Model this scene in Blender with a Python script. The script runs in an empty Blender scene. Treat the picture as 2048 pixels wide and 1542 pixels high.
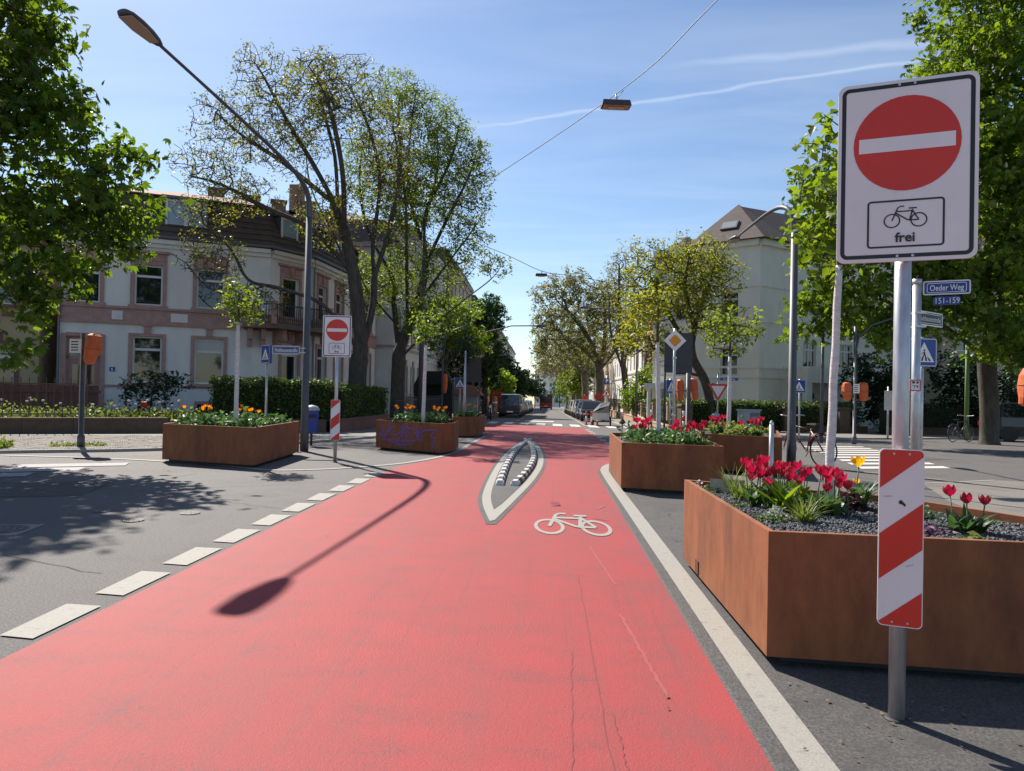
import bpy, bmesh, math, random
import numpy as np
from mathutils import Vector, Matrix

S = bpy.context.scene
COL = S.collection
R = math.radians
PI = math.pi

# ---------------------------------------------------------------- camera
CH = 1.42
cam_d = bpy.data.cameras.new('camera')
cam = bpy.data.objects.new('camera', cam_d)
COL.objects.link(cam)
cam_d.sensor_width = 36.0
cam_d.lens = 1420.0 / 2048 * 36
cam_d.clip_start = 0.05
cam_d.clip_end = 3000
YAW, PITCH, ROLL = 0.05220, 0.00886, R(1.1)
_f = Vector((-math.sin(YAW) * math.cos(PITCH), math.cos(YAW) * math.cos(PITCH), math.sin(PITCH)))
_r = Vector((math.cos(YAW), math.sin(YAW), 0))
_u = _r.cross(_f)
_x = _r * math.cos(ROLL) + _u * math.sin(ROLL)
_y = _u * math.cos(ROLL) - _r * math.sin(ROLL)
m = Matrix((_x, _y, -_f)).transposed().to_4x4()
m.translation = (0, 0, CH)
cam.matrix_world = m
S.camera = cam

# ---------------------------------------------------------------- sky, sun, exposure
SUN_AZ = math.atan2(-0.625, 0.81)       # from +Y towards +X
SUN_EL = R(44.3)
world = bpy.data.worlds.new('World')
S.world = world
world.use_nodes = True
wn = world.node_tree
wn.nodes.clear()
def wnode(t, **kw):
    n = wn.nodes.new(t)
    for k, v in kw.items(): setattr(n, k, v)
    return n
def wl(a, b): wn.links.new(a, b)
sky = wnode('ShaderNodeTexSky', sky_type='NISHITA', sun_disc=False)
sky.sun_elevation = SUN_EL
sky.sun_rotation = SUN_AZ
sky.altitude = 100
sky.air_density = 1.0
sky.dust_density = 0.35
sky.ozone_density = 3.0
bg = wnode('ShaderNodeBackground')
bg.inputs['Strength'].default_value = 0.078
outw = wnode('ShaderNodeOutputWorld')
tc = wnode('ShaderNodeTexCoord')
# thin cirrus: stretched noise on a flat cloud layer
sep = wnode('ShaderNodeSeparateXYZ'); wl(tc.outputs['Generated'], sep.inputs[0])
mx = wnode('ShaderNodeMath', operation='MAXIMUM'); wl(sep.outputs['Z'], mx.inputs[0]); mx.inputs[1].default_value = 0.04
dx = wnode('ShaderNodeMath', operation='DIVIDE'); wl(sep.outputs['X'], dx.inputs[0]); wl(mx.outputs[0], dx.inputs[1])
dy = wnode('ShaderNodeMath', operation='DIVIDE'); wl(sep.outputs['Y'], dy.inputs[0]); wl(mx.outputs[0], dy.inputs[1])
cmb = wnode('ShaderNodeCombineXYZ'); wl(dx.outputs[0], cmb.inputs[0]); wl(dy.outputs[0], cmb.inputs[1])
mp = wnode('ShaderNodeMapping'); wl(cmb.outputs[0], mp.inputs[0])
mp.inputs['Rotation'].default_value = (0, 0, R(-14)); mp.inputs['Scale'].default_value = (0.5, 1.5, 1)
nz = wnode('ShaderNodeTexNoise'); wl(mp.outputs[0], nz.inputs['Vector'])
nz.inputs['Scale'].default_value = 1.1; nz.inputs['Detail'].default_value = 7; nz.inputs['Roughness'].default_value = 0.58
nz.inputs['Distortion'].default_value = 0.6
rp = wnode('ShaderNodeMapRange'); wl(nz.outputs['Fac'], rp.inputs[0])
rp.inputs['From Min'].default_value = 0.40; rp.inputs['From Max'].default_value = 0.85
rp.inputs['To Min'].default_value = 0.0; rp.inputs['To Max'].default_value = 0.16
# two contrails: narrow bands on the same cloud layer
def contrail(a, b, c, w, strength, lo, hi):
    # line a*x + b*y = c on the layer; visible for x between lo and hi
    d = math.hypot(a, b)
    m1 = wnode('ShaderNodeMath', operation='MULTIPLY'); wl(dx.outputs[0], m1.inputs[0]); m1.inputs[1].default_value = a / d
    m2 = wnode('ShaderNodeMath', operation='MULTIPLY_ADD'); wl(dy.outputs[0], m2.inputs[0]); m2.inputs[1].default_value = b / d; wl(m1.outputs[0], m2.inputs[2])
    n2 = wnode('ShaderNodeTexNoise'); wl(cmb.outputs[0], n2.inputs['Vector']); n2.inputs['Scale'].default_value = 4.0
    m3 = wnode('ShaderNodeMath', operation='MULTIPLY_ADD'); wl(n2.outputs['Fac'], m3.inputs[0]); m3.inputs[1].default_value = 0.10; wl(m2.outputs[0], m3.inputs[2])
    m4 = wnode('ShaderNodeMath', operation='SUBTRACT'); wl(m3.outputs[0], m4.inputs[0]); m4.inputs[1].default_value = c / d + 0.05
    m5 = wnode('ShaderNodeMath', operation='ABSOLUTE'); wl(m4.outputs[0], m5.inputs[0])
    r = wnode('ShaderNodeMapRange', interpolation_type='SMOOTHSTEP'); wl(m5.outputs[0], r.inputs[0])
    r.inputs['From Min'].default_value = 0; r.inputs['From Max'].default_value = w
    r.inputs['To Min'].default_value = strength; r.inputs['To Max'].default_value = 0
    g1 = wnode('ShaderNodeMapRange', interpolation_type='SMOOTHSTEP'); wl(dx.outputs[0], g1.inputs[0])
    g1.inputs['From Min'].default_value = lo; g1.inputs['From Max'].default_value = lo + 0.35
    g2 = wnode('ShaderNodeMapRange', interpolation_type='SMOOTHSTEP'); wl(dx.outputs[0], g2.inputs[0])
    g2.inputs['From Min'].default_value = hi - 0.4; g2.inputs['From Max'].default_value = hi; g2.inputs['To Min'].default_value = 1; g2.inputs['To Max'].default_value = 0
    p = wnode('ShaderNodeMath', operation='MULTIPLY'); wl(g1.outputs[0], p.inputs[0]); wl(g2.outputs[0], p.inputs[1])
    q = wnode('ShaderNodeMath', operation='MULTIPLY'); wl(p.outputs[0], q.inputs[0]); wl(r.outputs[0], q.inputs[1])
    return q.outputs[0]
c1 = contrail(0.40, 1.0, 2.56, 0.024, 0.17, -0.42, 1.3)
c2 = contrail(0.22, 1.0, 2.256, 0.04, 0.12, 0.25, 1.4)
ad = wnode('ShaderNodeMath', operation='ADD'); wl(rp.outputs[0], ad.inputs[0]); wl(c1, ad.inputs[1])
ad2 = wnode('ShaderNodeMath', operation='ADD', use_clamp=True); wl(ad.outputs[0], ad2.inputs[0]); wl(c2, ad2.inputs[1])
mix = wnode('ShaderNodeMix', data_type='RGBA')
wl(ad2.outputs[0], mix.inputs['Factor']); wl(sky.outputs[0], mix.inputs['A'])
mix.inputs['B'].default_value = (9.0, 9.2, 9.6, 1)
wl(mix.outputs['Result'], bg.inputs[0]); wl(bg.outputs[0], outw.inputs[0])

sun_d = bpy.data.lights.new('sun', 'SUN')
sun_d.energy = 4.6
sun_d.angle = R(0.55)
sun_d.color = (1.0, 0.93, 0.83)
sun = bpy.data.objects.new('sun', sun_d)
COL.objects.link(sun)
sdir = Vector((math.sin(SUN_AZ) * math.cos(SUN_EL), math.cos(SUN_AZ) * math.cos(SUN_EL), math.sin(SUN_EL)))
sun.rotation_euler = sdir.to_track_quat('Z', 'Y').to_euler()
sun.location = sdir * 60
S.view_settings.view_transform = 'Standard'
S.view_settings.look = 'None'
S.view_settings.gamma = 1.0
S.view_settings.use_curve_mapping = False
S.view_settings.exposure = 0.87
try:
    S.cycles.max_bounces = 6
    S.cycles.diffuse_bounces = 3
    S.cycles.glossy_bounces = 2
    S.cycles.transmission_bounces = 4
    S.cycles.transparent_max_bounces = 6
    S.cycles.use_denoising = True
except Exception: pass

# ---------------------------------------------------------------- helpers
def zg(y):                       # the street falls away gently beyond the junction
    t = y - 12.0
    if t <= 0: return 0.0
    if t < 6: return -0.016 * t * t / 12
    return -0.016 * (t - 3)

def tag(o, label=None, cat=None, group=None, kind=None):
    if label: o['label'] = label
    if cat: o['category'] = cat
    if group: o['group'] = group
    if kind: o['kind'] = kind
    return o
def thing(name, label, cat, loc=(0, 0, 0), rz=0, group=None):
    o = bpy.data.objects.new(name, None)
    o.empty_display_size = 0.1
    COL.objects.link(o)
    o.location = loc
    o.rotation_euler = (0, 0, rz)
    return tag(o, label, cat, group)
def copy_tree(o, parent=None):
    c = o.copy(); COL.objects.link(c); c.parent = parent
    for ch in o.children: copy_tree(ch, c)
    return c
def from_mesh(name, me, parent=None, loc=(0, 0, 0), rz=0):
    o = bpy.data.objects.new(name, me); COL.objects.link(o); o.parent = parent
    o.location = loc; o.rotation_euler = (0, 0, rz)
    return o

class MB:
    def __init__(s): s.v = []; s.f = []; s.mi = []
    def add(s, v, f, m=0):
        n = len(s.v); s.v += [tuple(p) for p in v]; s.f += [tuple(i + n for i in q) for q in f]; s.mi += [m] * len(f)
        return s
    def box(s, c, d, rz=0, m=0, rx=0, taper=1.0):
        hx, hy, hz = d[0] / 2, d[1] / 2, d[2] / 2
        V = []
        for z in (-hz, hz):
            k = taper if z > 0 else 1
            for x, y in ((-hx, -hy), (hx, -hy), (hx, hy), (-hx, hy)): V.append(Vector((x * k, y * k, z)))
        M = Matrix.Rotation(rz, 3, 'Z') @ Matrix.Rotation(rx, 3, 'X')
        V = [M @ p + Vector(c) for p in V]
        return s.add(V, [(3, 2, 1, 0), (4, 5, 6, 7), (0, 1, 5, 4), (1, 2, 6, 5), (2, 3, 7, 6), (3, 0, 4, 7)], m)
    def prism(s, poly, z0, z1, m=0):
        n = len(poly); V = [(x, y, z0) for x, y in poly] + [(x, y, z1) for x, y in poly]
        F = [tuple(range(n - 1, -1, -1)), tuple(range(n, 2 * n))] + [(i, (i + 1) % n, n + (i + 1) % n, n + i) for i in range(n)]
        return s.add(V, F, m)
    def plate(s, poly, y0, y1, m=0):        # polygon in x,z; thickness along y, front face at y0 (facing -y)
        n = len(poly); V = [(x, y0, z) for x, z in poly] + [(x, y1, z) for x, z in poly]
        F = [tuple(range(n)), tuple(range(2 * n - 1, n - 1, -1))] + [((i + 1) % n, i, n + i, n + (i + 1) % n) for i in range(n)]
        return s.add(V, F, m)
    def tube(s, pts, r, n=8, m=0, cap=True):
        P = [Vector(p) for p in pts]; k = len(P)
        rr = r if isinstance(r, (list, tuple)) else [r] * k
        up = Vector((0, 0, 1)); V = []; a = None
        for i in range(k):
            t = (P[min(i + 1, k - 1)] - P[max(i - 1, 0)]).normalized()
            if a is None:
                a = t.orthogonal().normalized() if abs(t.z) > .95 else t.cross(up).normalized()
            else:
                a = (a - t * a.dot(t)).normalized()
            b = t.cross(a)
            for j in range(n):
                w = 2 * PI * j / n; V.append(P[i] + (a * math.cos(w) + b * math.sin(w)) * rr[i])
        F = [(i * n + j, i * n + (j + 1) % n, (i + 1) * n + (j + 1) % n, (i + 1) * n + j) for i in range(k - 1) for j in range(n)]
        if cap: F += [tuple(range(n - 1, -1, -1)), tuple(range((k - 1) * n, k * n))]
        return s.add(V, F, m)
    def lathe(s, prof, n=16, c=(0, 0, 0), m=0):
        V = []
        for r, z in prof:
            for j in range(n): V.append((c[0] + r * math.cos(2 * PI * j / n), c[1] + r * math.sin(2 * PI * j / n), c[2] + z))
        k = len(prof)
        F = [(i * n + j, i * n + (j + 1) % n, (i + 1) * n + (j + 1) % n, (i + 1) * n + j) for i in range(k - 1) for j in range(n)]
        F += [tuple(range(n - 1, -1, -1)), tuple(range((k - 1) * n, k * n))]
        return s.add(V, F, m)
    def mesh(s, name, mats, smooth=False):
        me = bpy.data.meshes.new(name); me.from_pydata(s.v, [], s.f)
        for q in (mats if isinstance(mats, (list, tuple)) else [mats]): me.materials.append(q)
        if len(me.materials) > 1: me.polygons.foreach_set('material_index', s.mi)
        if smooth: me.polygons.foreach_set('use_smooth', [True] * len(me.polygons))
        me.update(); return me
    def build(s, name, mats, parent=None, smooth=False, loc=(0, 0, 0), rz=0, bevel=0):
        o = from_mesh(name, s.mesh(name, mats, smooth), parent, loc, rz)
        if bevel:
            b = o.modifiers.new('edge', 'BEVEL'); b.width = bevel; b.segments = 2; b.limit_method = 'ANGLE'
        return o

def np_mesh(name, V, F, mat, smooth=False):
    V = np.asarray(V, np.float32); F = np.asarray(F, np.int32)
    me = bpy.data.meshes.new(name)
    k = F.shape[1]
    me.vertices.add(len(V)); me.vertices.foreach_set('co', V.ravel())
    me.loops.add(F.size); me.loops.foreach_set('vertex_index', F.ravel())
    me.polygons.add(len(F)); me.polygons.foreach_set('loop_start', np.arange(0, F.size, k, dtype=np.int32))
    me.polygons.foreach_set('loop_total', np.full(len(F), k, np.int32))
    if smooth: me.polygons.foreach_set('use_smooth', np.ones(len(F), bool))
    me.materials.append(mat); me.update(calc_edges=True); me.validate()
    return me

BREAKS = [12 + i * .75 for i in range(9)]
def sheet_mesh(name, polys, off, mat):
    """flat polygons laid on the ground, following its fall, raised by off"""
    bm = bmesh.new()
    for i, poly in enumerate(polys):
        bm.faces.new([bm.verts.new((x, y, 0)) for x, y in poly])
    bmesh.ops.triangulate(bm, faces=bm.faces[:])
    for y in BREAKS:
        bmesh.ops.bisect_plane(bm, geom=bm.verts[:] + bm.edges[:] + bm.faces[:], plane_co=(0, y, 0), plane_no=(0, 1, 0))
    for v in bm.verts: v.co.z = zg(v.co.y) + off
    bmesh.ops.recalc_face_normals(bm, faces=bm.faces[:])
    for f in bm.faces:
        if f.normal.z < 0: f.normal_flip()
    me = bpy.data.meshes.new(name); bm.to_mesh(me); bm.free(); me.materials.append(mat)
    return me
def sheet(name, polys, off, mat, parent=None, kind=None):
    o = from_mesh(name, sheet_mesh(name, polys, off, mat), parent)
    if kind: o['kind'] = kind
    return o
def band(pts, w, close=False):
    """polygon strip quads of width w centred on a polyline"""
    P = [Vector(p) for p in pts]; n = len(P); L = []; Rr = []
    for i in range(n):
        if close: t = P[(i + 1) % n] - P[i - 1]
        else: t = P[min(i + 1, n - 1)] - P[max(i - 1, 0)]
        t = t.normalized(); q = Vector((-t.y, t.x)) * w / 2
        L.append(P[i] + q); Rr.append(P[i] - q)
    return [((L[i].x, L[i].y), (L[(i + 1) % n].x, L[(i + 1) % n].y), (Rr[(i + 1) % n].x, Rr[(i + 1) % n].y), (Rr[i].x, Rr[i].y)) for i in range(n if close else n - 1)]
def spline(pts, k=6):
    P = [Vector(p) for p in pts]; out = []
    for i in range(len(P) - 1):
        a, b, c, d = P[max(i - 1, 0)], P[i], P[i + 1], P[min(i + 2, len(P) - 1)]
        for j in range(k):
            t = j / k
            out.append(0.5 * ((2 * b) + (c - a) * t + (2 * a - 5 * b + 4 * c - d) * t * t + (3 * b - a - 3 * c + d) * t ** 3))
    out.append(P[-1]); return [tuple(p) for p in out]

# ---------------------------------------------------------------- materials
MATS = {}
def mat(name, col, rough=.6, col2=None, scale=5, detail=4, metal=0, spec=.5, bump=0, bscale=60, stretch=(1, 1, 1), lo=.35, hi=.65, col3=None, scale3=1, lo3=.5, hi3=.7, coat=0, rand=0, nrough=.55):
    if name in MATS: return MATS[name]
    M = bpy.data.materials.new(name); M.use_nodes = True; N = M.node_tree.nodes; Lk = M.node_tree.links
    b = N['Principled BSDF']; b.inputs['Base Color'].default_value = (*col, 1); b.inputs['Roughness'].default_value = rough
    b.inputs['Metallic'].default_value = metal; b.inputs['Specular IOR Level'].default_value = spec; b.inputs['Coat Weight'].default_value = coat
    M.diffuse_color = (*col, 1)
    t = N.new('ShaderNodeTexCoord'); mpn = N.new('ShaderNodeMapping'); Lk.new(t.outputs['Object'], mpn.inputs[0]); mpn.inputs['Scale'].default_value = stretch
    out = None
    def noise(sc, det):
        n = N.new('ShaderNodeTexNoise'); Lk.new(mpn.outputs[0], n.inputs['Vector']); n.inputs['Scale'].default_value = sc; n.inputs['Detail'].default_value = det; n.inputs['Roughness'].default_value = nrough
        return n
    def ramp(src, a, z):
        r = N.new('ShaderNodeMapRange'); Lk.new(src, r.inputs[0]); r.inputs['From Min'].default_value = a; r.inputs['From Max'].default_value = z; return r.outputs[0]
    def mixc(f, A, B):
        x = N.new('ShaderNodeMix'); x.data_type = 'RGBA'; Lk.new(f, x.inputs['Factor'])
        if isinstance(A, tuple): x.inputs['A'].default_value = (*A, 1)
        else: Lk.new(A, x.inputs['A'])
        x.inputs['B'].default_value = (*B, 1); return x.outputs['Result']
    if col2:
        out = mixc(ramp(noise(scale, detail).outputs['Fac'], lo, hi), col, col2)
    if col3:
        out = mixc(ramp(noise(scale3, 5).outputs['Fac'], lo3, hi3), out or col, col3)
    if rand:
        g = N.new('ShaderNodeNewGeometry'); h = N.new('ShaderNodeHueSaturation'); r = N.new('ShaderNodeMapRange'); Lk.new(g.outputs['Random Per Island'], r.inputs[0])
        r.inputs['To Min'].default_value = 1 - rand; r.inputs['To Max'].default_value = 1 + rand; Lk.new(r.outputs[0], h.inputs['Value'])
        if out: Lk.new(out, h.inputs['Color'])
        else: h.inputs['Color'].default_value = (*col, 1)
        out = h.outputs[0]
    if out: Lk.new(out, b.inputs['Base Color'])
    if bump:
        bn = N.new('ShaderNodeBump'); bn.inputs['Strength'].default_value = bump; bn.inputs['Distance'].default_value = .01
        n = noise(bscale, 4); Lk.new(n.outputs['Fac'], bn.inputs['Height']); Lk.new(bn.outputs[0], b.inputs['Normal'])
    MATS[name] = M
    return M
def leafmat(name, c1, c2, trans=.45, c3=None, rough=.45):
    """two-tone leaf, lets the sun through"""
    M = bpy.data.materials.new(name); M.use_nodes = True; N = M.node_tree.nodes; Lk = M.node_tree.links
    b = N['Principled BSDF']; o = N['Material Output']
    g = N.new('ShaderNodeNewGeometry')
    cr = N.new('ShaderNodeValToRGB'); Lk.new(g.outputs['Random Per Island'], cr.inputs[0])
    e = cr.color_ramp.elements; e[0].color = (*c1, 1); e[1].color = (*c2, 1)
    if c3: x = cr.color_ramp.elements.new(.93); x.color = (*c2, 1); e[len(e) - 1].color = (*c3, 1)
    t = N.new('ShaderNodeTexCoord'); n = N.new('ShaderNodeTexNoise'); Lk.new(t.outputs['Object'], n.inputs['Vector']); n.inputs['Scale'].default_value = .9
    h = N.new('ShaderNodeHueSaturation'); mr = N.new('ShaderNodeMapRange'); Lk.new(n.outputs['Fac'], mr.inputs[0]); mr.inputs['From Min'].default_value = .3; mr.inputs['From Max'].default_value = .7
    mr.inputs['To Min'].default_value = .75; mr.inputs['To Max'].default_value = 1.2; Lk.new(mr.outputs[0], h.inputs['Value']); Lk.new(cr.outputs[0], h.inputs['Color'])
    Lk.new(h.outputs[0], b.inputs['Base Color']); b.inputs['Roughness'].default_value = rough; b.inputs['Specular IOR Level'].default_value = .35
    tr = N.new('ShaderNodeBsdfTranslucent'); h2 = N.new('ShaderNodeHueSaturation'); h2.inputs['Saturation'].default_value = 1.1; h2.inputs['Value'].default_value = 1.7; h2.inputs['Hue'].default_value = .485
    Lk.new(h.outputs[0], h2.inputs['Color']); Lk.new(h2.outputs[0], tr.inputs['Color'])
    ms = N.new('ShaderNodeMixShader'); ms.inputs[0].default_value = trans; Lk.new(b.outputs[0], ms.inputs[1]); Lk.new(tr.outputs[0], ms.inputs[2]); Lk.new(ms.outputs[0], o.inputs['Surface'])
    MATS[name] = M
    return M

asphalt = mat('asphalt', (.060, .055, .053), .8, (.155, .144, .140), 62, 5, bump=.7, bscale=80, col3=(.075, .068, .067), scale3=.7, lo3=.50, hi3=.72, lo=.40, hi=.62, nrough=.75)
asphalt_d = mat('asphalt_fresh', (.040, .038, .037), .82, (.120, .112, .108), 75, 5, bump=.4, bscale=190, col3=(.045, .043, .043), scale3=1.6, lo=.40, hi=.64, nrough=.75)
asphalt_t = mat('asphalt_tan', (.15, .135, .115), .82, (.20, .18, .155), 120, 3, bump=.4, bscale=170, col3=(.11, .10, .09), scale3=.8)
white = mat('road_white', (.32, .30, .265), .75, (.24, .225, .198), 90, 5, bump=.3, bscale=150, col3=(.15, .14, .13), scale3=11, lo3=.58, hi3=.76, lo=.4, hi=.65, nrough=.7)
steel = mat('galvanised', (.56, .56, .57), .38, (.42, .425, .44), 22, 4, metal=.6, stretch=(1, 1, .35), bump=.05, bscale=60)
polegrey = mat('pole_grey', (.095, .095, .105), .5, (.075, .075, .085), 9, 3, metal=.15)
signwhite = mat('sign_white', (.84, .81, .79), .35, (.77, .74, .72), 2.5, 6, col3=(.66, .63, .60), scale3=9, lo3=.62, hi3=.85)
signred = mat('sign_red', (.68, .035, .018), .38, (.60, .03, .016), 3, 5)
signblack = mat('sign_black', (.015, .012, .015), .4)
signblue = mat('sign_blue', (.008, .055, .27), .35, (.007, .048, .245), 3, 3)
signback = mat('sign_back', (.05, .05, .052), .55, (.04, .04, .042), 4, 3)
corten = mat('corten', (.29, .100, .036), .8, (.185, .060, .022), 6, 8, bump=.2, bscale=110, stretch=(1, 1, .4), col3=(.11, .038, .020), scale3=2.6, lo3=.52, hi3=.80, nrough=.72)
glass = mat('window_glass', (.012, .014, .016), .04, spec=.9)
barkd = mat('bark_dark', (.045, .037, .03), .9, (.09, .074, .056), 9, 6, bump=.6, bscale=24, stretch=(1, 1, .3))
barkg = mat('bark_plane', (.20, .17, .13), .85, (.11, .095, .07), 3, 5, bump=.3, bscale=15)
barkw = mat('bark_limewash', (.70, .67, .66), .85, (.55, .52, .51), 14, 5, bump=.5, bscale=40, stretch=(1, 1, 2.5))
orange = mat('orange_hood', (.62, .13, .03), .6, (.52, .10, .025), 7, 4, bump=.5, bscale=14)
rubber = mat('rubber', (.022, .022, .024), .65, (.03, .03, .03), 30)

# ================================================================ the setting: ground, lanes, markings, pavements
ground = sheet('ground', [[(-700, -60), (700, -60), (700, 900), (-700, 900)]], 0, asphalt, kind='structure')
def red_material():
    """coated red asphalt: sun-bleached blotches, grit, worn streaks along the lane, dirt towards the right kerb line"""
    M = bpy.data.materials.new('red_surface'); M.use_nodes = True; N = M.node_tree.nodes; Lk = M.node_tree.links; B = N['Principled BSDF']
    B.inputs['Roughness'].default_value = .66; B.inputs['Specular IOR Level'].default_value = .24
    t = N.new('ShaderNodeTexCoord')
    def noise(sc, det, stretch=(1, 1, 1), rough=.6, dist=0):
        m_ = N.new('ShaderNodeMapping'); Lk.new(t.outputs['Object'], m_.inputs[0]); m_.inputs['Scale'].default_value = stretch
        n = N.new('ShaderNodeTexNoise'); Lk.new(m_.outputs[0], n.inputs['Vector']); n.inputs['Scale'].default_value = sc; n.inputs['Detail'].default_value = det; n.inputs['Roughness'].default_value = rough; n.inputs['Distortion'].default_value = dist
        return n.outputs['Fac']
    def rng(src, a, b, c=0., d=1.):
        r = N.new('ShaderNodeMapRange'); Lk.new(src, r.inputs[0])
        for k, v in zip(('From Min', 'From Max', 'To Min', 'To Max'), (a, b, c, d)): r.inputs[k].default_value = v
        return r.outputs[0]
    def mul(a, b):
        m_ = N.new('ShaderNodeMath'); m_.operation = 'MULTIPLY'; Lk.new(a, m_.inputs[0]); Lk.new(b, m_.inputs[1]); return m_.outputs[0]
    def mixc(f, A, c):
        x = N.new('ShaderNodeMix'); x.data_type = 'RGBA'; Lk.new(f, x.inputs['Factor'])
        if isinstance(A, tuple): x.inputs['A'].default_value = (*A, 1)
        else: Lk.new(A, x.inputs['A'])
        x.inputs['B'].default_value = (*c, 1); return x.outputs['Result']
    c = mixc(rng(noise(1.1, 7), .35, .7), (.345, .048, .050), (.29, .052, .053))
    c = mixc(rng(noise(1.6, 6, (5, .35, 1)), .50, .75, 0, .65), c, (.25, .062, .062))          # rolled streaks
    grit = noise(150, 2); c = mixc(rng(grit, .60, .74, 0, .75), c, (.16, .055, .055)); c = mixc(rng(grit, .40, .28, 0, .5), c, (.46, .10, .10))
    band_ = mul(rng(noise(2.0, 8, (1, 2.2, 1), .7), .48, .66), rng(noise(60, 3), .42, .60)); c = mixc(rng(band_, 0, 1, 0, .6), c, (.12, .062, .062))   # coating worn to the stone
    sx = N.new('ShaderNodeSeparateXYZ'); Lk.new(t.outputs['Object'], sx.inputs[0]); edge_ = rng(sx.outputs['X'], .25, .9)
    d = mul(edge_, rng(noise(1.7, 8, (1.5, .6, 1), .7), .45, .66)); c = mixc(rng(d, 0, 1, 0, .75), c, (.17, .075, .075))   # dirt by the edge line
    tr_ = mul(rng(noise(1.3, 5, (14, .25, 1), .6), .56, .70), rng(noise(40, 3), .35, .65)); c = mixc(rng(tr_, 0, 1, 0, .55), c, (.17, .055, .055))    # tyre tracks
    Lk.new(c, B.inputs['Base Color'])
    h = N.new('ShaderNodeMath'); h.operation = 'ADD'; Lk.new(grit, h.inputs[0]); Lk.new(noise(55, 5, (1, 1, 1), .75, .3), h.inputs[1])
    bn = N.new('ShaderNodeBump'); bn.inputs['Strength'].default_value = .4; bn.inputs['Distance'].default_value = .008; Lk.new(h.outputs[0], bn.inputs['Height']); Lk.new(bn.outputs[0], B.inputs['Normal'])
    return M
redm = red_material()
RED = [(-2.77, -4), (.88, -4), (.88, 12.6), (1.0, 13.6), (1.4, 14.8), (1.82, 16), (1.9, 35.6), (-3.1, 38.8), (-3.1, 31), (-2.3, 27), (-2.1, 23), (-2.1, 16.6), (-2.2, 15.2), (-2.48, 14), (-2.77, 12.9)]
red = sheet('cycle_street', [RED], .004, redm, kind='structure')
apron = sheet('asphalt_apron', [[(.90, -4), (9, -4), (9, 2.2), (4.4, 6.2), (3.3, 9.5), (2.6, 14.0), (1.86, 16), (1.4, 14.7), (1.02, 13.6), (.90, 12.6)]], .004, asphalt_d, kind='structure')
tan = sheet('asphalt_patch', [[(5.0, 6.5), (9.5, 7.0), (9.6, 12.6), (7.95, 13.2), (6.3, 12.3), (5.6, 10.2)]], .004, asphalt_t, kind='structure')

def mark(name, polys, off=.008, m=white, parent=None): return sheet(name, polys, off, m, parent or ground)
# dashes along the left edge of the red surface
for i in range(11):
    y0 = 3.79 + .835 * i - .835
    x1 = -2.82 + .02 * max(0, i - 7)
    mark('dash_marking', [[(x1 - .215, y0 + .03), (x1, y0), (x1, y0 + .60), (x1 - .24, y0 + .62)]])
mark('edge_line', band(spline([(1.05, -4), (1.05, 3), (1.04, 8), (1.03, 12.2), (1.08, 13.5), (1.28, 14.4), (1.6, 15.0)], 5), .155), .009)
mark('edge_line', band(spline([(-2.2, 25), (-2.19, 20), (-2.16, 17.3), (-2.3, 15.3), (-2.78, 13.6), (-3.5, 12.6), (-4.1, 12.1), (-4.7, 11.9), (-5.4, 12.2), (-6.3, 12.6), (-8.2, 13.1), (-10.5, 13.2)], 6), .13), .009)
for i in range(9):       # short bars along the right edge, further on
    y0 = 17.6 + 1.9 * i
    mark('dash_marking', [[(1.72, y0), (1.95, y0), (1.95, y0 + 1.0), (1.72, y0 + 1.0)]], .009)
# zebra across the main street
for i in range(10):
    x = -3.55 + .95 * i; y = 42.2 - .58 * (x + 3.3)
    mark('zebra_stripe', [[(x, y - 1.9), (x + .52, y - 2.2), (x + .52, y + 1.5), (x, y + 1.8)]], .009, mat('road_white_bright', (.60, .58, .54), .7, (.50, .48, .45), 30, 4))
mark('stop_bar', [[(-1.6, 46.6), (.35, 46.2), (.35, 48.4), (-1.6, 48.8)]], .009, mat('road_white_bright', (.60, .58, .54), .7, (.50, .48, .45), 30, 4))
mark('edge_line', band([(2.05, 39.5), (1.98, 60), (1.95, 140)], .13), .009)
mark('edge_line', band([(-2.1, 47), (-2.15, 70), (-2.15, 140)], .12), .009)
# zebra on the side street to the right, another to the left
a = Vector((9.05, 23.0)); b = Vector((7.45, 15.3)); e = Vector((1.05, .32))
for i in range(9):
    c = a.lerp(b, i / 8.0); w = (b - a).normalized() * .25
    q = [c - e - w, c + e - w, c + e + w, c - e + w]
    mark('zebra_stripe', [[(p.x, p.y) for p in q]], .009, mat('road_white_bright', (.60, .58, .54), .7, (.50, .48, .45), 30, 4))
for i in range(4):
    c = Vector((-8.2 - .25 * i, 11.9 - .85 * i)); e2 = Vector((.75, .35)); w = Vector((.1, -.24))
    mark('zebra_stripe', [[tuple(c - e2 - w), tuple(c + e2 - w), tuple(c + e2 + w), tuple(c - e2 + w)]], .009, mat('worn_white', (.36, .35, .34), .8, (.24, .23, .23), 30, 5))
mark('give_way_line', band(spline([(4.6, 13.6), (5.6, 14.4), (6.6, 13.5), (7.2, 12.5)], 5), .07), .009)
mark('give_way_line', band([(6.2, 12.3), (7.2, 12.75), (8.0, 13.15)], .08), .009)
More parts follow.
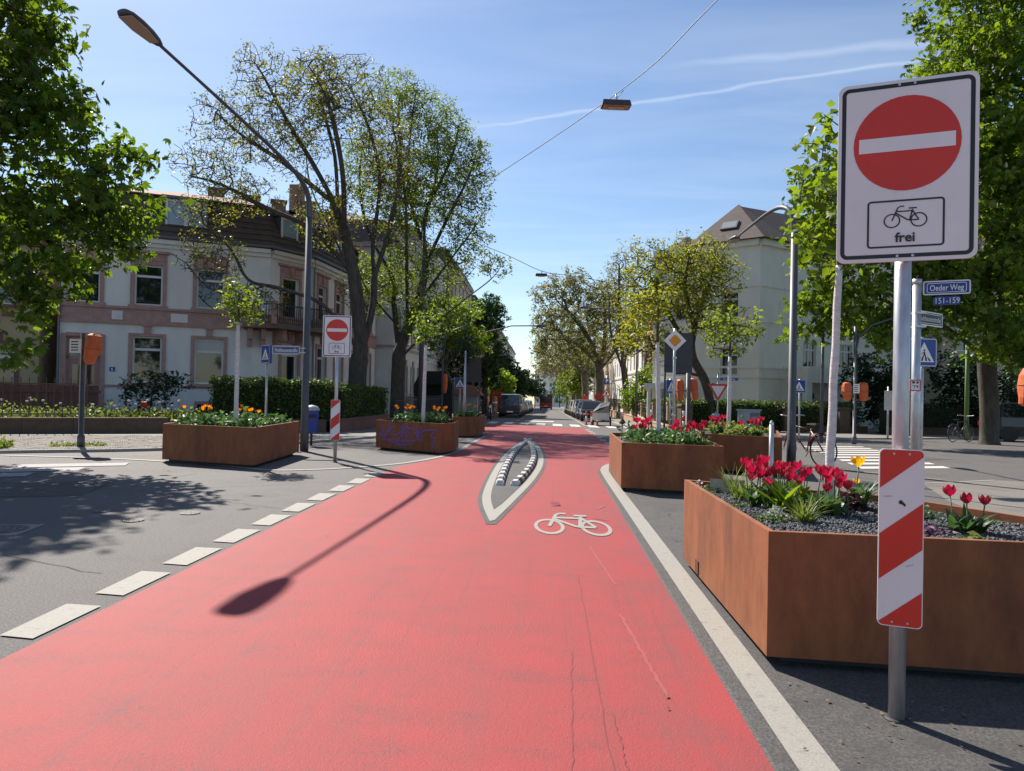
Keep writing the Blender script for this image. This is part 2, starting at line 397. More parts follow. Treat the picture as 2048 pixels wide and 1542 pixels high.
# bicycle pictogram, drawn as strokes in a unit frame (wheels 1 apart)
def ring2(cx, cy, r, w, n=28):
    return band([(cx + r * math.cos(2 * PI * i / n), cy + r * math.sin(2 * PI * i / n)) for i in range(n)], w, True)
def bike2(w=.07):
    G = [ring2(-.5, 0, .29, w), ring2(.5, 0, .29, w)]
    for p in ([(-.5, 0), (-.29, .55), (-.2, .62), (-.05, .62)], [(-.36, .40), (.24, .40)], [(-.36, .34), (.06, .03), (.16, 0), (.5, 0)], [(.16, 0), (.27, .47)], [(.27, .40), (.5, 0)], [(.12, .52), (.42, .52)]):
        G.append(band(p, w))
    return G
bm_ = bike2(.08)
polys = []
pic = thing('bicycle_marking', 'white bicycle symbol painted on the red road surface', 'road marking')
for gi, grp in enumerate(bm_):
    for q in grp:
        polys.append([(.275 + (x * .49 - y * .05), 7.52 + y * 1.30 - x * .02) for x, y in q])
k = 0
for gi, grp in enumerate(bm_):
    n = len(grp); sheet('stroke', polys[k:k + n], .009 + gi * .0006, white, pic); k += n
# cracks and tyre marks in the red surface
crackm = mat('crack_dark', (.22, .048, .048), .85, (.16, .042, .042), 20)
tyre = mat('tyre_mark', (.34, .058, .06), .65, (.29, .056, .06), 12)
rnd = random.Random(3)
def wob(p, q, n=24, a=.004):
    out = []
    for i in range(n + 1):
        t = i / n; out.append((p[0] + (q[0] - p[0]) * t + rnd.uniform(-a, a), p[1] + (q[1] - p[1]) * t))
    return out
for k, (p, q, w, mm) in enumerate((((.10, 2.2), (.15, 3.9), .006, crackm), ((.27, 2.2), (.25, 5.6), .006, crackm), ((.33, 2.4), (.31, 3.2), .005, crackm), ((.48, 4.6), (.58, 3.4), .02, tyre), ((.40, 6.6), (.52, 5.3), .018, tyre), ((.1, 9.2), (.12, 8.9), .12, tyre), ((.72, 9.0), (.62, 8.75), .04, tyre), ((.52, 8.1), (.7, 7.95), .03, tyre))):
    sheet('surface_crack' if mm is crackm else 'tyre_mark', band(wob(p, q, 30, .006), w), .0060 + .0003 * k, mm, red)

# the lens-shaped divider: asphalt, white outline, rubber kerb blocks
TIP0, TIP1 = Vector((-.59, 7.55)), Vector((-.64, 23.6))
Lc = spline([(-.59, 7.55), (-.82, 9.0), (-.92, 10.6), (-.98, 13.5), (-.98, 17), (-.88, 20.5), (-.66, 23.6)], 6)
Rc = spline([(-.59, 7.55), (-.38, 9.6), (-.20, 11.6), (-.09, 14), (-.13, 17), (-.32, 20.5), (-.66, 23.6)], 6)
def inset(c, d):
    o = []
    for i, p in enumerate(c):
        a_, b_ = Vector(c[max(i - 1, 0)]), Vector(c[min(i + 1, len(c) - 1)]); t = (b_ - a_).normalized(); o.append((p[0] - t.y * d, p[1] + t.x * d))
    return o
def lens_poly(d):
    l = inset(Lc, -d); r = inset(Rc, d)
    k0 = [(p, q) for p, q in zip(l, r) if q[0] - p[0] > .01]
    y0 = k0[0][0][1]
    return [p for p, q in k0] + [q for p, q in reversed(k0)]
island = sheet('traffic_island', [lens_poly(-.055)], .008, asphalt_d, kind='structure')
sheet('outline_marking', [lens_poly(.0)], .0125, white, island)
sheet('inner_asphalt', [lens_poly(.115)], .0165, asphalt_d, island)
blk = mat('kerb_rubber_white', (.62, .61, .58), .6, (.48, .47, .45), 20)
def kerb_block(first, whiteb):
    b = MB(); w, l, h = .062, .265, .075
    z0 = 0
    ys = (0, l * .12, l * .88, l)
    zt = (.02 if first else .055, h, h, .06)
    V = []; 
    for y, z in zip(ys, zt):
        V += [(-w, y, 0), (-w * .95, y, z * .6), (-w * .55, y, z), (w * .55, y, z), (w * .95, y, z * .6), (w, y, 0)]
    F = []
    for i in range(3):
        for j in range(5): F.append((i * 6 + j, i * 6 + j + 1, (i + 1) * 6 + j + 1, (i + 1) * 6 + j))
    F += [(5, 4, 3, 2, 1, 0), tuple(range(18, 24))]
    b.add(V, F)
    return b.mesh('kerb_block', blk if whiteb else rubber)
mb_w, mb_k, mb_f = kerb_block(False, True), kerb_block(False, False), kerb_block(True, True)
for side, c0 in ((0, inset(Lc, -.21)), (1, inset(Rc, .21))):
    pts = [Vector(p) for p in c0 if 10.5 < p[1] < 22.6]
    d = 0; seg = []
    for p, q in zip(pts, pts[1:]): seg.append((d, p, q)); d += (q - p).length
    n = int(d / .27)
    for i in range(n):
        t = i * .27
        for s0, p, q in seg:
            if s0 <= t < s0 + (q - p).length + 1e-6:
                c = p + (q - p).normalized() * (t - s0); break
        o = from_mesh('kerb_block', mb_f if i == 0 else (mb_w if i % 2 == 0 else mb_k), island, (c.x, c.y, zg(c.y) + .0155), math.atan2((q - p).y, (q - p).x) - PI / 2)

# manhole covers in the asphalt
iron = mat('cast_iron', (.09, .085, .085), .6, (.13, .12, .12), 40, 4, metal=.4, bump=.5, bscale=50)
def manhole(loc, r, square, label):
    t = thing('manhole_cover', label, 'manhole cover', (loc[0], loc[1], .001), R(12))
    if square:
        b = MB(); b.prism([(-r, -r), (r, -r), (r, r), (-r, r)], 0, .006); b.build('frame', mat('concrete_frame', (.26, .235, .23), .8, (.2, .18, .18), 25, bump=.3), t)
    b = MB(); b.lathe([(r * .86, 0), (r * .86, .009), (r * .80, .011)], 24); o = b.build('lid', iron, t)
    for k in range(3):
        b = MB()
        for j in range(10 - 2 * k):
            w = 2 * PI * j / (10 - 2 * k); b.box((math.cos(w) * r * (.68 - .22 * k), math.sin(w) * r * (.68 - .22 * k), .0125), (r * .13, r * .2, .004), w)
        rg = b.build('rib_ring', mat('iron_rib', (.17, .16, .16), .5, metal=.4), o); rg['kind'] = 'stuff'
manhole((-5.22, 6.55), .27, True, 'square framed manhole cover in the grey asphalt at the left edge')
manhole((-4.95, 7.68), .12, False, 'small round cover in the asphalt, farther of the two pale ones')
manhole((-4.30, 7.20), .12, False, 'small round cover in the asphalt, nearer of the two pale ones')
manhole((-3.95, 7.70), .12, False, 'small dark round cover in the asphalt nearest the red lane')

grey_crack = mat('asphalt_crack', (.045, .042, .042), .9)
def wander(p, q, n=22, a=.05):
    out = []; o = 0
    for i in range(n + 1):
        t = i / n; o += rnd.uniform(-a, a); o *= .85; dx_, dy_ = q[0] - p[0], q[1] - p[1]; l_ = math.hypot(dx_, dy_); out.append((p[0] + dx_ * t - dy_ / l_ * o, p[1] + dy_ * t + dx_ / l_ * o))
    return out
for k, (p, q) in enumerate((((-3.3, 5.2), (-7.5, 6.6)), ((-5.0, 9.5), (-3.2, 10.6)), ((-6.9, 7.6), (-5.6, 11.2)), ((-4.4, 8.7), (-3.1, 8.2)), ((5.6, 14.6), (10.4, 18.6)), ((9, 12.4), (13, 20)))):
    sheet('asphalt_crack', band(wander(p, q), .008), .0050 + .0002 * k, grey_crack, ground)
sheet('repair_patch', [[(-7.3, 8.2), (-5.9, 8.7), (-6.3, 10.1), (-7.8, 9.6)]], .0045, asphalt_d, ground)
sheet('repair_patch', [[(8.2, 17.3), (10.0, 18.1), (9.4, 19.6), (7.8, 18.8)]], .0045, asphalt_d, ground)

# pavements with kerbs
def pave(name, kerb, rest, m, h=.06):
    poly = kerb + rest
    o = sheet(name, [poly], h, m, kind='structure')
    kb = MB()
    P = []
    for i in range(len(kerb) - 1):
        a_, b_ = Vector(kerb[i]), Vector(kerb[i + 1]); n = max(1, int((b_ - a_).length / 1.0))
        for j in range(n): P.append(a_.lerp(b_, j / n))
    P.append(Vector(kerb[-1]))
    V = []; F = []
    for i, p in enumerate(P):
        t = (P[min(i + 1, len(P) - 1)] - P[max(i - 1, 0)]).normalized(); q = Vector((-t.y, t.x)) * SIDE
        z = zg(p.y)
        for off, zz in ((-.015, -.02), (-.015, h - .02), (.005, h + .003), (.13, h + .003), (.13, 0)):
            c = p + q * off; V.append((c.x, c.y, z + zz))
    for i in range(len(P) - 1):
        for j in range(4): F.append((i * 5 + j, i * 5 + j + 1, (i + 1) * 5 + j + 1, (i + 1) * 5 + j))
    kb.add(V, F); kb.build('kerb', mat('kerb_stone', (.36, .33, .29), .8, (.28, .26, .24), 6, bump=.2, bscale=40), o)
    return o
paving = mat('paving', (.23, .21, .19), .85, (.18, .165, .15), 8, 5, bump=.4, bscale=30, col3=(.13, .125, .10), scale3=1.2)
KL = spline([(-60, -12), (-25, 5.9), (-15, 11.2), (-10.9, 13.55), (-8.6, 14.9), (-7.3, 16.6), (-6.4, 18.6), (-5.5, 21.8), (-5.15, 26), (-5.0, 34), (-5.0, 45), (-4.9, 300)], 4)
SIDE = 1
pvl = pave('pavement_left', KL, [(-300, 300), (-300, -140)], paving)
KR = spline([(120, 78), (60, 50), (30, 37), (17, 31.4), (13, 29.5), (9.8, 28.5), (7.6, 29.7), (6.0, 32.5), (4.9, 38), (4.4, 46), (4.3, 60), (4.3, 300)], 4)
SIDE = -1
pvr = pave('pavement_right', KR, [(300, 300), (300, 160)], paving)
# small setts in the strip of pavement nearest the junction (real stones, too many to pick apart)
def setts(name, corners, nx, ny, parent, m):
    a_, b_, c_, d_ = [Vector(p) for p in corners]
    rs = np.random.RandomState(5); V = []; F = []
    for i in range(nx):
        for j in range(ny):
            if rs.rand() < .04: continue
            u0, u1, v0, v1 = (i + .06 + .5 * (j % 2)) / nx, (i + .94 + .5 * (j % 2)) / nx, (j + .06) / ny, (j + .94) / ny
            q = [a_.lerp(b_, u).lerp(d_.lerp(c_, u), v) for u, v in ((u0, v0), (u1, v0), (u1, v1), (u0, v1))]
            h = .067 + rs.rand() * .007; n = len(V)
            for p in q: V.append((p.x, p.y, zg(p.y) + .05))
            for p in q:
                cc = (q[0] + q[2]) / 2; p2 = p.lerp(cc, .12); V.append((p2.x, p2.y, zg(p.y) + h))
            F += [(n + 4, n + 5, n + 6, n + 7)] + [(n + k, n + (k + 1) % 4, n + 4 + (k + 1) % 4, n + 4 + k) for k in range(4)]
    o = from_mesh(name, np_mesh(name, V, F, m), parent); o['kind'] = 'stuff'; return o
settm = mat('sett_stone', (.27, .235, .205), .85, (.21, .185, .165), 1.2, rand=.22, bump=.3, bscale=60)
setts('setts', [(-16.5, 10.6), (-8.5, 15.1), (-10.6, 19.9), (-17.6, 16.2)], 62, 38, pvl, settm)
setts('setts', [(-7.3, 17.0), (-6.35, 19.0), (-7.6, 21.4), (-9.6, 19.3)], 15, 22, pvl, settm)

# ================================================================ buildings
plaster = mat('plaster_grey', (.74, .715, .675), .9, (.66, .635, .60), 1.3, 6, bump=.08, bscale=25, col3=(.50, .475, .44), scale3=.9, lo3=.6, hi3=.85, stretch=(1.4, 1.4, .6))
cream = mat('plaster_cream', (.82, .80, .68), .9, (.75, .73, .62), 1.1, 6, bump=.08, bscale=25, col3=(.58, .56, .47), scale3=1.0, lo3=.62, hi3=.85, stretch=(1.4, 1.4, .5))
pinkst = mat('sandstone_pink', (.44, .275, .24), .85, (.36, .215, .19), 5, 6, bump=.2, bscale=30)
wframe = mat('window_frame', (.68, .67, .65), .5)
tiles = mat('roof_tiles', (.075, .058, .052), .85, (.12, .085, .07), 2.5, 5, bump=.9, bscale=9, stretch=(1, 1, 3), col3=(.06, .045, .04), scale3=5)
tiles_r = mat('roof_tiles_red', (.23, .085, .05), .85, (.16, .065, .045), 4, 5, bump=.9, bscale=10, stretch=(1, 1, 3))
slate = mat('slate_dark', (.045, .045, .05), .7, (.06, .058, .06), 6, 4, bump=.2)
zinc = mat('zinc', (.16, .17, .18), .5, metal=.4)

def wall_panel(mb, o, d, L, z0, z1, holes, depth=.18, m=0):
    """wall along direction d from o with rectangular holes (s0,s1,z0,z1) and reveals; outside is to the right of d"""
    o = Vector(o); d = Vector(d).normalized(); n = Vector((d.y, -d.x))
    xs = sorted({0, L} | {h[0] for h in holes} | {h[1] for h in holes}); zs = sorted({z0, z1} | {h[2] for h in holes} | {h[3] for h in holes})
    P = lambda s, z, k=0: (o.x + d.x * s - n.x * k, o.y + d.y * s - n.y * k, z)
    for i in range(len(xs) - 1):
        for j in range(len(zs) - 1):
            cx, cz = (xs[i] + xs[i + 1]) / 2, (zs[j] + zs[j + 1]) / 2
            if any(h[0] < cx < h[1] and h[2] < cz < h[3] for h in holes): continue
            mb.add([P(xs[i], zs[j]), P(xs[i + 1], zs[j]), P(xs[i + 1], zs[j + 1]), P(xs[i], zs[j + 1])], [(0, 1, 2, 3)], m)
    for a, b, c, e in holes:
        q = [(a, c), (b, c), (b, e), (a, e)]
        for k in range(4):
            p0, p1 = q[k], q[(k + 1) % 4]; mb.add([P(*p0), P(*p1), P(*p1, depth), P(*p0, depth)], [(3, 2, 1, 0)], m)
class Wall:
    """local frame on a wall: s along, z up, k outwards"""
    def __init__(w, o, d): w.o = Vector(o); w.d = Vector(d).normalized(); w.n = Vector((w.d.y, -w.d.x)); w.a = math.atan2(w.d.y, w.d.x)
    def at(w, s, z, k=0): return (w.o.x + w.d.x * s + w.n.x * k, w.o.y + w.d.y * s + w.n.y * k, z)
    def box(w, mb, s0, s1, z0, z1, k0, k1, m=0): mb.box(w.at((s0 + s1) / 2, (z0 + z1) / 2, (k0 + k1) / 2), (s1 - s0, abs(k1 - k0), z1 - z0), w.a, m)
glass2 = mat('window_glass_curtain', (.16, .155, .15), .12, (.07, .07, .07), 3, 3, spec=.8, stretch=(3, 3, .3))
glass3 = mat('window_glass_reflecting', (.05, .06, .065), .03, (.02, .022, .025), 1.5, 3, spec=1.0)
wr = random.Random(77)
def window(w, parent, s0, s1, z0, z1, style='T', depth=.13, surround=None, blind=False, dark=glass, mull=0):
    if dark is glass and parent is not ch: dark = wr.choice((glass, glass, glass3, glass2))
    b = MB(); f = .07
    for q in ((s0, s0 + f, z0, z1), (s1 - f, s1, z0, z1), (s0 + f, s1 - f, z0, z0 + f), (s0 + f, s1 - f, z1 - f, z1)): w.box(b, *q, -depth - .05, -depth)
    if style in ('T', 'X'):
        zt = z0 + (z1 - z0) * .72; w.box(b, s0 + f, s1 - f, zt - .05, zt + .05, -depth - .045, -depth + .012)
    if style == 'X' or mull:
        c = (s0 + s1) / 2; w.box(b, c - .04, c + .04, z0 + f, z1 - f, -depth - .04, -depth + .006)
    o = b.build('window', wframe, parent)
    g = MB(); g.add([w.at(s0, z0, -depth - .03), w.at(s1, z0, -depth - .03), w.at(s1, z1, -depth - .03), w.at(s0, z1, -depth - .03)], [(0, 1, 2, 3)]); g.build('pane', dark, o)
    if blind:
        g = MB(); w.box(g, s0 + f, s1 - f, z1 - (z1 - z0) * .26, z1 - f, -depth - .02, -depth + .02); g.build('roller_blind', mat('blind', (.52, .51, .50), .8), o)
    if surround:
        kind, m_ = surround; b = MB(); t = .15
        w.box(b, s0 - t, s0, z0, z1 + .12, 0, .06); w.box(b, s1, s1 + t, z0, z1 + .12, 0, .06)
        w.box(b, s0, s1, z1, z1 + .12, 0, .061)
        w.box(b, s0 - t - .06, s1 + t + .06, z0 - .12, z0 - .002, 0, .12)
        if kind == 'ped':
            w.box(b, s0 - t, s1 + t, z1 + .122, z1 + .48, 0, .05)
            w.box(b, s0 - t - .12, s1 + t + .12, z1 + .482, z1 + .58, 0, .17)
            w.box(b, (s0 + s1) / 2 - .12, (s0 + s1) / 2 + .12, z1 + .1, z1 + .478, .05, .11)
            for s_ in (-1, 1): w.box(b, (s0 + s1) / 2 + s_ * .4 - .2, (s0 + s1) / 2 + s_ * .4 + .2, z1 + .18, z1 + .42, .05, .075)
        else:
            w.box(b, (s0 + s1) / 2 - .13, (s0 + s1) / 2 + .13, z1 + .121, z1 + .42, 0, .1); w.box(b, (s0 + s1) / 2 - .17, (s0 + s1) / 2 + .17, z1 + .421, z1 + .48, 0, .14)
        b.build('surround', m_, o)
    return o
def off_poly(poly, d):
    n = len(poly); out = []
    for i in range(n):
        p0, p1, p2 = Vector(poly[i - 1]), Vector(poly[i]), Vector(poly[(i + 1) % n])
        a, b = (p1 - p0).normalized(), (p2 - p1).normalized(); na, nb = Vector((-a.y, a.x)), Vector((-b.y, b.x))
        bis = (na + nb).normalized(); k = d / max(.35, bis.dot(na)); out.append((p1.x + bis.x * k, p1.y + bis.y * k))
    return out
def roof_rings(mb, rings, cap=True, m=0):
    n = len(rings[0][0])
    for (p, z), (q, z2) in zip(rings, rings[1:]):
        V = [(x, y, z) for x, y in p] + [(x, y, z2) for x, y in q]
        mb.add(V, [(i, (i + 1) % n, n + (i + 1) % n, n + i) for i in range(n)], m)
    if cap: mb.add([(x, y, rings[-1][1]) for x, y in rings[-1][0]], [tuple(range(n))], m)
def dormer(w, parent, s0, s1, z0, z1, k_front, back, sidem=slate):
    d = MB(); w.box(d, s0, s1, z0, z1 - .12, k_front - back, k_front - .06); w.box(d, s0 - .12, s1 + .12, z1 - .118, z1, k_front - back, k_front + .08)
    o = d.build('dormer', sidem, parent)
    b = MB(); f = .08; k = k_front
    n_ = 2 if s1 - s0 > 1.3 else 1; W_ = (s1 - s0 - .1) / n_
    for i in range(n_):
        a, c = s0 + .05 + i * W_, s0 + .05 + (i + 1) * W_
        for q in ((a, a + f, z0 + .05, z1 - .15), (c - f, c, z0 + .05, z1 - .15), (a + f, c - f, z0 + .05, z0 + .05 + f), (a + f, c - f, z1 - .15 - f, z1 - .15)): w.box(b, *q, k - .055, k)
    b.build('window_frame', wframe, o)
    g = MB(); g.add([w.at(s0 + .1, z0 + .1, k - .05), w.at(s1 - .1, z0 + .1, k - .05), w.at(s1 - .1, z1 - .2, k - .05), w.at(s0 + .1, z1 - .2, k - .05)], [(0, 1, 2, 3)]); g.build('pane', mat('dormer_glass', (.25, .33, .38), .08, spec=.8), o)
def balcony_rail(mb, w, s0, s1, z0, z1, k):
    w.box(mb, s0, s1, z1 - .05, z1, k - .03, k + .03); w.box(mb, s0, s1, z0 + .05, z0 + .09, k - .02, k + .02)
    n = int((s1 - s0) / .11)
    for i in range(n + 1):
        s = s0 + (s1 - s0) * i / n; w.box(mb, s - .012, s + .012, z0 + .09, z1 - .05, k - .012, k + .012)

# ---- the corner house on the left
V0, V1, V2, V3, V4, V5 = (-19.79, 27.56), (-12.54, 31.07), (-11.45, 33.25), (-10.7, 43), (-18, 43.6), (-24.6, 37.6)
H0, H1 = -.7, 7.55
ch = thing('corner_house', 'two-storey pale grey corner house with pink sandstone window surrounds and mansard roof', 'house', (-15, 34, zg(31)))
ch.location = (0, 0, 0)
def edge(p, q): return Wall(p, (q[0] - p[0], q[1] - p[1])), math.hypot(q[0] - p[0], q[1] - p[1])
wA, lA = edge(V0, V1); wB, lB = edge(V1, V2); wC, lC = edge(V2, V3)
GF = (1.5, 3.45); FF = (4.76, 6.46)
holesA = [(.30, 1.52, -.55, 3.35), (2.68, 3.78, *GF), (5.05, 6.2, *GF), (.40, 1.45, *FF), (2.70, 3.76, *FF), (5.07, 6.18, *FF)]
holesB = [(.72, 1.72, *GF), (.72, 1.72, FF[0] - .55, FF[1])]
holesC = [(.9 + 2.3 * i, 1.95 + 2.3 * i, z0, z1) for i in range(4) for z0, z1 in (GF, FF)]
b = MB()
wall_panel(b, V0, wA.d, lA, H0, H1, holesA); wall_panel(b, V1, wB.d, lB, H0, H1, holesB); wall_panel(b, V2, wC.d, lC, H0, H1, holesC)
for p, q in ((V3, V4), (V4, V5), (V5, V0)):
    w_, l_ = edge(p, q); wall_panel(b, p, w_.d, l_, H0, H1, [])
b.build('wall', plaster, ch)
# string courses, each a part
def courses(w, l, e0=0, e1=0):
    for z0, z1, k, mm in ((3.92, 4.0, .12, pinkst), (4.002, 4.56, .04, pinkst), (4.562, 4.66, .11, pinkst), (1.3, 1.40, .05, pinkst), (7.2, 7.36, .12, plaster), (7.362, 7.54, .26, plaster), (-.7, .3, .035, mat('plinth', (.34, .28, .26), .9, (.28, .23, .22), 4, bump=.2))):
        c = MB(); w.box(c, e0, l - e1, z0, z1, 0, k); c.build('string_course' if z0 > 0 else 'plinth', mm, ch)
courses(wA, lA, 0, 0); courses(wB, lB, .02, .02); courses(wC, lC, .06, 0)
for s0, s1 in ((1.9, 2.3), (4.1, 4.75), (6.6, 7.6)):        # pale panels in the pink band
    c = MB(); wA.box(c, s0, s1, 4.1, 4.46, .04, .06); c.build('band_panel', plaster, ch)
window(wA, ch, *holesA[1], surround=('key', pinkst)); window(wA, ch, *holesA[2], surround=('key', pinkst), blind=True)
for h in holesA[3:]: window(wA, ch, *h, surround=('ped', pinkst))
window(wB, ch, *holesB[0], surround=('key', pinkst), blind=True); window(wB, ch, *holesB[1], surround=('ped', pinkst))
for i, h in enumerate(holesC): window(wC, ch, *h, surround=('key' if i % 2 == 0 else 'ped', pinkst))
# front door with fanlight
s0, s1, z0, z1 = holesA[0]
b = MB(); wA.box(b, s0, s1, 2.42, 2.55, -.2, -.1); wA.box(b, s0, s0 + .1, z0, z1, -.2, -.1); wA.box(b, s1 - .1, s1, z0, z1, -.2, -.1); wA.box(b, s0 + .1, s1 - .1, z1 - .1, z1, -.2, -.1)
doorm = mat('door_pink', (.40, .215, .20), .6, (.34, .18, .17), 6)
for a in (s0 + .1, (s0 + s1) / 2 + .01): wA.box(b, a, a + (s1 - s0) / 2 - .11, z0, 2.42, -.19, -.13)
dr = b.build('door', doorm, ch)
for a in (s0 + .22, (s0 + s1) / 2 + .13):
    g = MB(); wA.box(g, a, a + .26, .9, 2.2, -.132, -.12); g.build('door_pane', glass, dr)
g = MB(); wA.box(g, s0 + .1, s1 - .1, 2.55, z1 - .1, -.18, -.16); g.build('fanlight', mat('fan_glass', (.05, .055, .055), .1, spec=.8), dr)
b = MB(); wA.box(b, s0 - .16, s0, z0, z1 + .1, 0, .07); wA.box(b, s1, s1 + .16, z0, z1 + .1, 0, .07); wA.box(b, s0, s1, z1, z1 + .14, 0, .075); b.build('surround', pinkst, dr)
b = MB(); wA.box(b, s0 - .3, s1 + .3, -.75, -.55, 0, .9); wA.box(b, s0 - .2, s1 + .2, -.55, -.38, 0, .5); b.build('steps', pinkst, ch)
c = MB(); wA.box(c, 1.86, 2.06, 1.95, 2.13, 0, .03); c.build('number_plate', signblue, ch)
c = MB(); wA.box(c, 1.93, 1.97, 1.99, 2.09, .03, .034); wA.box(c, 1.97, 2.0, 1.99, 2.02, .03, .0345); c.build('numeral', signwhite, ch)
for s in (5.1, ): 
    c = MB(); wA.box(c, s, s + 1.1, .2, .75, .035, .06); wA.box(c, s + .1, s + 1.0, .1, .62, .05, .075, 1); c.build('basement_window', [pinkst, glass], ch)
# gutter, downpipe, mansard roof
ev = off_poly([V0, V1, V2, V3, V4, V5], -.22)
rf = MB(); roof_rings(rf, [(off_poly([V0, V1, V2, V3, V4, V5], -.30), 7.56), (ev, 7.66), (off_poly([V0, V1, V2, V3, V4, V5], .75), 9.55)], cap=False)
roof = rf.build('mansard_roof', tiles, ch)
rf = MB(); roof_rings(rf, [(off_poly([V0, V1, V2, V3, V4, V5], .60), 9.57), (off_poly([V0, V1, V2, V3, V4, V5], .62), 9.63), (off_poly([V0, V1, V2, V3, V4, V5], 4.2), 10.7)])
rf.build('upper_roof', tiles_r, roof)
rf = MB(); gp = off_poly([V0, V1, V2, V3, V4, V5], -.34); rf.tube([(x, y, 7.62) for x, y in gp[:4]], .06, 6); rf.build('gutter', zinc, ch)
for r_ in range(6):      # tile courses standing proud on the lower slope
    c = MB(); zz = 7.95 + r_ * .27; d0 = -.22 + (zz - 7.66) / 1.89 * .97
    pl = off_poly([V0, V1, V2, V3, V4, V5], d0 - .03); c.tube([(x, y, zz) for x, y in pl[:4]], .035, 4); c.build('tile_course', tiles, roof)
for s in (.06, 7.9): pass
c = MB(); c.tube([wA.at(.05, 7.6, .12), wA.at(.05, H0, .12)], .05, 8); c.build('downpipe', zinc, ch)
c = MB(); c.tube([wC.at(.25, 7.3, .1), wC.at(.25, H0, .1)], .05, 8); c.build('downpipe', zinc, ch)
dormer(wA, ch, 3.75, 5.45, 7.95, 9.5, -.05, 1.6, mat('dormer_zinc', (.13, .135, .16), .6))
dormer(wB, ch, .65, 1.75, 7.95, 9.35, -.1, 1.4); dormer(wC, ch, 3.2, 4.2, 7.95, 9.35, -.1, 1.4); dormer(wC, ch, 6.9, 7.9, 7.95, 9.35, -.1, 1.4)
brickm = mat('chimney_brick', (.20, .13, .10), .9, (.26, .19, .15), 14, 4, bump=.5, bscale=30)
for x, y, z, w_ in ((-16.6, 34.2, 10.9, .75), (-15.2, 35.0, 10.75, .85), (-14.0, 35.6, 10.7, .7), (-13.5, 38.2, 11.3, .95), (-12.9, 41, 11.4, .8)):
    c = MB(); c.box((x, y, 9.6 + (z - 9.6) / 2), (w_, w_ * .7, z - 9.6 + .4), .4); c.box((x, y, z + .22), (w_ + .12, w_ * .7 + .12, .1), .4); c.build('chimney', brickm, ch)
# corner balcony on consoles
sb = MB(); pts = [wA.at(lA - 1.1, 0, 0)[:2], wA.at(lA - 1.1, 0, .85)[:2], (V1[0] + .62, V1[1] - 1.0), (V2[0] + 1.15, V2[1] - .6), wC.at(1.5, 0, .85)[:2], wC.at(1.5, 0, 0)[:2], V2, V1]
sb.prism(pts[:6] + [V2, V1], 3.98, 4.16)
bal = sb.build('balcony', mat('balcony_stone', (.20, .14, .125), .9, (.15, .11, .10), 5, bump=.2), ch)
for (x0, y0), (x1, y1) in zip(pts[0:5], pts[1:6]):
    w_ = Wall((x0, y0), (x1 - x0, y1 - y0)); L_ = math.hypot(x1 - x0, y1 - y0)
    if L_ < .3: continue
    c = MB(); balcony_rail(c, w_, .12, L_ - .12, 4.16, 5.05, -.08); c.build('railing', signback, bal)
for x0, y0 in pts[1:5]:
    c = MB(); c.box((x0, y0, 4.62), (.22, .22, .92), .5); c.box((x0, y0, 5.11), (.28, .28, .06), .5); c.build('corner_post', pinkst, bal)
for s in (lA - .8, lA - .25):
    c = MB(); wA.box(c, s - .1, s + .1, 3.5, 3.98, 0, .55); wA.box(c, s - .1, s + .1, 3.2, 3.5, 0, .3); c.build('console', pinkst, bal)
for s in (.3, 1.6):
    c = MB(); wB.box(c, s - .1, s + .1, 3.5, 3.98, 0, .7); wB.box(c, s - .1, s + .1, 3.2, 3.5, 0, .35); c.build('console', pinkst, bal)

# ---- generic street house: front towards the street, windows one by one
def street_house(name, label, poly, floors, z0, fh, m, roofm, nwin, front=(0,), ped=False, mansard=1.6, course=None, wh=1.75, ww=1.05, gable=None, base=1.1):
    """poly counter-clockwise; front = indices of edges that get windows"""
    h = thing(name, label, 'house'); top = z0 + base + floors * fh
    b = MB(); n = len(poly)
    for i in range(n):
        w, l = edge(poly[i], poly[(i + 1) % n])
        holes = []
        if i in front:
            k = nwin[front.index(i)]; sp = l / k
            for f in range(floors):
                for j in range(k): holes.append((sp * (j + .5) - ww / 2, sp * (j + .5) + ww / 2, z0 + base + f * fh + .55, z0 + base + f * fh + .55 + wh))
        wall_panel(b, poly[i], w.d, l, z0 - 1, top, holes)
        for hh in holes:
            window(w, h, *hh, style='T', surround=('key', course) if (ped and course) else None)
        if i in front:
            c = MB(); w.box(c, 0, l, top - .3, top, 0, .25); c.build('cornice', course or m, h)
            for f in range(1, floors):
                c = MB(); w.box(c, 0, l, z0 + base + f * fh + .1, z0 + base + f * fh + .26, 0, .07); c.build('string_course', course or m, h)
    b.build('wall', m, h)
    rf = MB()
    if mansard: roof_rings(rf, [(off_poly(poly, -.3), top), (off_poly(poly, .9), top + mansard), (off_poly(poly, 3.6), top + mansard + 1.0)])
    else: roof_rings(rf, [(off_poly(poly, -.35), top), (off_poly(poly, -.33), top + .12), (off_poly(poly, 3.4), top + 3.2)])
    rf.build('roof', roofm, h)
    return h, top
def rect(x0, x1, y0, y1): return [(x0, y0), (x1, y0), (x1, y1), (x0, y1)]
whitep = mat('plaster_white', (.68, .67, .65), .9, (.60, .59, .575), 1.2, 6, bump=.06)
beige = mat('plaster_beige', (.50, .42, .32), .9, (.44, .36, .27), 1.2, 5)
yell = mat('plaster_ochre', (.46, .36, .22), .9, (.39, .30, .18), 1.4, 5, bump=.1)
terra = mat('plaster_terracotta', (.40, .20, .13), .9, (.33, .16, .105), 1.5, 5)
stone = mat('stone_trim', (.40, .37, .33), .85, (.33, .30, .27), 4, 4, bump=.15)
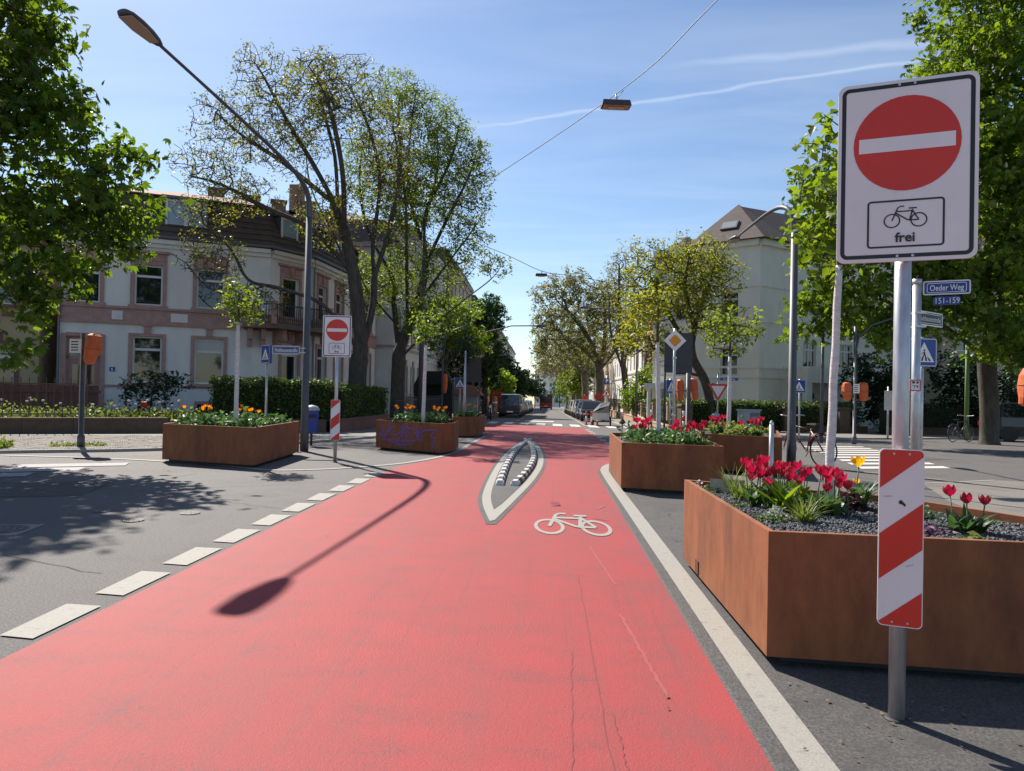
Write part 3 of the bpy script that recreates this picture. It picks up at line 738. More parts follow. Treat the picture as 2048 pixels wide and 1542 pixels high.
street_house('row_house', 'ochre rendered neighbour house at the left edge behind the chestnut leaves', [(-30, 18.2), (-20.35, 27.3), (-25, 37), (-38, 30)], 2, -.5, 3.3, yell, tiles, (5, ), (0,), ped=True, course=mat('stone_red', (.22, .11, .095), .9, (.17, .09, .08), 5, bump=.2))
street_house('row_house', 'white rendered town house directly behind the corner house', rect(-20, -9.6, 43.2, 53), 3, zg(46), 3.3, whitep, tiles, (2, 4), (0, 1), ped=True, course=stone)
street_house('row_house', 'grey white town house beyond the white one, left of street', rect(-20, -9.8, 53.5, 66), 4, zg(60), 3.1, plaster, slate, (2, 4), (0, 1), mansard=1.4)
hs = [(-9.2, 66.5, 82, 'beige town house far along the left side', beige), (-9.4, 96, 120, 'ochre town house far along the left side behind green trees', yell), (-9.0, 120.5, 138, 'tall beige town house far left with dark mansard roof', beige), (-9.2, 138.5, 160, 'pale far town house with small roof finial', whitep), (-9.3, 160.5, 190, 'farthest pale town house of the left row', plaster)]
for i, (x, y0, y1, lab, mm) in enumerate(hs):
    h, top = street_house('row_house', lab, rect(-22, x, y0, y1), 4, zg(y0), 3.2, mm, slate, (2, int((y1 - y0) / 3)), (0, 1), mansard=2.0, course=stone)
    if i == 3:
        c = MB(); c.lathe([(.9, 0), (.7, 1.2), (.1, 3.0), (.04, 4.2)], 8, (x - 1.5, y0 + 1.5, top + .5)); c.build('finial', slate, h)
street_house('row_house', 'cream building closing the far end of the street', [(-6, 300), (10, 300), (10, 312), (-6, 312)], 4, zg(300), 3.4, cream, tiles_r, (6,), (0,), mansard=0)
# fire wall gable above the corner house
gw = thing('gable_wall', 'bare grey fire wall with stepped chimneys rising behind corner house', 'wall')
c = MB(); P = [(0, 5), (6.5, 5), (6.5, 10.8), (4.3, 12.6), (2.2, 12.6), (0, 10.6)]
n = len(P); V = [(-19.0 + s, 43.9, z) for s, z in P] + [(-19.0 + s, 44.4, z) for s, z in P]
c.add(V, [tuple(range(n)), tuple(range(2 * n - 1, n - 1, -1))] + [(i, (i + 1) % n, n + (i + 1) % n, n + i) for i in range(n)]); c.build('gable', mat('render_old', (.33, .30, .28), .95, (.26, .235, .22), 2, 6, bump=.2), gw)
for x, z in ((-18.2, 11.6), (-16.2, 13.3), (-13.6, 12.6)):
    c = MB(); c.box((x, 44.2, z), (.8, .6, 1.9)); c.build('chimney', brickm, gw)

# ---- cream villa on the right
K = Vector((11.6, 40))
cv = thing('cream_villa', 'cream rendered corner villa with canted tower and steep dark hipped roof', 'house')
P0 = K + Vector((-.8, .6)) * 6.6; P1 = K; P2 = K + Vector((.8, .6)) * 2.1; P3 = P2 + Vector((-.42, .9)) * .0 + Vector((.906, .423)) * 9.0
P4 = P3 + Vector((-.423, .906)) * 9; P5 = P0 + Vector((.6, .8)) * 11
vp = [tuple(p) for p in (P0, P1, P2, P3, P4, P5)]
zb, zt = -.6, 10.2
b = MB(); vw = []
for i in range(6):
    w, l = edge(vp[i], vp[(i + 1) % 6]); holes = []
    if i == 0: holes = [(l - 2.25, l - 1.25, 5.9, 7.35), (l - 5.2, l - 4.2, 5.9, 7.35), (l - 5.2, l - 4.2, 2.6, 4.2), (l - 2.25, l - 1.25, 2.6, 4.2), (l - 5.2, l - 4.2, -.1, 1.4)]
    if i == 2: holes = [(1.5, 2.5, 3.1, 4.6), (4.3, 5.3, 3.1, 4.6), (1.7, 2.6, .2, 1.7), (4.3, 5.2, .2, 1.7), (1.5, 2.5, 6.2, 7.7), (4.3, 5.3, 6.2, 7.7)]
    wall_panel(b, vp[i], w.d, l, zb, zt, holes); vw.append((w, l))
    for h in holes: window(w, cv, *h, style='X' if i == 2 else 'T')
b.build('wall', cream, cv)
for i in range(3):
    w, l = vw[i]
    for z in (2.45, 3.0, 5.55, 7.55):
        c = MB(); e = .05 if i else 0; w.box(c, e, l - .05, z, z + .13, 0, .06); c.build('string_course', cream, cv)
    c = MB(); w.box(c, .04, l - .04, zt - .35, zt - .01, 0, .22); c.build('cornice', cream, cv)
rf = MB()
tw = [tuple(P0.lerp(K, .42)), tuple(P1), tuple(P2), tuple(P2 + Vector((-.42, .9)) * 4.5), tuple(P0.lerp(K, .42) + Vector((.6, .8)) * 5)]
e1 = off_poly(tw, -.45); n = len(e1); cx = sum(p[0] for p in tw) / n + .2; cy = sum(p[1] for p in tw) / n + .3
ridge = Vector((cx + 7, cy + 4))
ap = (cx - .3, cy - .1, zt + 2.75)
V = [(x, y, zt) for x, y in e1] + [ap]
rf.add(V, [(i, (i + 1) % n, n) for i in range(n)]); rf.add([(x, y, zt - .02) for x, y in e1], [tuple(range(n - 1, -1, -1))])
tr = rf.build('tower_roof', tiles, cv)
rf = MB(); e2 = off_poly([vp[2], vp[3], vp[4], (vp[5][0] + 3, vp[5][1] - 2)], -.4)
V = [(x, y, zt - .01) for x, y in e2] + [ap[:2] + (zt + 2.65,), (ridge.x, ridge.y, zt + 2.65)]
rf.add(V, [(0, 1, 5, 4), (1, 2, 5), (2, 3, 4, 5), (3, 0, 4)]); rf.build('main_roof', tiles, cv)
rf = MB(); e3 = off_poly([vp[0], tuple(P0.lerp(K, .42)), vp[5]], -.35); roof_rings(rf, [(e3, zt - .6), (off_poly([vp[0], tuple(P0.lerp(K, .42)), vp[5]], 1.5), zt + 1.0)]); rf.build('side_roof', tiles, cv)
# skylight on the tower roof
a_, b_ = Vector((*e1[0], zt)), Vector((*e1[1], zt)); apv = Vector(ap); u = (b_ - a_).normalized(); mid_ = (a_ + b_) / 2 + (apv - (a_ + b_) / 2) * .40; up_ = (apv - (a_ + b_) / 2).normalized(); nn = u.cross(up_)
c = MB(); q = [mid_ + u * x * .5 + up_ * y * .38 + nn * .1 for x, y in ((-1, -1), (1, -1), (1, 1), (-1, 1))]; q2 = [p - nn * .25 for p in q]
c.add(q2 + q, [(4, 5, 6, 7), (0, 1, 5, 4), (1, 2, 6, 5), (2, 3, 7, 6), (3, 0, 4, 7)]); o = c.build('skylight', slate, tr)
c = MB(); c.add([mid_ + u * x * .42 + up_ * y * .3 + nn * .106 for x, y in ((-1, -1), (1, -1), (1, 1), (-1, 1))], [(0, 1, 2, 3)]); c.build('pane', mat('sky_glass', (.30, .32, .33), .1, spec=.8), o)
w, l = vw[2]     # porch and balcony
c = MB(); w.box(c, .4, 6.2, 2.25, 2.5, 0, 1.5); w.box(c, .4, 6.2, 2.5, 3.15, 1.36, 1.5); w.box(c, .4, .54, 2.5, 3.15, 0, 1.36); bal = c.build('balcony', cream, cv)
for s in (.6, 3.3, 6.0):
    c = MB(); w.box(c, s - .18, s + .18, -.6, 2.25, 1.1, 1.46); c.build('porch_column', cream, cv)
w, l = vw[0]     # pale columned porch on the street front
for s in (.25, 1.0, 1.75):
    c = MB(); c.lathe([(.17, 0), (.15, .15), (.14, 2.2), (.2, 2.35)], 10, w.at(s, -.6, .8)); c.build('porch_column', whitep, cv)
c = MB(); w.box(c, 0, 2.1, 1.76, 2.1, 0, 1.05); c.build('porch_roof', whitep, cv)
street_house('row_house', 'terracotta rendered house behind the plane trees on the right', rect(8.8, 20, 56, 66), 3, zg(58), 3.3, terra, tiles, (3, 4), (0, 3), mansard=1.5, course=stone)
hs = [(9.0, 68, 84, 'grey town house among plane trees right of street', plaster), (9.2, 86, 104, 'white town house behind plane trees right of street', whitep), (9.2, 106, 150, 'long beige block far along the right side', beige), (9.4, 152, 200, 'farthest pale block of the right row', whitep)]
for x, y0, y1, lab, mm in hs: street_house('row_house', lab, rect(x, 21, y0, y1), 3, zg(y0), 3.2, mm, tiles, (3, int((y1 - y0) / 3)), (0, 3), mansard=1.6, course=stone)
street_house('row_house', 'shaded villa behind the large chestnut at the right', [(23, 43), (36, 49), (32, 58), (19, 52)], 3, zg(45), 3.2, beige, tiles, (4,), (0,), mansard=0)
street_house('row_house', 'dim house at the far right behind the chestnut', [(38, 48), (54, 55), (50, 66), (34, 58)], 3, zg(45), 3.2, plaster, tiles, (4,), (0,), mansard=0)

# ================================================================ trees and plants
def rot_mats(rs, n, up=.5, down=0.):
    """random frames: leaf axis roughly level or drooping, leaf face roughly up"""
    az = rs.rand(n) * 2 * PI; el = rs.normal(-.25 - down, .45, n)
    y = np.stack([np.cos(az) * np.cos(el), np.sin(az) * np.cos(el), np.sin(el)], 1)
    z = np.stack([rs.normal(0, .55, n), rs.normal(0, .55, n), np.abs(rs.normal(up, .5, n)) + .05], 1)
    x = np.cross(y, z); x /= np.linalg.norm(x, axis=1, keepdims=True) + 1e-9
    z = np.cross(x, y)
    return np.stack([x, y, z], 2)
SIMPLE = (np.array([(0, 0, 0), (.28, .45, .09), (0, 1, -.06), (-.28, .45, .09)]), [(0, 1, 2), (0, 2, 3)])
def palmate(k=5):
    V = [(0, 0, 0)]; F = []
    for i in range(k):
        a = (i - (k - 1) / 2) * (2.0 / k * 1.25); L_ = 1 - .16 * abs(i - (k - 1) / 2); c, s_ = math.cos(a), math.sin(a); n = len(V)
        for x, y, z in ((.17, .62, .03), (0, 1, -.24), (-.17, .62, .03)): V.append(((x * c + y * s_) * L_, (y * c - x * s_) * L_, z * L_))
        F += [(0, n, n + 1), (0, n + 1, n + 2)]
    return np.array(V), F
PALM = palmate(5)
def leaves(rs, pos, size, tmpl, up=.5, down=0.):
    T_, F_ = tmpl; n = len(pos); k = len(T_)
    M_ = rot_mats(rs, n, up, down); sc = size * (.65 + .7 * rs.rand(n))
    V = np.einsum('nij,kj->nki', M_, T_) * sc[:, None, None] + pos[:, None, :]
    F = np.asarray(F_, np.int32)[None] + (np.arange(n, dtype=np.int32) * k)[:, None, None]
    return V.reshape(-1, 3), F.reshape(-1, 3)

def grow(seed, stems, lobes, npts, rbase, step=.4, rtip=.006, bias=.22, power=1.85, bow=.10):
    rs = np.random.RandomState(seed)
    cap = npts * 16 + 4000
    P = np.zeros((cap, 3)); par = np.full(cap, -1, int); pl = np.zeros(cap); n = 0
    for st in stems:
        pts = np.array(spline([tuple(p) for p in st], 5)); prev = -1
        if n:
            prev = int(np.argmin(((P[:n] - pts[0]) ** 2).sum(1)))
        for p in pts:
            if prev >= 0 and np.linalg.norm(p - P[prev]) < step * .45: continue
            P[n] = p; par[n] = prev; pl[n] = (pl[prev] + np.linalg.norm(p - P[prev])) if prev >= 0 else 0; prev = n; n += 1
    n0 = n
    lb = np.array([(l + (l[3],))[:6] if len(l) == 5 else l for l in lobes], float)
    if lb.shape[1] == 5: lb = np.hstack([lb, lb[:, 3:4]])
    # columns: x y z rx rz ry
    vol = (lb[:, 3] * lb[:, 4] * lb[:, 5]) ** .8; pick = rs.choice(len(lb), npts, p=vol / vol.sum())
    d = rs.normal(size=(npts, 3)); d /= np.linalg.norm(d, axis=1, keepdims=True); d *= (rs.rand(npts) ** .42)[:, None]
    tgt = lb[pick, :3] + d * lb[pick][:, [3, 5, 4]]
    dist = np.array([np.sqrt(((P[:n0] - t) ** 2).sum(1).min()) for t in tgt])
    order = np.argsort(dist + rs.rand(npts) * .8)
    tips = []
    for i in order:
        t = tgt[i]; dd = np.sqrt(((P[:n] - t) ** 2).sum(1)); j = int(np.argmin(dd + bias * pl[:n])); L_ = dd[j]
        if L_ < .05: continue
        k = max(1, int(L_ / step)); v = t - P[j]
        base = P[j] - P[par[j]] if par[j] >= 0 else np.array((0, 0, 1.)); base = base / (np.linalg.norm(base) + 1e-9) * L_
        sag = rs.normal(size=3) * bow * L_; prev = j; p0 = P[j].copy()
        for q in range(1, k + 1):
            u = q / k; p = p0 + v * u + (base - v) * .45 * u * (1 - u) ** 2 + sag * math.sin(PI * u) * .6
            if n >= cap: break
            P[n] = p; par[n] = prev; pl[n] = pl[prev] + np.linalg.norm(p - P[prev]); prev = n; n += 1
        tips.append(prev)
    a = np.zeros(n); 
    for i in tips: a[i] += 1
    ch = [[] for _ in range(n)]
    for i in range(n - 1, -1, -1):
        if a[i] == 0: a[i] = .5
        if par[i] >= 0: a[par[i]] += a[i] if a[i] >= .5 else 0; ch[par[i]].append(i)
    amax = a[0] if a[0] > 0 else a.max()
    r = rtip + (rbase - rtip) * (np.clip(a - .5, 0, None) / amax) ** (1 / power)
    return P[:n], par[:n], r, a, ch, np.array(tips)
def branch_mesh(name, P, par, r, a, ch, mat_, flare=1.25):
    mb = MB(); stack = [(0, -1)]; done = set()
    roots = [i for i in range(len(P)) if par[i] < 0]; stack = [(i, -1) for i in roots]
    while stack:
        i, p = stack.pop(); chain = [p] if p >= 0 else []
        while True:
            chain.append(i)
            if not ch[i]: break
            c = sorted(ch[i], key=lambda q: -a[q])
            for q in c[1:]: stack.append((q, i))
            i = c[0]
        if len(chain) < 2: continue
        rr = [r[q] for q in chain]
        if p >= 0: rr[0] = min(rr[0], rr[1] * 1.15)
        else: rr[0] *= flare
        n = 9 if rr[0] > .12 else (6 if rr[0] > .035 else (4 if rr[0] > .014 else 3))
        mb.tube([P[q] for q in chain], rr, n, cap=False)
    return mb.mesh(name, mat_, smooth=True)
def tree(name, label, stems, lobes, npts, rbase, seed, barkm, leafm, nleaf, lsize, tmpl=SIMPLE, group=None, cat='tree', spread=.35, bias=.22, step=.4, rtip=.006, up=.5, down=0., bow=.1, inner=0.25, flower=None, power=1.5, clump=6):
    t = thing(name, label, cat, stems[0][0], group=group); base = np.array(stems[0][0])
    P, par, r, a, ch, tips = grow(seed, stems, lobes, npts, rbase, step, rtip, bias, power, bow=bow)
    P = P - base
    from_mesh('trunk', branch_mesh('trunk', P, par, r, a, ch, barkm), t)
    rs = np.random.RandomState(seed + 7)
    if nleaf:
        w = np.where(a <= 2, 1.0, 0.); w[tips] += 2.0; w += np.where((a > 2) & (a < 8), inner, 0); w[:2] = 0
        idx = np.repeat(rs.choice(len(P), nleaf // clump, p=w / w.sum()), clump); nleaf = len(idx); pos = P[idx] + np.repeat(rs.normal(size=(nleaf // clump, 3)) * spread * .3, clump, 0) + rs.normal(size=(nleaf, 3)) * spread * np.array((1, 1, .7)) * .34
        V, F = leaves(rs, pos, lsize, tmpl, up, down); from_mesh('crown', np_mesh('crown', V, F, leafm), t)
    if flower:
        nf, fm, fs = flower; idx = rs.choice(tips, nf); fp = P[idx]; mb = MB()
        for p in fp: mb.lathe([(.02 * fs, 0), (.30 * fs, .25 * fs), (.2 * fs, .7 * fs), (.03 * fs, 1.2 * fs)], 5, (p[0], p[1], p[2] + .05))
        mb.build('blossom', fm, t)
    return t

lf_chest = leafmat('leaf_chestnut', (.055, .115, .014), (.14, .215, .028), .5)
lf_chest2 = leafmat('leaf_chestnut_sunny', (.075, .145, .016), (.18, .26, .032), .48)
lf_sparse = leafmat('leaf_young', (.10, .125, .02), (.19, .20, .035), .5, c3=(.16, .11, .04))
lf_green = leafmat('leaf_fresh', (.09, .145, .02), (.18, .235, .035), .52)
lf_yellow = leafmat('leaf_yellowgreen', (.15, .20, .026), (.27, .285, .04), .48, c3=(.26, .19, .04))
lf_plane = leafmat('leaf_plane', (.12, .14, .045), (.20, .21, .07), .45, c3=(.20, .15, .05))
lf_dark = leafmat('leaf_dark', (.012, .035, .012), (.03, .065, .018), .25)
lf_ivy = leafmat('leaf_ivy', (.03, .08, .022), (.065, .135, .035), .35)
lf_hedge = leafmat('leaf_hedge', (.035, .07, .014), (.11, .165, .035), .35)
lf_lime = leafmat('leaf_lime', (.10, .18, .02), (.19, .27, .035), .5)

# the large twin-stemmed tree behind the hedge on the left
g = zg(29)
tree('broadleaf_tree', 'tall sparse spring tree with ivy-flecked trunk right of the left no-entry sign',
     [[(-7.97, 29, g), (-7.95, 29, 1.2), (-7.9, 29, 2.3), (-7.81, 29, 3.3), (-8.0, 29, 5.0), (-8.3, 29, 6.8), (-9.0, 29.1, 8.9), (-9.9, 29, 10.6), (-11.0, 28.8, 12.4), (-12.0, 28.7, 14.2)],
      [(-7.88, 29, 2.6), (-7.45, 29.5, 5.1), (-7.6, 29.8, 7.6), (-7.4, 30, 10.3), (-7.9, 29.8, 12.6), (-8.7, 29.5, 14.2)],
      [(-7.85, 29, 3.0), (-9.24, 28.4, 4.8), (-10.9, 28, 5.4), (-12.1, 27.8, 5.7), (-12.8, 27.7, 6.9), (-13.9, 27.6, 7.9)],
      [(-8.2, 29, 6.2), (-9.8, 28.6, 7.9), (-11.8, 28.5, 8.8), (-13.6, 28.4, 9.7), (-14.8, 28.3, 10.0)],
      [(-8.6, 29, 7.9), (-8.4, 27.8, 10.2), (-8.8, 27.0, 12.6), (-9.6, 26.8, 14.0)], [(-9.2, 29, 9.2), (-11.0, 28.5, 10.6), (-12.6, 28.3, 11.6), (-13.8, 28.2, 12.6)],
      [(-8.1, 29, 5.4), (-9.4, 30.2, 8.0), (-10.6, 30.6, 10.2), (-11.0, 30.8, 12.4)], [(-7.5, 29.6, 6.0), (-6.7, 29.4, 8.6), (-6.5, 29.6, 10.8), (-6.9, 29.8, 12.9)],
      [(-8.9, 29, 8.7), (-9.2, 29.4, 11.2), (-9.8, 29.4, 13.4), (-10.0, 29.3, 15.0)], [(-11.4, 28, 5.55), (-12.4, 27.2, 5.0), (-13.4, 27, 5.3), (-14.2, 26.9, 6.2)]],
     [(-13.4, 28.5, 12.0, 1.5, 1.6, 2.0), (-14.4, 28.3, 10.4, 1.3, 1.0, 1.6), (-12.1, 28.7, 14.3, 1.5, 1.2, 1.6), (-9.8, 29, 14.2, 1.4, 1.3, 2.0), (-11, 28.5, 11.8, 1.8, 1.7, 2.5), (-12.8, 28.6, 9.4, 1.5, 1.0, 1.8), (-14.3, 28.2, 8.6, 1.2, .8, 1.5), (-8.3, 29, 13.6, 1.7, 1.6, 2.5), (-13.6, 27.5, 6.6, 1.5, 1.1, 1.2), (-11.8, 28, 5.0, 1.4, .8, 1.0), (-9.2, 28.8, 8.6, 1.6, 1.6, 2.0), (-7.0, 29.8, 11.3, 1.5, 2.0, 2.5), (-9.2, 26.9, 12.4, 1.6, 1.8, 1.5), (-6.7, 29.6, 8.6, 1.0, 1.4, 1.4)],
     4600, .37, 11, barkd, lf_sparse, 17000, .115, spread=.32, bias=.05, rtip=.010, power=1.5, step=.3, clump=6)
g = zg(34)
tree('broadleaf_tree', 'tall fresh green spring tree between the white houses and the street lane',
     [[(-7.35, 34, g), (-7.32, 34, 1.0), (-7.29, 34, 2.4), (-7.2, 34, 3.5), (-6.5, 34, 5.4), (-6.1, 34, 7.2), (-6.2, 34, 9.4), (-5.6, 34, 12.0), (-5.7, 34, 14.4)],
      [(-7.26, 34, 3.2), (-7.8, 34.6, 6.4), (-8.1, 34.8, 9.4), (-7.6, 35, 12.0), (-7.8, 35, 15.6)], [(-7.25, 34, 2.9), (-5.56, 33.6, 4.5), (-4.12, 33.4, 5.7), (-2.81, 33.2, 6.7), (-2.2, 33, 7.5)],
      [(-6.15, 34, 7.3), (-5.0, 33.2, 9.4), (-4.0, 32.8, 11.2), (-3.6, 32.8, 12.4)], [(-6.9, 34, 4.4), (-6.7, 32.6, 7), (-6.6, 31.6, 9.8), (-6.9, 31.2, 12)],
      [(-6.2, 34, 8.4), (-6.9, 33.6, 11), (-6.8, 33.4, 13.8), (-6.6, 33.4, 15.6)], [(-6.4, 34, 5.6), (-4.9, 33.2, 7.4), (-3.8, 33, 8.8), (-3.2, 33, 9.8)], [(-7.9, 34.6, 7.2), (-9.0, 34.2, 9.2), (-9.4, 34, 11.6), (-9.2, 34, 13.6)],
      [(-5.9, 34, 10.6), (-4.9, 33.6, 12.4), (-4.5, 33.4, 14)], [(-7.5, 34.2, 4.6), (-8.8, 33.6, 6.2), (-9.4, 33.4, 7.6)]],
     [(-6, 34, 14, 1.9, 1.8, 2.4), (-4.9, 33.6, 12.6, 1.7, 1.7, 2.2), (-7.6, 34.6, 15.8, 1.8, 1.3, 2), (-6.9, 34, 10.8, 2.6, 2.1, 3), (-4.2, 33.2, 10.4, 1.4, 1.7, 2), (-3.9, 33.4, 8.2, 1.4, 1.4, 1.8), (-6.4, 33.8, 7.0, 2.6, 1.7, 2.6), (-8.8, 34, 6.4, 1.3, 1.7, 2), (-2.6, 33, 7.2, .8, .7, .8), (-5.6, 33.4, 5.0, 1.8, 1.1, 1.5), (-3.6, 33.2, 12.0, 1.0, 1.2, 1.5), (-6.6, 31.6, 10.4, 1.8, 2.0, 1.2), (-9.2, 34, 12.4, 1.3, 2.0, 1.8)],
     4200, .34, 12, barkd, lf_green, 36000, .12, spread=.32, bias=.05, rtip=.010, power=1.5, step=.3, clump=6)
# chestnut reaching in from the left edge
tree('chestnut_tree', 'chestnut tree whose leafy boughs reach in at the upper left edge',
     [[(-14.6, 14.3, .08), (-14.6, 14.3, 1.5), (-14.5, 14.2, 3.0), (-14.1, 14.0, 5.0), (-13.5, 13.8, 7.5), (-13.0, 13.6, 10)],
      [(-14.4, 14.2, 3.2), (-12.6, 13.8, 3.9), (-11.0, 13.4, 4.3), (-9.4, 13.1, 4.6), (-8.2, 12.9, 4.7)],
      [(-14.1, 14, 4.6), (-12.4, 13.5, 5.6), (-10.6, 13.1, 6.4), (-9.2, 12.9, 6.7)],
      [(-14.4, 14.2, 3.0), (-12.6, 13.4, 3.1), (-11, 13, 3.1), (-9.6, 12.8, 3.0)],
      [(-14.4, 14.2, 2.6), (-12.6, 12.9, 2.4), (-11.2, 12.6, 2.2), (-9.9, 12.5, 2.1)],
      [(-14.1, 14.0, 5), (-12.2, 12.6, 7), (-10.6, 12.4, 8.0)]],
     [(-10.2, 13, 7.3, .8, 1.3, 1.2), (-9.7, 13, 6.5, .9, .55, 1), (-8.9, 13, 6.75, .42, .28, .5), (-9.1, 13, 5.6, 1.1, .55, 1.1), (-8.0, 13, 5.6, .62, .36, .6), (-10, 13, 4.9, 1.2, .8, 1.3), (-8.3, 13, 5.0, 1.0, .5, 1), (-8.55, 13, 4.3, 1.0, .55, 1), (-8.0, 12.9, 3.75, .55, .3, .6), (-9.6, 13, 3.7, 1.0, .6, 1), (-8.75, 12.9, 3.1, .45, .2, .5), (-10.2, 12.9, 2.9, .6, .35, .6), (-10.2, 12.9, 8.4, .8, .9, 1.2), (-9.9, 12.5, 2.02, .42, .22, .4), (-12, 13, 6, 2, 2.5, 2.4), (-12.5, 13, 9, 2.2, 1.8, 2.5), (-12, 12.8, 3.6, 1.4, .9, 1.4), (-14.5, 13.5, 8, 2, 2.5, 2)],
     1500, .34, 21, barkd, lf_chest, 13500, .165, tmpl=PALM, spread=.42, bias=.2, down=.15, flower=(40, mat('chestnut_blossom', (.42, .30, .24), .8, (.30, .24, .16), 30), .14))
# chestnut at the right, dense
gg = zg(27)
tree('chestnut_tree', 'big dense chestnut in blossom filling the right edge behind the large sign',
     [[(16.3, 27.2, gg), (16.3, 27.2, 1.2), (16.2, 27.2, 2.6), (16.1, 27.1, 4.5), (16.0, 27, 8), (16, 27, 12), (16, 27, 15)],
      [(16.2, 27.2, 3), (14, 26.4, 4.2), (12, 26, 4.9), (10.4, 25.6, 5.4), (9.3, 25.4, 6.0)], [(16.1, 27, 5), (14.2, 26, 7.5), (12.8, 25.6, 10), (12.6, 25.5, 12)],
      [(16.1, 27, 4.5), (13.4, 26.4, 7.0), (11, 26, 8.6), (9.4, 25.8, 9.6)], [(16.2, 27.2, 3.4), (15, 24.5, 5), (14.5, 23.6, 6)], [(16.1, 27.2, 4), (18.5, 26, 7), (20, 25.5, 10)]],
     [(15, 25.3, 13.4, 2.2, 2.0, 2.5), (13.6, 25.2, 11.7, 1.5, 1.6, 2), (14.6, 25, 10, 2.3, 2.1, 2.5), (15.3, 24.8, 7, 2.2, 2.0, 2.2), (13.7, 25, 5.6, 1.5, 1.1, 1.8), (14.7, 24.6, 4.3, 1.6, .9, 1.6), (9.5, 25.4, 6.6, 1.2, 1.3, 1.6), (10.4, 25.3, 4.9, 1.4, 1.0, 1.6), (9.4, 25.3, 4.2, 1.0, .8, 1.2), (11.2, 25.2, 3.9, 1.1, .9, 1.4), (9.4, 25.6, 9.2, 1.0, 1.4, 1.4), (12.1, 25.2, 4.3, 1.1, 1, 1.4), (15.4, 24.6, 3.4, 1.5, .8, 1.5), (11.4, 26, 8, 2, 1.8, 2.4), (17.5, 25.5, 9, 2.5, 4, 2.5), (18, 25.5, 5, 2.2, 2, 2), (16, 26, 16, 3, 1.8, 3), (12.2, 25.6, 6.6, 1.6, 1.4, 2), (20, 26, 12, 2.5, 3, 2.5)],
     2400, .32, 22, barkd, lf_chest2, 33000, .205, tmpl=PALM, spread=.55, bias=.2, down=.1, flower=(330, mat('chestnut_candle', (.50, .40, .26), .8, (.42, .28, .18), 30), .17))
# the yellow-green maple on the right corner
tree('maple_tree', 'yellow-green young maple leaning over the right hedge corner',
     [[(7.75, 34, zg(34)), (7.7, 34, .6), (7.35, 34, 2.1), (6.7, 34, 3.5), (7.0, 33.8, 5.4), (7.5, 33.6, 6.9)], [(6.75, 34, 3.4), (5.7, 33.8, 5.0), (4.7, 33.6, 6.9)], [(7.3, 34, 2.3), (6.2, 33.4, 2.6), (5.0, 33.0, 3.6)], [(6.8, 34, 4.6), (6.2, 33.2, 6.4), (6.3, 33, 7.6)]],
     [(4.5, 33.3, 7.6, 1.3, 1.1, 1.4), (6.8, 33.3, 8.0, 1.6, .9, 1.6), (7.7, 33.3, 6.8, 1.15, 1.3, 1.4), (4.2, 33.2, 5.8, 1.1, 1.1, 1.3), (5.7, 33.2, 5.6, 1.8, 1.3, 1.6), (3.75, 33, 4.0, .8, 1.1, 1), (7.75, 33.3, 5.0, 1.3, 1.1, 1.3), (5.1, 33, 3.7, .95, .9, 1), (6.15, 33.2, 6.8, 1.8, 1.3, 1.6)],
     1100, .22, 31, barkd, lf_yellow, 12500, .14, spread=.40, bias=.10, rtip=.011, power=1.7)
# plane trees along the right side
def plane(x, y, s, seed, lab, n=8000):
    z = zg(y); f = lambda a, b, c: (x + a * s, y + b * s, z + c * s)
    tree('plane_tree', lab, [[f(0, 0, 0), f(0, 0, 2), f(-.1, 0, 4.2), f(-1.0, -.3, 7), f(-2.6, -.8, 9.2), f(-4.2, -1.4, 10.6)], [f(-.1, 0, 4), f(.3, -.5, 7), f(.2, -1, 10.5), f(-.3, -1, 12.6)], [f(0, 0, 4.4), f(1.6, -.6, 6.8), f(2.4, -1, 9.6)], [f(-.3, 0, 5), f(-2.2, -1.6, 6.6), f(-3.6, -2.4, 7)]],
         [tuple(v) for v in [(*f(-5, -1.5, 10.4), 2 * s, 2.3 * s, 2.2 * s), (*f(-3, -1.2, 12), 2.4 * s, 1.9 * s, 2.4 * s), (*f(-1, -1, 10), 3 * s, 2.8 * s, 3 * s), (*f(-4, -1.5, 7), 2.3 * s, 2.4 * s, 2.2 * s), (*f(-1, -1, 6.4), 2.8 * s, 1.8 * s, 2.6 * s), (*f(1, -1, 10.6), 2.2 * s, 2.8 * s, 2.4 * s), (*f(2.4, -.8, 7.5), 1.6 * s, 2.2 * s, 2 * s), (*f(-5.6, -1.5, 7.4), 1.2 * s, 2.3 * s, 1.6 * s)]],
         900, .44 * s, seed, barkg, lf_plane, int(n * 1.4), .20 * s, spread=.45, bias=.18, rtip=.016, group='plane trees along the right side')
plane(5.0, 70, 1.05, 41, 'nearest tall olive-leaved plane tree overhanging the street', 13000)
plane(4.7, 92, 1.05, 42, 'second plane tree down the right side of the street', 9500)
plane(4.9, 118, 1.1, 43, 'third plane tree down the right side of the street', 6500)
plane(5.2, 150, 1.15, 44, 'farthest plane tree down the right side of the street', 5000)
tree('bare_tree', 'dark nearly bare upright tree behind the maple on the right', [[(6.3, 58, zg(58)), (6.2, 58, 2), (5.9, 58, 4.5), (5.6, 58, 8), (5.5, 58, 12)], [(6, 58, 3.5), (6.6, 58, 7), (6.8, 58, 10.5)], [(6, 58, 3.2), (4.9, 57.8, 6.5), (4.7, 57.6, 9.5)]],
     [(5.4, 58, 10.4, 1.5, 2.6, 1.6), (5.0, 58, 7.6, 1.6, 2.4, 1.5), (6.4, 58, 8.6, 1.3, 3.0, 1.5), (5.9, 58, 12.4, 1.0, 1.6, 1)], 800, .26, 51, barkd, lf_sparse, 2200, .16, spread=.3, bias=.1, rtip=.011)
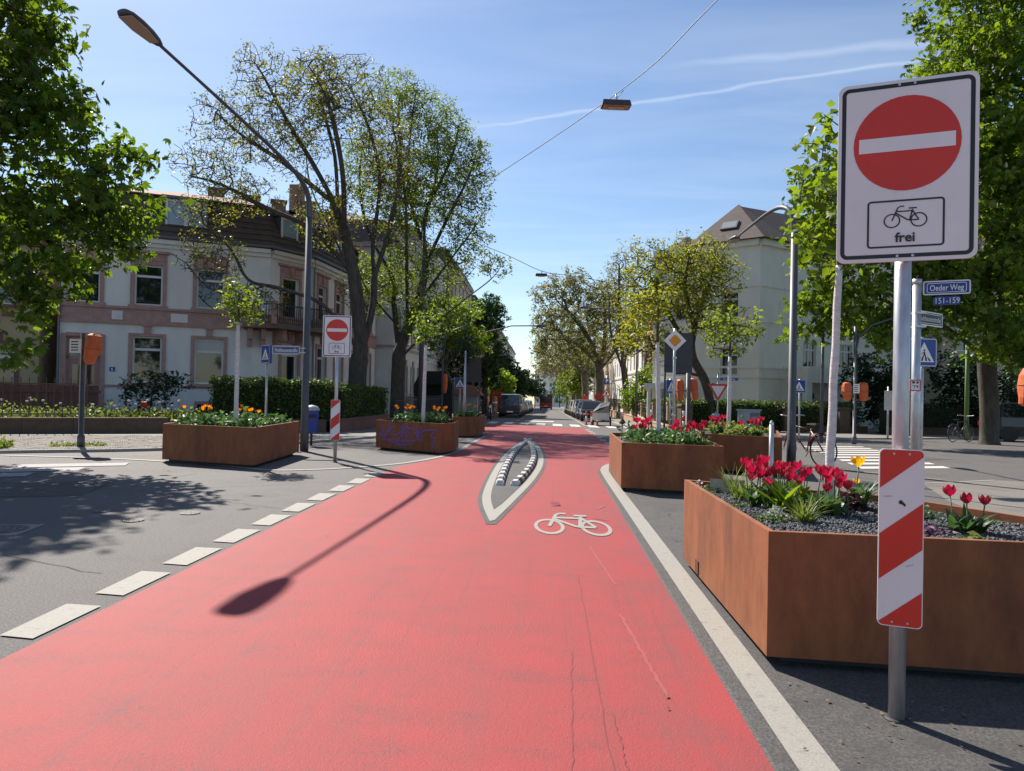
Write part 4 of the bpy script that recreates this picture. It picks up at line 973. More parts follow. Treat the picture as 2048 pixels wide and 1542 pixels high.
tree('bright_tree', 'bright green round tree beyond the parked cars under the planes', [[(5.6, 104, zg(104)), (5.6, 104, 2), (5.5, 104, 4)]], [(4.4, 104, 4.0, 2.6, 3.2, 3), (5.6, 104, 6, 2.4, 2.4, 3), (4.0, 103, 2.2, 1.8, 1.8, 2)], 260, .2, 52, barkd, lf_green, 7000, .32, spread=.5)
tree('bright_shrub', 'bright green tall shrub beside the terracotta house', [[(7.0, 52, zg(52)), (7.0, 52, 1), (7, 52, 2.4)]], [(6.9, 52, 1.6, 1.5, 1.4, 1.4), (7.6, 52, 2.6, 1.2, 1.2, 1.2), (5.9, 52, 1.3, .9, 1.1, 1)], 160, .07, 53, barkd, lf_chest2, 4200, .2, spread=.35, cat='shrub')
# left side of the street, further on
tree('linden_tree', 'light green linden spreading over the left pavement beyond the planters', [[(-6.9, 46, zg(46)), (-6.9, 46, 2), (-6.7, 46, 4), (-6.3, 45.6, 6)], [(-6.8, 46, 3), (-5.6, 45.4, 4.4), (-4.6, 45, 5)]], [(-6.5, 45.5, 6.0, 2.0, 1.5, 2), (-5.2, 45.2, 4.8, 1.4, 1.1, 1.5), (-7.2, 45.5, 4.6, 1.6, 1.2, 1.6), (-5.6, 45.4, 6.7, 1.3, 1.0, 1.4), (-4.4, 45, 4.2, .8, .7, .9)], 420, .18, 61, barkd, lf_lime, 6500, .17, spread=.3)
tree('ivy_tree', 'tall dark green ivy-clad column tree on the left side', [[(-5.6, 62, zg(62)), (-5.6, 62, 3), (-5.4, 62, 6), (-5.2, 62, 9)]], [(-5.2, 62, 7.6, 1.5, 2.3, 1.6), (-4.9, 62, 4.6, 1.6, 2.4, 1.7), (-5.4, 62, 8.9, 1.2, 1.2, 1.3), (-6.6, 62, 7, 1.4, 1.8, 1.4)], 420, .25, 62, barkd, lf_ivy, 12000, .19, spread=.3)
tree('dark_tree', 'broad dark evergreen shading the left pavement by the parasols', [[(-7.2, 63, zg(63)), (-7.2, 63, 2), (-7, 63, 4)]], [(-6.1, 62.5, 2.6, 2.0, 1.9, 1.8), (-7.2, 62.5, 5.0, 1.9, 2.4, 1.9), (-8.4, 62, 3.5, 1.6, 2.4, 1.6), (-5.2, 64, 3.0, 1.0, 1.5, 1.2)], 300, .22, 63, barkd, lf_dark, 8500, .2, spread=.35)
for i, (x, y, h, lf, lab) in enumerate([(-6.0, 84, 5.5, lf_lime, 'small lime-green street tree beyond the parasols'), (-6.2, 102, 8.5, lf_dark, 'dark street tree on the left beyond the lime-green one'), (-6.4, 128, 8, lf_ivy, 'mid-green far street tree on the left'), (-6.2, 165, 10, lf_dark, 'rounded dark tree far down the left side'), (-4.2, 215, 10, lf_dark, 'farthest dark tree closing the left row')]):
    z = zg(y); tree('street_tree', lab, [[(x, y, z), (x, y, z + h * .4), (x, y, z + h * .7)]], [(x, y, z + h * .62, h * .3, h * .32, h * .3), (x + h * .12, y, z + h * .45, h * .25, h * .2, h * .25)], 130, .16, 70 + i, barkd, lf, 3000, .3 + .02 * h, spread=.6)
for i, (x, y, h, lf, lab) in enumerate([(4.8, 190, 11, lf_green, 'far green tree on the right beyond the planes'), (3.8, 250, 11, lf_ivy, 'farthest right tree near the closing building')]):
    z = zg(y); tree('street_tree', lab, [[(x, y, z), (x, y, z + h * .4), (x, y, z + h * .7)]], [(x, y, z + h * .55, h * .32, h * .4, h * .3)], 100, .16, 80 + i, barkd, lf, 2200, .5, spread=.7)
tree('garden_tree', 'leafy tree behind the cream villa roof on the right', [[(22, 50, zg(50)), (22, 50, 5), (22, 50, 9)]], [(20, 49, 12, 4, 3.2, 3), (23, 49, 10, 4, 4, 3), (17.5, 50, 13.0, 2.0, 1.6, 2)], 260, .3, 91, barkd, lf_green, 6000, .3, spread=.6)
for i, (x, y, lab) in enumerate([(17.5, 37.5, 'dark shrub mass behind the signal with two orange hoods'), (21.5, 36.5, 'dark shrub mass behind the green pole'), (26, 38, 'dark shrub mass at the far right edge')]):
    z = zg(y); tree('dark_shrub', lab, [[(x, y, z), (x, y, z + 1.2), (x, y, z + 2.4)]], [(x, y, z + 1.7, 2.2, 1.6, 1.4), (x - 1, y, z + 3.0, 1.5, 1.3, 1.2)], 160, .1, 95 + i, barkd, lf_dark, 3800, .22, spread=.4, cat='shrub')

tree('chestnut_tree', 'extra chestnut added behind the first to shade the far right pavement', [[(23.5, 31.5, zg(31)), (23.5, 31.5, 2), (23.4, 31.4, 4), (23.2, 31, 8), (23, 31, 12)], [(23.4, 31.4, 3.5), (20.5, 30.5, 5.5), (18.8, 30, 7)], [(23.4, 31.4, 3.5), (25, 29.5, 5), (26, 28.6, 7)]], [(22, 30.5, 8, 4, 3.5, 4), (19.5, 30, 5.6, 2.5, 1.6, 3), (24, 29, 6, 3, 3, 3), (23, 31, 12, 4, 3, 4), (20, 29.5, 11, 2.5, 2.5, 2.5)], 700, .32, 23, barkd, lf_chest2, 10000, .26, tmpl=PALM, spread=.6)  # added tree, put in for the shade it casts at the far right
# hedges: clipped leafy blocks
def hedge(label, path, w, z0, z1, n, lm, size=.07, seed=1, round_=.12):
    rs = np.random.RandomState(seed); P = [Vector(p) for p in path]; t = thing('hedge', label, 'hedge', (P[0].x, P[0].y, zg(P[0].y)))
    base = np.array((P[0].x, P[0].y, 0.)); pos = []; tot = sum((q - p).length for p, q in zip(P, P[1:])); core = MB()
    for p, q in zip(P, P[1:]):
        d = (q - p); L_ = d.length; d.normalize(); nrm = Vector((d.y, -d.x)); k = int(n * L_ / tot)
        u = rs.rand(k) * (L_ + w * .5) - w * .25; f = rs.rand(k); H_ = z1 - z0
        side = np.where(f < .42, 1, np.where(f < .62, -1, 0)); zz = np.where(side != 0, z0 + rs.rand(k) * H_, z1 + rs.normal(0, .05, k) + .02 * np.sin(u * 5))
        off = np.where(side != 0, side * w / 2 + rs.normal(0, .05, k), (rs.rand(k) - .5) * w)
        zb_ = np.array([zg(p.y + d.y * a) for a in u])
        pos.append(np.stack([p.x + d.x * u + nrm.x * off, p.y + d.y * u + nrm.y * off, zz + zb_], 1))
        core.box(((p.x + q.x) / 2 - base[0], (p.y + q.y) / 2 - base[1], (z0 + z1) / 2 - .06 + (zg(p.y) + zg(q.y)) / 2 - zg(P[0].y)), (L_ + w * .3, w * .78, H_ - .12), math.atan2(d.y, d.x))
    core.build('stem_core', mat('hedge_core', (.018, .024, .01), .95), t)
    pos = np.concatenate(pos) - base - np.array((0, 0, zg(P[0].y))); V, F = leaves(rs, pos, size, SIMPLE, .3); from_mesh('foliage', np_mesh('foliage', V, F, lm), t)
    return t
hedge('clipped glossy hedge behind the left planter and zebra sign', [(-11.0, 23.1), (-7.9, 24.6)], 1.0, .3, 1.78, 7500, lf_hedge, .10, 1)
hedge('hedge running back along the street below the tall sparse tree', [(-7.7, 25.0), (-7.5, 30.5)], .9, .3, 1.65, 5200, lf_hedge, .10, 2)
hedge('hedge on the right corner behind the give-way sign', [(6.5, 34.2), (10.6, 34.6)], 1.0, .2, 1.45, 5200, lf_hedge, .11, 3)
hedge('hedge in front of the cream villa beside the right lamp post', [(10.9, 34.8), (15.0, 36.4)], 1.0, .2, 1.45, 4800, lf_hedge, .11, 4)
hedge('sunlit hedge behind the yellow fence posts on the right', [(6.75, 35.2), (6.75, 52)], .9, .5, 1.55, 6500, lf_hedge, .13, 5)
hedge('dark low hedge at the far right under the chestnut', [(16.2, 34.6), (30, 40.5)], 1.2, .1, 1.5, 5200, lf_dark, .13, 6)

# ================================================================ corten planters with their planting
PT, PB = .71, .055
soilm = mat('soil', (.035, .028, .022), .95, (.06, .048, .036), 20, 5, bump=.6, bscale=60)
gravm = mat('gravel_grey', (.055, .058, .066), .85, (.10, .103, .112), 8, rand=.5)
def planter(label, poly, zbase=0., h=PT, handle=False):
    c = Vector((sum(p[0] for p in poly) / len(poly), sum(p[1] for p in poly) / len(poly)))
    z = zg(c.y) + .004; t = thing('corten_planter', label, 'planter', (c.x, c.y, z)); L = [(p[0] - c.x, p[1] - c.y) for p in poly]; n = len(L)
    inn = off_poly(L, .035); inn2 = off_poly(L, .012)
    for i in range(n):      # each side is a folded steel panel with a narrow lip
        j = (i + 1) % n
        V = [(*L[i], PB), (*L[j], PB), (*L[j], h), (*L[i], h), (*inn[i], h), (*inn[j], h), (*inn[j], h - .05), (*inn[i], h - .05), (*inn2[i], PB), (*inn2[j], PB)]
        b = MB(); b.add(V, [(0, 1, 2, 3), (3, 2, 5, 4), (4, 5, 6, 7), (9, 8, 7, 6), (1, 0, 8, 9)]); b.build('side_panel', corten, t)
    b = MB(); b.prism(off_poly(L, .03), h - .075, h - .06); b.build('soil', soilm, t)
    b = MB(); b.prism(off_poly(L, .10), 0, PB + .02); b.build('foot', rubber, t)
    return t, c, z + h - .06
def fork_slot(t, p, q, s, w=.10, hgt=.10):
    d = (Vector(q) - Vector(p)).normalized(); c = Vector(p) + d * s; b = MB(); n = Vector((d.y, -d.x))
    b.box((c.x + n.x * .002, c.y + n.y * .002, PB + .06), (w, .012, hgt), math.atan2(d.y, d.x)); b.build('fork_slot', mat('corten_dark', (.10, .035, .018), .9), t)
pR1 = [(1.165, 3.80), (3.15, 3.63), (3.05, 4.35), (2.5, 5.32), (1.145, 6.02)]
tR1, cR1, zR1 = planter('large corten steel planter with red tulips in the right foreground', pR1)
fork_slot(tR1, (pR1[4][0] - cR1.x, pR1[4][1] - cR1.y), (pR1[0][0] - cR1.x, pR1[0][1] - cR1.y), .55)
tR2, cR2, zR2 = planter('corten planter with red tulips behind the near right planter, beside the red lane', [(1.07, 10.40), (2.46, 10.08), (2.62, 13.3), (1.11, 12.95)])
tR3, cR3, zR3 = planter('rearmost right corten planter beside the right lamp post', [(2.85, 13.55), (4.12, 12.75), (4.85, 15.3), (3.2, 15.9)])
tL1, cL1, zL1 = planter('left corten planter with orange tulips beside the tall curved lamp', [(-7.1, 12.75), (-5.1, 12.10), (-5.30, 14.9), (-7.6, 15.4)])
pL2 = [(-4.15, 16.95), (-2.42, 15.75), (-2.16, 16.25), (-2.24, 17.7), (-4.0, 18.4)]
tL2, cL2, zL2 = planter('corten planter with purple graffiti and orange tulips', pL2)
tL3, cL3, zL3 = planter('small far corten planter at the left edge of the red lane', [(-3.2, 23.6), (-2.36, 24.2), (-2.4, 26.8), (-3.6, 26.4)])
# purple spray tag on the front of the graffiti planter
gm = mat('spray_purple', (.23, .11, .34), .7, (.16, .075, .24), 30)
def tagline(strokes, p, q, t, c):
    p, q = Vector(p), Vector(q); d = (q - p); L_ = d.length; d.normalize(); n = Vector((d.y, -d.x)); gt = None
    for i, st in enumerate(strokes):
        b = MB(); pts = spline([(s * L_, z) for s, z in st], 5); V = []; F = []
        for k, (s, z) in enumerate(pts):
            a, e = pts[max(k - 1, 0)], pts[min(k + 1, len(pts) - 1)]; tx, tz = e[0] - a[0], e[1] - a[1]; l_ = math.hypot(tx, tz) or 1; w = .017
            for sg in (-1, 1):
                ss, zz = s - tz / l_ * w * sg, z + tx / l_ * w * sg; pp = p + d * ss + n * (.003 + i * .0004); V.append((pp.x - c.x, pp.y - c.y, zz))
        F = [(2 * k, 2 * k + 1, 2 * k + 3, 2 * k + 2) for k in range(len(pts) - 1)]
        b.add(V, F); b.build('graffiti_stroke', gm, t)
tagline([[(.05, .68), (.12, .55), (.10, .40), (.04, .38), (.14, .36), (.22, .62), (.24, .66), (.22, .5), (.14, .3), (.12, .25), (.3, .28)],
         [(.30, .60), (.24, .50), (.27, .38), (.40, .45), (.44, .62), (.42, .40), (.38, .30), (.28, .2), (.48, .3)],
         [(.44, .30), (.46, .60), (.50, .32), (.52, .62), (.56, .35)], [(.40, .58), (.56, .56), (.70, .52), (.62, .46), (.70, .40), (.58, .22), (.40, .16), (.3, .22)],
         [(.20, .24), (.34, .18), (.42, .10), (.45, .24), (.62, .28)], [(.72, .62), (.74, .30), (.66, .42), (.80, .54), (.96, .56)], [(.92, .52), (.88, .42), (.94, .36), (.90, .20), (.96, .12)]], pL2[0], pL2[1], tL2, cL2)

# --- flowers
petr = leafmat('petal_red', (.37, .025, .034), (.47, .05, .055), .3, c3=(.56, .15, .15))
peto = leafmat('petal_orange', (.70, .26, .015), (.80, .38, .03), .35)
pety = leafmat('petal_yellow', (.75, .45, .015), (.82, .50, .03), .35)
tleaf = leafmat('tulip_leaf', (.05, .115, .035), (.085, .16, .045), .3)
stemm = mat('tulip_stem', (.07, .13, .04), .6)
def blade(length, width, lean, n=6, curl=.5):
    V = []; F = []
    for i in range(n + 1):
        t = i / n; w = width * math.sin(PI * (.12 + .88 * t) ** .8) * .5 + .001; a = lean + curl * t; 
        y = length * t * math.sin(a); z = length * t * math.cos(a * .8)
        V += [(-w, y, z + w * .35), (0, y, z), (w, y, z + w * .35)]
    for i in range(n):
        for j in (0, 1): F.append((3 * i + j, 3 * i + j + 1, 3 * i + 3 + j + 1, 3 * i + 3 + j))
    return V, F
def rotz(V, a): c, s = math.cos(a), math.sin(a); return [(x * c - y * s, x * s + y * c, z) for x, y, z in V]
def tulip_mesh(pm, openness, seed):
    rr = random.Random(seed); b = MB()
    for k in range(6):
        inner = k % 2; ph = k * PI / 3; V = []; F = []; nu, nv = 5, 4; H_ = .062 * rr.uniform(.92, 1.06)
        for i in range(nu + 1):
            t = i / nu; rad = .004 + (.030 + .012 * openness) * math.sin(min(1, t * 1.25) * PI / 2) ** .8 * (1 - .28 * max(0, t - .6) / .4 * (1 - openness)) * (.9 if inner else 1); wd = .98 * math.sin(PI * (.10 + .84 * t)) ** .7
            for j in range(nv + 1):
                a = ph + (j / nv - .5) * wd * 1.25; jag = (.006 if (i == nu and j % 2) else 0) * rr.uniform(.5, 1.5)
                V.append((rad * math.cos(a), rad * math.sin(a), H_ * t + jag))
        for i in range(nu):
            for j in range(nv): F.append((i * 5 + j, i * 5 + j + 1, (i + 1) * 5 + j + 1, (i + 1) * 5 + j))
        b.add(V, F)
    return b.mesh('flower', pm, True)
def tulip_parts(pm, h, seed):
    rr = random.Random(seed); lx, ly = rr.uniform(-.03, .03), rr.uniform(-.03, .03)
    st = MB(); st.tube([(0, 0, -.02), (lx * .4, ly * .4, h * .5), (lx, ly, h)], .0038, 6); lf = []
    for k in range(3):
        V, F = blade(h * rr.uniform(.55, .8), rr.uniform(.035, .055), rr.uniform(.15, .45), 6, rr.uniform(.2, .7)); q = MB(); q.add(rotz(V, rr.uniform(0, 6.28)), F); lf.append(q.mesh('leaf', tleaf, True))
    return tulip_mesh(pm, rr.uniform(.2, 1), seed), st.mesh('stem', stemm, True), lf, (lx, ly, h)
def tulip_kinds(pm, hs, s0): return [tulip_parts(pm, h, s0 + i) for i, h in enumerate(hs)]
TR_, TO_, TY_ = tulip_kinds(petr, (.17, .205, .23, .185, .15, .215), 5), tulip_kinds(peto, (.30, .36, .33), 25), tulip_kinds(pety, (.28, .26), 45)
def put_tulip(kinds, x, y, z, rr, label, group, sc=1.0):
    fl, st, lf, top = kinds[rr.randrange(len(kinds))]
    t = thing('tulip', label, 'tulip', (x, y, z), rr.uniform(0, 6.28), group); t.scale = (sc,) * 3
    from_mesh('stem', st, t); o = from_mesh('flower', fl, t, top); o.scale = (.90, .90, .92); o.rotation_euler = (rr.uniform(-.25, .25), rr.uniform(-.25, .25), 0)
    for q in lf: from_mesh('leaf', q, t)
rr = random.Random(9)
def cluster(kinds, cx, cy, z, n, rad, label, group, sc=1.0):
    for i in range(n):
        a = rr.uniform(0, 6.28); d = rad * math.sqrt(rr.random()); put_tulip(kinds, cx + d * math.cos(a), cy + d * math.sin(a), z, rr, label, group, sc * rr.uniform(.93, 1.07))
cluster(TR_, 1.56, 5.08, zR1, 17, .21, 'red tulip in the left clump of the near right planter', 'red tulips left of the white trunk', 1.12)
cluster(TR_, 1.84, 4.72, zR1, 8, .12, 'red tulip in the clump in front of the nearest white trunk', 'red tulips before the white trunk', 1.05)
cluster(TR_, 1.76, 5.38, zR1, 8, .15, 'red tulip in the back clump of the near right planter', 'red tulips behind the left clump', 1.05)
for dx_, dy_, wd in ((-.07, .04, 'leftmost and tallest'), (0, 0, 'middle'), (.075, -.02, 'rightmost')): put_tulip(TR_, 2.42 + dx_ * .8, 4.22 + dy_, zR1, rr, wd + ' red tulip of the three right of the beacon', 'red tulips right of the beacon')
put_tulip(TY_, 2.12, 5.02, zR1, rr, 'single yellow tulip between white trunk and sign post', None, 1.15)
put_tulip(TY_, 2.17, 5.1, zR1, rr, 'short yellow tulip just behind the tall single yellow one', None, .6)
cluster(TR_, 1.45, 11.4, zR2, 10, .18, 'red tulip in the left clump of the middle right planter', 'red tulips left of the thin white trunk', 1.35)
cluster(TR_, 2.15, 10.75, zR2, 15, .27, 'red tulip in the right clump of the middle right planter', 'red tulips right of the thin white trunk', 1.35)
cluster(TR_, 3.35, 14.2, zR3, 9, .18, 'red tulip in the left clump of the rearmost right planter', 'red tulips left in rearmost planter', 1.35)
cluster(TR_, 3.95, 13.9, zR3, 9, .27, 'red tulip in the right clump of the rearmost right planter', 'red tulips right in rearmost planter', 1.35)
cluster(TO_, -6.45, 13.2, zL1, 5, .14, 'orange tulip left of the trunk in the left planter', 'orange tulips left of the trunk', 1.0)
cluster(TO_, -5.65, 13.1, zL1, 6, .30, 'orange tulip right of the trunk in the left planter', 'orange tulips right of the trunk', 1.0)
put_tulip(TO_, -7.05, 13.4, zL1, rr, 'lone orange tulip at the far left of the left planter', None)
cluster(TO_, -3.55, 17.1, zL2, 8, .30, 'orange tulip left of the trunk in the graffiti planter', 'orange tulips left in graffiti planter', 1.05)
cluster(TO_, -2.65, 16.8, zL2, 7, .24, 'orange tulip right of the trunk in the graffiti planter', 'orange tulips right in graffiti planter', 1.05)
cluster(TO_, -2.75, 24.6, zL3, 7, .30, 'orange tulip in the small far corten planter', 'orange tulips in the far planter', 1.2)
# tufts, broad leaves and low cushions
gtuft = leafmat('tuft_green', (.10, .16, .03), (.20, .24, .06), .4)
broad = leafmat('broad_leaf', (.09, .17, .015), (.16, .24, .025), .45)
purp = leafmat('heuchera', (.055, .018, .028), (.10, .03, .045), .25)
lilac = leafmat('ajuga', (.13, .07, .11), (.20, .12, .17), .25)
silver = leafmat('silver_leaf', (.30, .33, .27), (.42, .44, .38), .25)
cush = leafmat('cushion_leaf', (.05, .095, .03), (.10, .15, .045), .3)
def tuft(label, x, y, z, n, length, width, m, seed, lean=(.1, .7), curl=.7, group=None, name='grass_tuft'):
    r_ = random.Random(seed); b = MB()
    for k in range(n):
        V, F = blade(length * r_.uniform(.55, 1.1), width, r_.uniform(*lean), 4, curl * r_.uniform(.2, 1.2)); V = rotz(V, r_.uniform(0, 6.28)); ox, oy = r_.gauss(0, .02), r_.gauss(0, .02); b.add([(p[0] + ox, p[1] + oy, p[2] - .01) for p in V], F)
    o = b.build(name, m, None, True, (x, y, z)); return tag(o, label, 'plant', group)
tuft('spiky yellow-green grass tuft at the front corner of the near planter', 1.56, 4.42, zR1, 95, .20, .006, gtuft, 1)
tuft('green grass tuft at the left end of the near planter', 1.42, 5.35, zR1, 75, .22, .006, gtuft, 2)
tuft('tall thin grass at the back left rim of the near planter', 1.45, 5.62, zR1, 26, .30, .005, gtuft, 3, (.05, .5))
tuft('broad glossy yellow-green leaves below the left tulip clump', 1.56, 4.80, zR1, 18, .23, .12, broad, 4, (.1, .5), .6, name='broad_leaf_plant')
tuft('second broad-leaved plant close to the white trunk', 1.74, 5.08, zR1, 9, .24, .10, broad, 5, (.1, .5), .6, name='broad_leaf_plant')
tuft('dark green strappy foliage behind the lone yellow tulip', 2.16, 5.02, zR1, 30, .26, .02, tleaf, 6, (.05, .5), name='strappy_plant')
tuft('strappy leaves around the three tulips right of the beacon', 2.42, 4.22, zR1, 34, .19, .032, tleaf, 7, (.1, .8), name='strappy_plant')
tuft('dark strappy leaves in front of the nearest white trunk', 1.82, 4.70, zR1, 34, .20, .045, tleaf, 8, (.05, .5), name='strappy_plant')
tuft('dark strappy leaves under the left tulip clump', 1.55, 5.02, zR1, 44, .21, .045, tleaf, 9, (.05, .6), name='strappy_plant')
def cushion(label, x, y, z, rad, h, n, size, m, seed, tmpl=SIMPLE, name='low_plant', cat='plant', kind=None):
    rs = np.random.RandomState(seed); d = rs.normal(size=(n, 3)); d /= np.linalg.norm(d, axis=1, keepdims=True); d[:, 2] = np.abs(d[:, 2]); d *= (rs.rand(n) ** .4)[:, None]
    V, F = leaves(rs, d * np.array((rad, rad, h)), size, tmpl, .7); o = from_mesh(name, np_mesh(name, V, F, m), None, (x, y, z)); return tag(o, label, cat, kind=kind)
cushion('dark purple heuchera right of the nearest white trunk', 2.06, 4.98, zR1, .12, .15, 130, .06, purp, 1)
cushion('lilac-leaved low plant beside the striped beacon', 2.18, 4.18, zR1, .11, .05, 160, .045, lilac, 2)
cushion('silvery low plant at the front corner of the near planter', 1.44, 4.55, zR1, .07, .08, 120, .035, silver, 3)
cushion('low green cushion at the front corner below the silvery plant', 1.36, 4.42, zR1, .10, .05, 220, .028, cush, 4)
cushion('low green cushion at the back left corner of the near planter', 1.32, 5.70, zR1, .13, .07, 260, .035, cush, 5)
cushion('small green cushion on the grey gravel near the left rim', 1.30, 4.95, zR1, .07, .04, 120, .03, cush, 6)
cushion('white-flowered tuft on the rim at the back left of the near planter', 1.22, 5.86, zR1, .05, .09, 80, .022, mat('white_petal', (.62, .56, .56), .7), 7)
cushion('mossy green cushion at the right rim of the near planter', 2.35, 4.72, zR1, .16, .10, 320, .032, cush, 8)
cushion('pale green rosette on the gravel right of the trunk', 2.02, 4.55, zR1, .03, .03, 50, .025, silver, 9)
cushion('yellowish low leaves at the foot of the group of three tulips', 2.34, 4.0, zR1, .05, .04, 20, .06, gtuft, 10)
c_ = MB(); c_.box((1.40, 5.62, zR1 + .05), (.26, .012, .13), -.3, rx=-.15); tag(c_.build('plant_label', mat('label_board', (.40, .37, .27), .8, (.34, .31, .22), 20)), 'beige plant label board at the back of the near planter', 'label')
# gravel mulch in the near planter: thousands of stones
def gravel(parent, poly, z, n, size, seed):
    rs = np.random.RandomState(seed); xs = [p[0] for p in poly]; ys = [p[1] for p in poly]; pts = []
    ip = off_poly(poly, .05)
    def inside(x, y):
        s = True
        for i in range(len(ip)):
            (x0, y0), (x1, y1) = ip[i], ip[(i + 1) % len(ip)]
            if (x1 - x0) * (y - y0) - (y1 - y0) * (x - x0) < 0: return False
        return s
    while len(pts) < n:
        x, y = rs.uniform(min(xs), max(xs)), rs.uniform(min(ys), max(ys))
        if inside(x, y): pts.append((x, y, z + rs.uniform(-.004, .006)))
    O = np.array([(1, 0, 0), (-1, 0, 0), (0, 1, 0), (0, -1, 0), (0, 0, .7), (0, 0, -.7)]); F = [(0, 2, 4), (2, 1, 4), (1, 3, 4), (3, 0, 4), (2, 0, 5), (1, 2, 5), (3, 1, 5), (0, 3, 5)]
    V, F = leaves(rs, np.array(pts), size, (O, F), .3); o = from_mesh('gravel', np_mesh('gravel', V, F, gravm), parent); o['kind'] = 'stuff'
gravel(tR1, [(p[0] - cR1.x, p[1] - cR1.y) for p in pR1], PT - .055, 9000, .012, 3)
# low green underplanting of the other planters
def underplant(label, c, z, rx, ry, n, size, m, seed, h=.085):
    rs = np.random.RandomState(seed); p = np.stack([(rs.rand(n) - .5) * 2 * rx, (rs.rand(n) - .5) * 2 * ry, np.abs(rs.normal(0, h, n))], 1); k = np.sin(p[:, 0] * 6 + seed) + np.cos(p[:, 1] * 7) > -.7
    V, F = leaves(rs, p[k], size, SIMPLE, .5, -.5); o = from_mesh('underplanting', np_mesh('underplanting', V, F, m), None, (c[0], c[1], z)); return tag(o, label, 'plants', kind='stuff')
underplant('low green plants filling the middle right planter', (1.82, 11.6), zR2, .55, 1.1, 1900, .10, tleaf, 1)
underplant('low green plants filling the rearmost right planter', (3.75, 14.4), zR3, .45, .8, 1300, .10, gtuft, 2)
underplant('low green plants filling the left planter', (-6.2, 13.75), zL1, .75, .95, 1900, .11, tleaf, 3)
underplant('low green plants filling the graffiti planter', (-3.1, 17.2), zL2, .6, .6, 1500, .12, tleaf, 4)
underplant('low green plants filling the small far planter', (-2.9, 25.2), zL3, .3, .8, 700, .14, tleaf, 5)
def stake(x, y, z, h, lab):
    b = MB(); b.tube([(x, y, z - .05), (x + .01, y, z + h)], .008, 6); b.lathe([(.008, 0), (.05, .02), (.05, .04), (.01, .1)], 8, (x + .01, y, z + h - .06)); tag(b.build('plant_stalk', barkd), lab, 'plant')
stake(1.22, 11.9, zR2, .32, 'bare dry stalk left in the middle right planter'); stake(1.66, 11.9, zR2, .32, 'bare dry stalk beside the left tulips of the middle right planter')

# young planter trees with limewashed trunks
def young(label, x, y, zb_, ztop, rt, lobes, n, lm, nleaf, lsize, seed, white_top, lean=0):
    t = thing('planter_tree', label, 'tree', (x, y, zb_)); h = white_top - zb_
    b = MB(); k = 12; pts = [(lean * (i / k) + .0025 * math.sin(i * 1.7), .002 * math.cos(i * 2.1), h * i / k) for i in range(k + 1)]; b.tube(pts, [rt * (1.12 if i == 0 else 1) * (1 - .25 * i / k) * (1.06 if i % 3 == 1 else 1) for i in range(k + 1)], 10); b.build('trunk', barkw, t, True)
    P, par, r, a, ch, tips = grow(seed, [[(lean, 0, h), (lean, 0, h + (ztop - white_top) * .4), (lean, 0, h + (ztop - white_top) * .85)]], lobes, n, rt * .72, .12, .0025, .15)
    from_mesh('branches', branch_mesh('branches', P, par, r, a, ch, barkd, 1), t)
    rs = np.random.RandomState(seed); w = np.where(a <= 3, 1., 0); w[tips] += 1; idx = rs.choice(len(P), nleaf, p=w / w.sum()); V, F = leaves(rs, P[idx] + rs.normal(size=(nleaf, 3)) * .05, lsize, SIMPLE, .5); from_mesh('crown', np_mesh('crown', V, F, lm), t)
young('young tree with knobbly whitewashed trunk standing in the nearest planter', 1.90, 4.92, zR1, 3.5, .030, [(.06, 0, 2.35, .30, .32, .3), (.0, 0, 2.0, .24, .3, .25), (.12, .1, 1.95, .25, .4, .3), (.0, 0, 2.62, .15, .16, .2), (-.1, 0, 2.05, .16, .2, .2)], 150, lf_chest2, 620, .085, 101, 2.32, .05)
young('young tree with thin white trunk in the middle right planter', 1.82, 11.8, zR2, 3.0, .042, [(-.3, 0, 2.0, .35, .45, .4), (-.1, 0, 2.3, .3, .35, .35)], 90, lf_yellow, 500, .09, 102, 2.28, -.05)
young('young tree with white trunk in the rearmost right planter', 3.55, 14.2, zR3, 3.2, .042, [(0, 0, 1.9, .5, .45, .5), (.35, 0, 2.2, .45, .3, .4), (-.2, 0, 2.2, .4, .4, .4)], 110, lf_green, 750, .09, 103, 2.2, 0)
young('young tree with white trunk and small crown in the left planter', -6.06, 13.5, zL1, 3.4, .045, [(0, 0, 2.35, .38, .5, .4), (.16, 0, 2.25, .35, .3, .4), (-.1, 0, 2.7, .25, .3, .3)], 110, lf_green, 640, .085, 104, 2.68, 0)
young('young tree with white trunk in the graffiti planter', -3.0, 16.9, zL2, 3.3, .045, [(0, 0, 2.3, .4, .45, .4), (.1, 0, 2.6, .3, .3, .3)], 80, lf_lime, 420, .09, 105, 2.5, .03)
young('young tree with thin white trunk in the small far planter', -3.0, 25.2, zL3, 3.4, .05, [(0, 0, 2.3, .55, .5, .5), (0, 0, 2.75, .45, .35, .4)], 90, lf_dark, 600, .11, 106, 2.4, 0)

